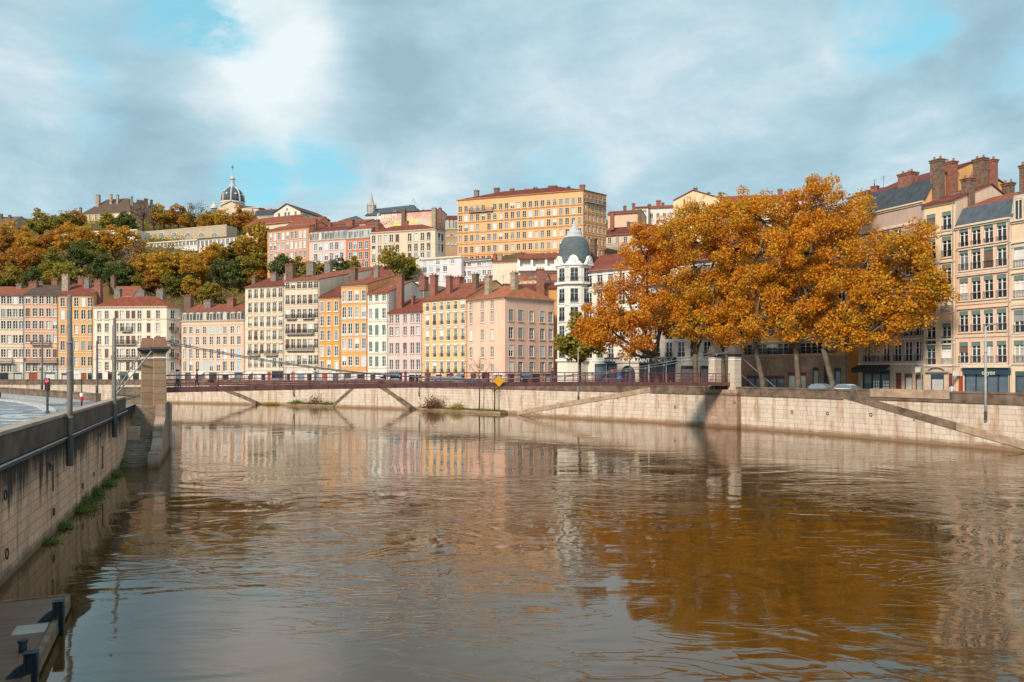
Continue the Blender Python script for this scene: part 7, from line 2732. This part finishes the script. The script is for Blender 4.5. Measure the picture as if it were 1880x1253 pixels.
# ------------------------------------------------------------------ people
def person(label, x, y, z, rz, top, legs, hair=(.05, .035, .025), pose='walk', group=None):
    sw = {'walk': .22, 'stand': .04}[pose]
    V = [(0, 0, .95), (0, 0, 1.12), (0, 0, 1.30), (0, 0, 1.44), (0, .01, 1.53), (0, -.01, 1.61), (0, -.005, 1.70)]
    Rr = [(.155, .11), (.14, .10), (.165, .11), (.13, .085), (.052, .055), (.075, .09), (.07, .085)]
    E = [(i, i + 1) for i in range(6)]
    for sd in (-1, 1):
        k = len(V)
        f = sw * sd
        V += [(sd * .09, 0, .86), (sd * .095, -f * .5 - .02, .50), (sd * .10, -f * .9 + .05 * (f > 0), .09), (sd * .10, -f * .9 - .14, .035)]
        Rr += [(.085, .09), (.058, .062), (.042, .045), (.04, .032)]
        E += [(0, k), (k, k + 1), (k + 1, k + 2), (k + 2, k + 3)]
        k = len(V)
        a = -sw * sd * .9
        V += [(sd * .185, 0, 1.40), (sd * .225, -a * .25 + .02, 1.13), (sd * .235, -a * .8 - .04, .88), (sd * .232, -a * .95 - .05, .82)]
        Rr += [(.055, .055), (.042, .042), (.030, .030), (.026, .036)]
        E += [(3, k), (k, k + 1), (k + 1, k + 2), (k + 2, k + 3)]
        h = k + 3
        for j, (dy, ln) in enumerate(((-.030, .075), (-.010, .085), (.010, .08), (.028, .062))):
            k = len(V)
            bx_, by_, bz_ = V[h]
            V += [(bx_, by_ + dy, bz_ - .045), (bx_ - sd * .008, by_ + dy * 1.1, bz_ - .045 - ln * .6), (bx_ - sd * .022, by_ + dy * 1.1, bz_ - .045 - ln)]
            Rr += [(.009, .009), (.008, .008), (.007, .007)]
            E += [(h, k), (k, k + 1), (k + 1, k + 2)]
        k = len(V)
        V += [(bx_ - sd * .01, by_ - .048, bz_ - .02), (bx_ - sd * .014, by_ - .058, bz_ - .065)]
        Rr += [(.010, .010), (.008, .008)]
        E += [(h, k), (k, k + 1)]
    me = bpy.data.meshes.new('body')
    me.from_pydata(V, E, [])
    o = bpy.data.objects.new('body', me)
    COL.objects.link(o)
    md = o.modifiers.new('skin', 'SKIN')
    sv = me.skin_vertices[0].data
    for i, r in enumerate(Rr):
        sv[i].radius = r
    sv[0].use_root = True
    ms = o.modifiers.new('sub', 'SUBSURF')
    ms.levels = ms.render_levels = 1
    dg = bpy.context.evaluated_depsgraph_get()
    body = bpy.data.meshes.new_from_object(o.evaluated_get(dg))
    bpy.data.objects.remove(o)
    body.materials.clear()
    skin = plain('skin', (.50, .29, .20), .6, var=.05)
    for m_ in (skin, plain('cloth_%d' % (int(sum(c * 100 * (i + 2) for i, c in enumerate(top)))), top, .9), plain('trousers_%d' % (int(sum(c * 100 * (i + 2) for i, c in enumerate(legs)))), legs, .9), plain('shoe', (.03, .03, .03), .7)):
        body.materials.append(m_)
    for p in body.polygons:
        c = p.center
        hand = abs(c.x) > .19 and c.z < .865
        p.material_index = 3 if c.z < .075 else 0 if (c.z > 1.49 or hand) else (2 if c.z < .93 and abs(c.x) < .2 else 1)
        p.use_smooth = True
    root = thing('person', label, 'person', (x, y, z), rz, group)
    link('body', body, root)
    hm = plain('hair_%d' % int(hair[0] * 100), hair, .9)
    mb = MB()
    mb.lathe([(.082, 1.60), (.098, 1.66), (.094, 1.73), (.066, 1.785), (.02, 1.805)], 12, 0, (0, .022, 0))
    mb.build('hair', hm, root, smooth=True)
    mb = MB()
    fz = 1.655
    for sx in (-.032, .032):
        mb.box(sx - .012, sx + .012, -.106, -.085, fz - .006, fz + .006)
    mb.box(-.025, .025, -.10, -.08, fz - .075, fz - .065)
    mb.build('eyes_and_mouth', plain('dark_features', (.08, .04, .035), .6), root)
    mb = MB()
    mb.hexa([(-.012, -.10, fz - .045), (.012, -.10, fz - .045), (.010, -.08, fz - .045), (-.010, -.08, fz - .045), (-.006, -.098, fz), (.006, -.098, fz), (.006, -.08, fz), (-.006, -.08, fz)])
    mb.hexa([(-.014, -.122, fz - .05), (.014, -.122, fz - .05), (.012, -.09, fz - .05), (-.012, -.09, fz - .05), (-.006, -.108, fz - .01), (.006, -.108, fz - .01), (.006, -.09, fz - .01), (-.006, -.09, fz - .01)])
    for sd in (-1, 1):
        mb.box(sd * .088 - .010, sd * .088 + .010, -.015, .025, fz - .045, fz + .02)
    mb.build('nose_and_ears', skin, root)
    return root


def on_bridge(px, d=0.2):
    k = (px - CX) / F
    t_ = (k * BL.y - BL.x) / (BD.x - k * BD.y)
    q = BL + BD * t_ + BN * d
    return q.x, q.y, deck_z(t_ / BLEN) + .2


ba = math.atan2(BD.y, BD.x)
for px, d, rz, top, legs, pose, lb in ((324, .6, ba + PI / 2, (.70, .70, .72), (.03, .03, .04), 'walk', 'person in a white top walking on the bridge near the left pylons'), (329, -.5, ba + PI / 2, (.06, .30, .20), (.05, .05, .07), 'walk', 'person in a green jacket walking beside the one in white on the bridge'),
                                       (361, .2, ba - PI / 2, (.26, .06, .07), (.06, .05, .05), 'walk', 'person in a dark red coat walking on the left part of the bridge'), (578, .1, ba + PI / 2, (.05, .20, .24), (.03, .05, .06), 'stand', 'person in teal clothes standing on the bridge before the mustard house'), (1012, .3, ba - PI / 2, (.05, .05, .06), (.04, .04, .05), 'walk', 'person in dark clothes walking on the bridge before the pink end wall')):
    x, y, z = on_bridge(px, d)
    person(lb, x, y, z, rz, top, legs, pose=pose)
for px, off, rz, top, legs, pose, lb in ((1725, 2.2, 2.6, (.55, .52, .58), (.05, .05, .08), 'stand', 'person in a pale shirt standing behind the parapet before the ochre house'), (1077, 5, 0, (.04, .06, .22), (.04, .04, .05), 'stand', 'person in a blue coat on the quay left of the arched entrance'), (1085, 5, .6, (.05, .05, .05), (.04, .04, .05), 'walk', 'person in black walking beside the one in the blue coat'), (1183, 8, 1.0, (.60, .60, .60), (.10, .10, .12), 'stand', 'person in white standing by the restaurant right of the arch'), (1146, 6, 2.0, (.30, .10, .06), (.05, .05, .07), 'walk', 'person in a rust jacket walking past the arched entrance'), (1222, 6, -1.0, (.08, .10, .09), (.20, .17, .12), 'walk', 'person in a dark top and tan trousers right of the first plane tree'), (1248, 7, .4, (.50, .45, .38), (.06, .06, .08), 'stand', 'person in a beige coat between the first two plane trees'), (1660, 9, 1.2, (.10, .14, .22), (.04, .04, .05), 'walk', 'person in a navy jacket passing the stone doorways of the mauve house'), (766, 5, .3, (.22, .05, .10), (.04, .04, .05), 'walk', 'person in a plum coat walking past the white vans')):
    p, u, n = bank_at(px)
    q = p - n * off
    person(lb, q.x, q.y, 4.71, rz, top, legs, pose=pose)


# ------------------------------------------------------------------ pontoon at the lower left
def pontoon():
    m, t, b = newmat('wet_planks')
    tc = t.nodes.new('ShaderNodeTexCoord')
    mp = t.nodes.new('ShaderNodeMapping')
    mp.inputs['Rotation'].default_value = (0, 0, math.radians(0))
    t.links.new(tc.outputs['Object'], mp.inputs[0])
    br = t.nodes.new('ShaderNodeTexBrick')
    br.inputs['Scale'].default_value = 1.0
    br.inputs['Brick Width'].default_value = 3.6
    br.inputs['Row Height'].default_value = 0.145
    br.inputs['Mortar Size'].default_value = 0.006
    br.inputs['Color1'].default_value = (.085, .046, .030, 1)
    br.inputs['Color2'].default_value = (.14, .080, .055, 1)
    br.inputs['Mortar'].default_value = (.02, .013, .01, 1)
    t.links.new(mp.outputs[0], br.inputs['Vector'])
    mp2 = t.nodes.new('ShaderNodeMapping')
    mp2.inputs['Scale'].default_value = (1.2, 14, 1)
    t.links.new(tc.outputs['Object'], mp2.inputs[0])
    n = N(t, 'ShaderNodeTexNoise', i_Scale=1.4, i_Detail=6.0, i_Roughness=.7)
    t.links.new(mp2.outputs[0], n.inputs['Vector'])
    c = mixc(t, math_node(t, 'MULTIPLY', n.outputs[0], .55), br.outputs['Color'], (.21, .115, .072))
    t.links.new(c, b.inputs['Base Color'])
    n2 = N(t, 'ShaderNodeTexNoise', i_Scale=.8, i_Detail=3.0)
    t.links.new(tc.outputs['Object'], n2.inputs['Vector'])
    t.links.new(ramp(t, n2.outputs[0], [(.35, .5), (.65, .85)]), b.inputs['Roughness'])
    A = Vector((-14.75, 26.4))
    d = Vector((-.386, .9225))
    nn = Vector((d.y, -d.x))
    root = thing('pontoon', 'dark wet timber pontoon moored along the left quay wall', 'pontoon', (A.x, A.y, 0), math.atan2(d.y, d.x) - PI / 2)
    # local frame: x across towards the river, y along upstream
    mb = MB()
    mb.box(-2.9, -.16, -24, -.02, .34, .46)
    mb.build('deck', m, root)
    mb = MB()
    mb.box(-.16, 0, -24, 0, .10, .50)
    mb.box(-2.9, -.16, -.02, .10, .10, .50)
    mb.build('fender_beam', plain('rubbed_timber', (.17, .115, .07), .8, var=.5, scale=3), root)
    mb = MB()
    mb.box(-2.7, -.25, -23.5, -.4, -.5, .34)
    mb.build('float', plain('float_hull', (.03, .03, .032), .7), root)
    steel = plain('pile_steel', (.022, .032, .040), .5, .4, var=.5, scale=4)
    for yy in (-2.75, -7.45, -12.5):
        mb = MB()
        x0 = -.06
        for a0, a1, b0, b1 in ((-.14, .14, -.15, -.105), (-.14, .14, .105, .15), (-.025, .025, -.105, .105)):
            mb.box(x0 + .05 + b0, x0 + .05 + b1, yy + a0, yy + a1, -2, 1.02)
        p_ = mb.build('pile', steel, root)
        mb = MB()
        mb.box(-.17, .15, yy - .15, yy + .15, 1.022, 1.04)
        mb.build('pile_cap', steel, p_)
        mb = MB()
        mb.hexa([(-.55, yy - .1, .462), (-.163, yy - .1, .462), (-.163, yy + .1, .462), (-.55, yy + .1, .462), (-.36, yy - .08, .66), (-.163, yy - .08, .78), (-.163, yy + .08, .78), (-.36, yy + .08, .66)])
        mb.build('bracket', steel, root)
    mb = MB()
    for zz in (.46,):
        mb.lathe([(.10, zz), (.10, zz + .26), (.13, zz + .27), (.13, zz + .32)], 12, 0, (-.5, -5.5, 0))
    mb.build('mooring_bollard', steel, root)
    mb = MB()
    mb.box(-1.05, -.22, -3.9, -3.0, .463, .475)
    mb.build('hatch', plain('pale_hatch', (.34, .30, .27), .7), root)
    rnd = random.Random(9)
    mb = MB()
    for _ in range(26):
        x, y = rnd.uniform(-2.8, -.3), rnd.uniform(-9, -.3)
        a = rnd.uniform(0, 6)
        s_ = rnd.uniform(.04, .08)
        mb.face([(x + s_ * math.cos(a + k * PI / 2) * (1 if k % 2 else .6), y + s_ * math.sin(a + k * PI / 2) * (1 if k % 2 else .6), .466 + .004 * k) for k in range(4)])
    o = mb.build('fallen_leaves', plain('fallen_leaf', (.36, .15, .03), .7), None)
    o.parent = None
    o.location = root.location
    o.rotation_euler = root.rotation_euler
    tag(o, 'few fallen orange leaves on the wet pontoon planks', 'leaves', None, 'stuff')


pontoon()


# ------------------------------------------------------------------ plants along the waterlines
def clump(label, x, y, z, r, hgt, kind, n, size, seed, group, name='weed_clump', cat='weeds', stems=0):
    rng = np.random.default_rng(seed)
    root = thing(name, label, cat, (x, y, z), 0, group)
    p = rng.normal(size=(n, 3)) * np.array([r * .45, r * .45, hgt * .3])
    p[:, 2] = np.abs(p[:, 2])
    for i in range(stems):
        a = rng.uniform(-r, r, 2) * .5
        hh = hgt * rng.uniform(1.1, 2.2)
        k = 14
        q = np.stack([a[0] + rng.normal(size=k) * .05, a[1] + rng.normal(size=k) * .05, np.linspace(.1, hh, k)], 1)
        p = np.concatenate([p, q])
    link('foliage', leaf_mesh('foliage', p, size, LEAF[kind], seed, .45), root)
    mb = MB()
    for i in range(6 + stems):
        a, b = rng.uniform(-r, r) * .4, rng.uniform(-r, r) * .4
        mb.tube([(a * .3, b * .3, -.2), (a * .7, b * .7, hgt * .5), (a, b, hgt * (1.0 + .6 * (i < stems)))], [.02, .014, .006], 4)
    mb.build('stem', DARKBARK, root)
    return root


for i, (px, y, r, hgt, st, lb) in enumerate(((222, 868, .9, .8, 0, 'dense green weeds at the foot of the river stairs'), (205, 878, .6, .5, 0, 'low green weeds just downstream of the stairs foot'), (188, 892, .7, .5, 2, 'green weeds between the tall stalks and the stairs'), (170, 905, .6, .6, 4, 'tallest yellow green stalks on the left wall waterline'),
                                             (150, 938, .85, .9, 4, 'largest clump of green weeds on the left wall waterline'), (138, 952, .6, .5, 2, 'green weeds at the near end of the largest clump'), (108, 978, .45, .32, 0, 'small rounded green tuft on the left wall waterline'), (80, 1000, .4, .25, 0, 'smallest and nearest green tuft on the left wall waterline'))):
    p, u, n = left_at(px)
    q = p + n * .25
    clump(lb, q.x, q.y, .02, r, hgt, 'weed', int(600 * r), .13, 40 + i, 'weeds on the left wall')


def ledges():
    for a, b, wd, lb in ((522, 612, 2.2, 'grassy stone ledge at the foot of the wall before the planted balcony house'), (770, 918, 2.6, 'grassy stone ledge at the foot of the wall before the sand yellow house')):
        st = [a + (b - a) * i / 8 for i in range(9)]
        fr = [bank_at(p) for p in st]
        O = fr[4][0]
        root = thing('ledge', lb, 'ledge', (O.x, O.y, 0))
        mb = MB()
        out = [q - n * .1 - O for q, u, n in fr]
        inn = [q - n * (REC - .01) - O for q, u, n in fr]
        wall_strip(mb, out, inn, -2, .42)
        mb.build('kerb', FARWALL, root)
        rng = np.random.default_rng(int(a))
        pts = []
        for _ in range(2600):
            k = rng.integers(0, 8)
            f = rng.random()
            q0 = inn[k] * (1 - f) + inn[k + 1] * f
            q1 = out[k] * (1 - f) + out[k + 1] * f
            g = rng.uniform(.05, .93)
            q = q0 * (1 - g) + q1 * g
            pts.append((q.x, q.y, .42 + abs(rng.normal()) * .16))
        o = link('grass', leaf_mesh('grass', np.array(pts), .3, LEAF['weed'], 5, .35), root)
        o['kind'] = 'stuff'


ledges()
for i, (px, off, z, r, hgt, kd, n, sz, lb, nm, ct) in enumerate((
        (572, 1.2, .42, 2.2, 3.0, 'shrubred', 620, .3, 'russet half bare bush on the ledge before the planted balcony house', 'bush', 'bush'), (540, 1.2, .42, 1.6, 1.3, 'weed', 520, .3, 'bright green bush at the left end of the left ledge', 'bush', 'bush'), (598, 1.2, .42, 1.7, 1.1, 'weed', 420, .3, 'low green bush at the right end of the left ledge', 'bush', 'bush'),
        (791, 1.3, .42, 2.4, 3.4, 'shrubred', 1500, .32, 'dense round brown bush at the left end of the right ledge', 'bush', 'bush'), (834, 1.3, .42, 1.9, 1.5, 'olive', 700, .3, 'low grey green bush in the middle of the right ledge', 'bush', 'bush'), (485, .8, .1, 1.6, .6, 'rust', 260, .3, 'dry brown reeds at the wall foot before the ivory house', 'bush', 'bush'), (495, .8, .1, 1.8, .7, 'olive', 260, .3, 'olive reeds right of the dry brown reeds', 'bush', 'bush'))):
    p, u, n_ = bank_at(px)
    q = p - n_ * (REC - off)
    clump(lb, q.x, q.y, z, r, hgt, kd, n, sz, 70 + i, None, nm, ct)


def slim_tree(px, label, top):
    p, u, n = bank_at(px)
    q = p - n * .7
    root = thing('slim_tree', label, 'tree', (q.x, q.y, .4))
    rng = np.random.default_rng(int(px))
    h = WZ(top, q.y) - .4
    mb = MB()
    mb.tube([(0, 0, -.2), (.08, 0, h * .35), (-.05, .05, h * .7), (.05, 0, h)], [.15, .12, .08, .02], 7)
    heads = []
    for i in range(26):
        z = h * rng.uniform(.45, .95)
        a = rng.uniform(0, 6.28)
        l_ = (h - z) * .5 + .6
        e = (l_ * math.cos(a), l_ * math.sin(a), z + l_ * .9)
        heads.append(e)
        mb.tube([(0, 0, z), (e[0] * .5, e[1] * .5, z + l_ * .35), e], [.04, .025, .008], 4)
    mb.build('trunk', DARKBARK, root)
    pts = np.concatenate([np.array(e) + rng.normal(size=(7, 3)) * .35 for e in heads])
    link('crown', leaf_mesh('crown', pts, .16, LEAF['bare'], int(px)), root)


slim_tree(875, 'slender nearly bare tree rising behind the yellow diamond board', 655)
slim_tree(903, 'slender bare trunk right of the other slender bare tree', 690)
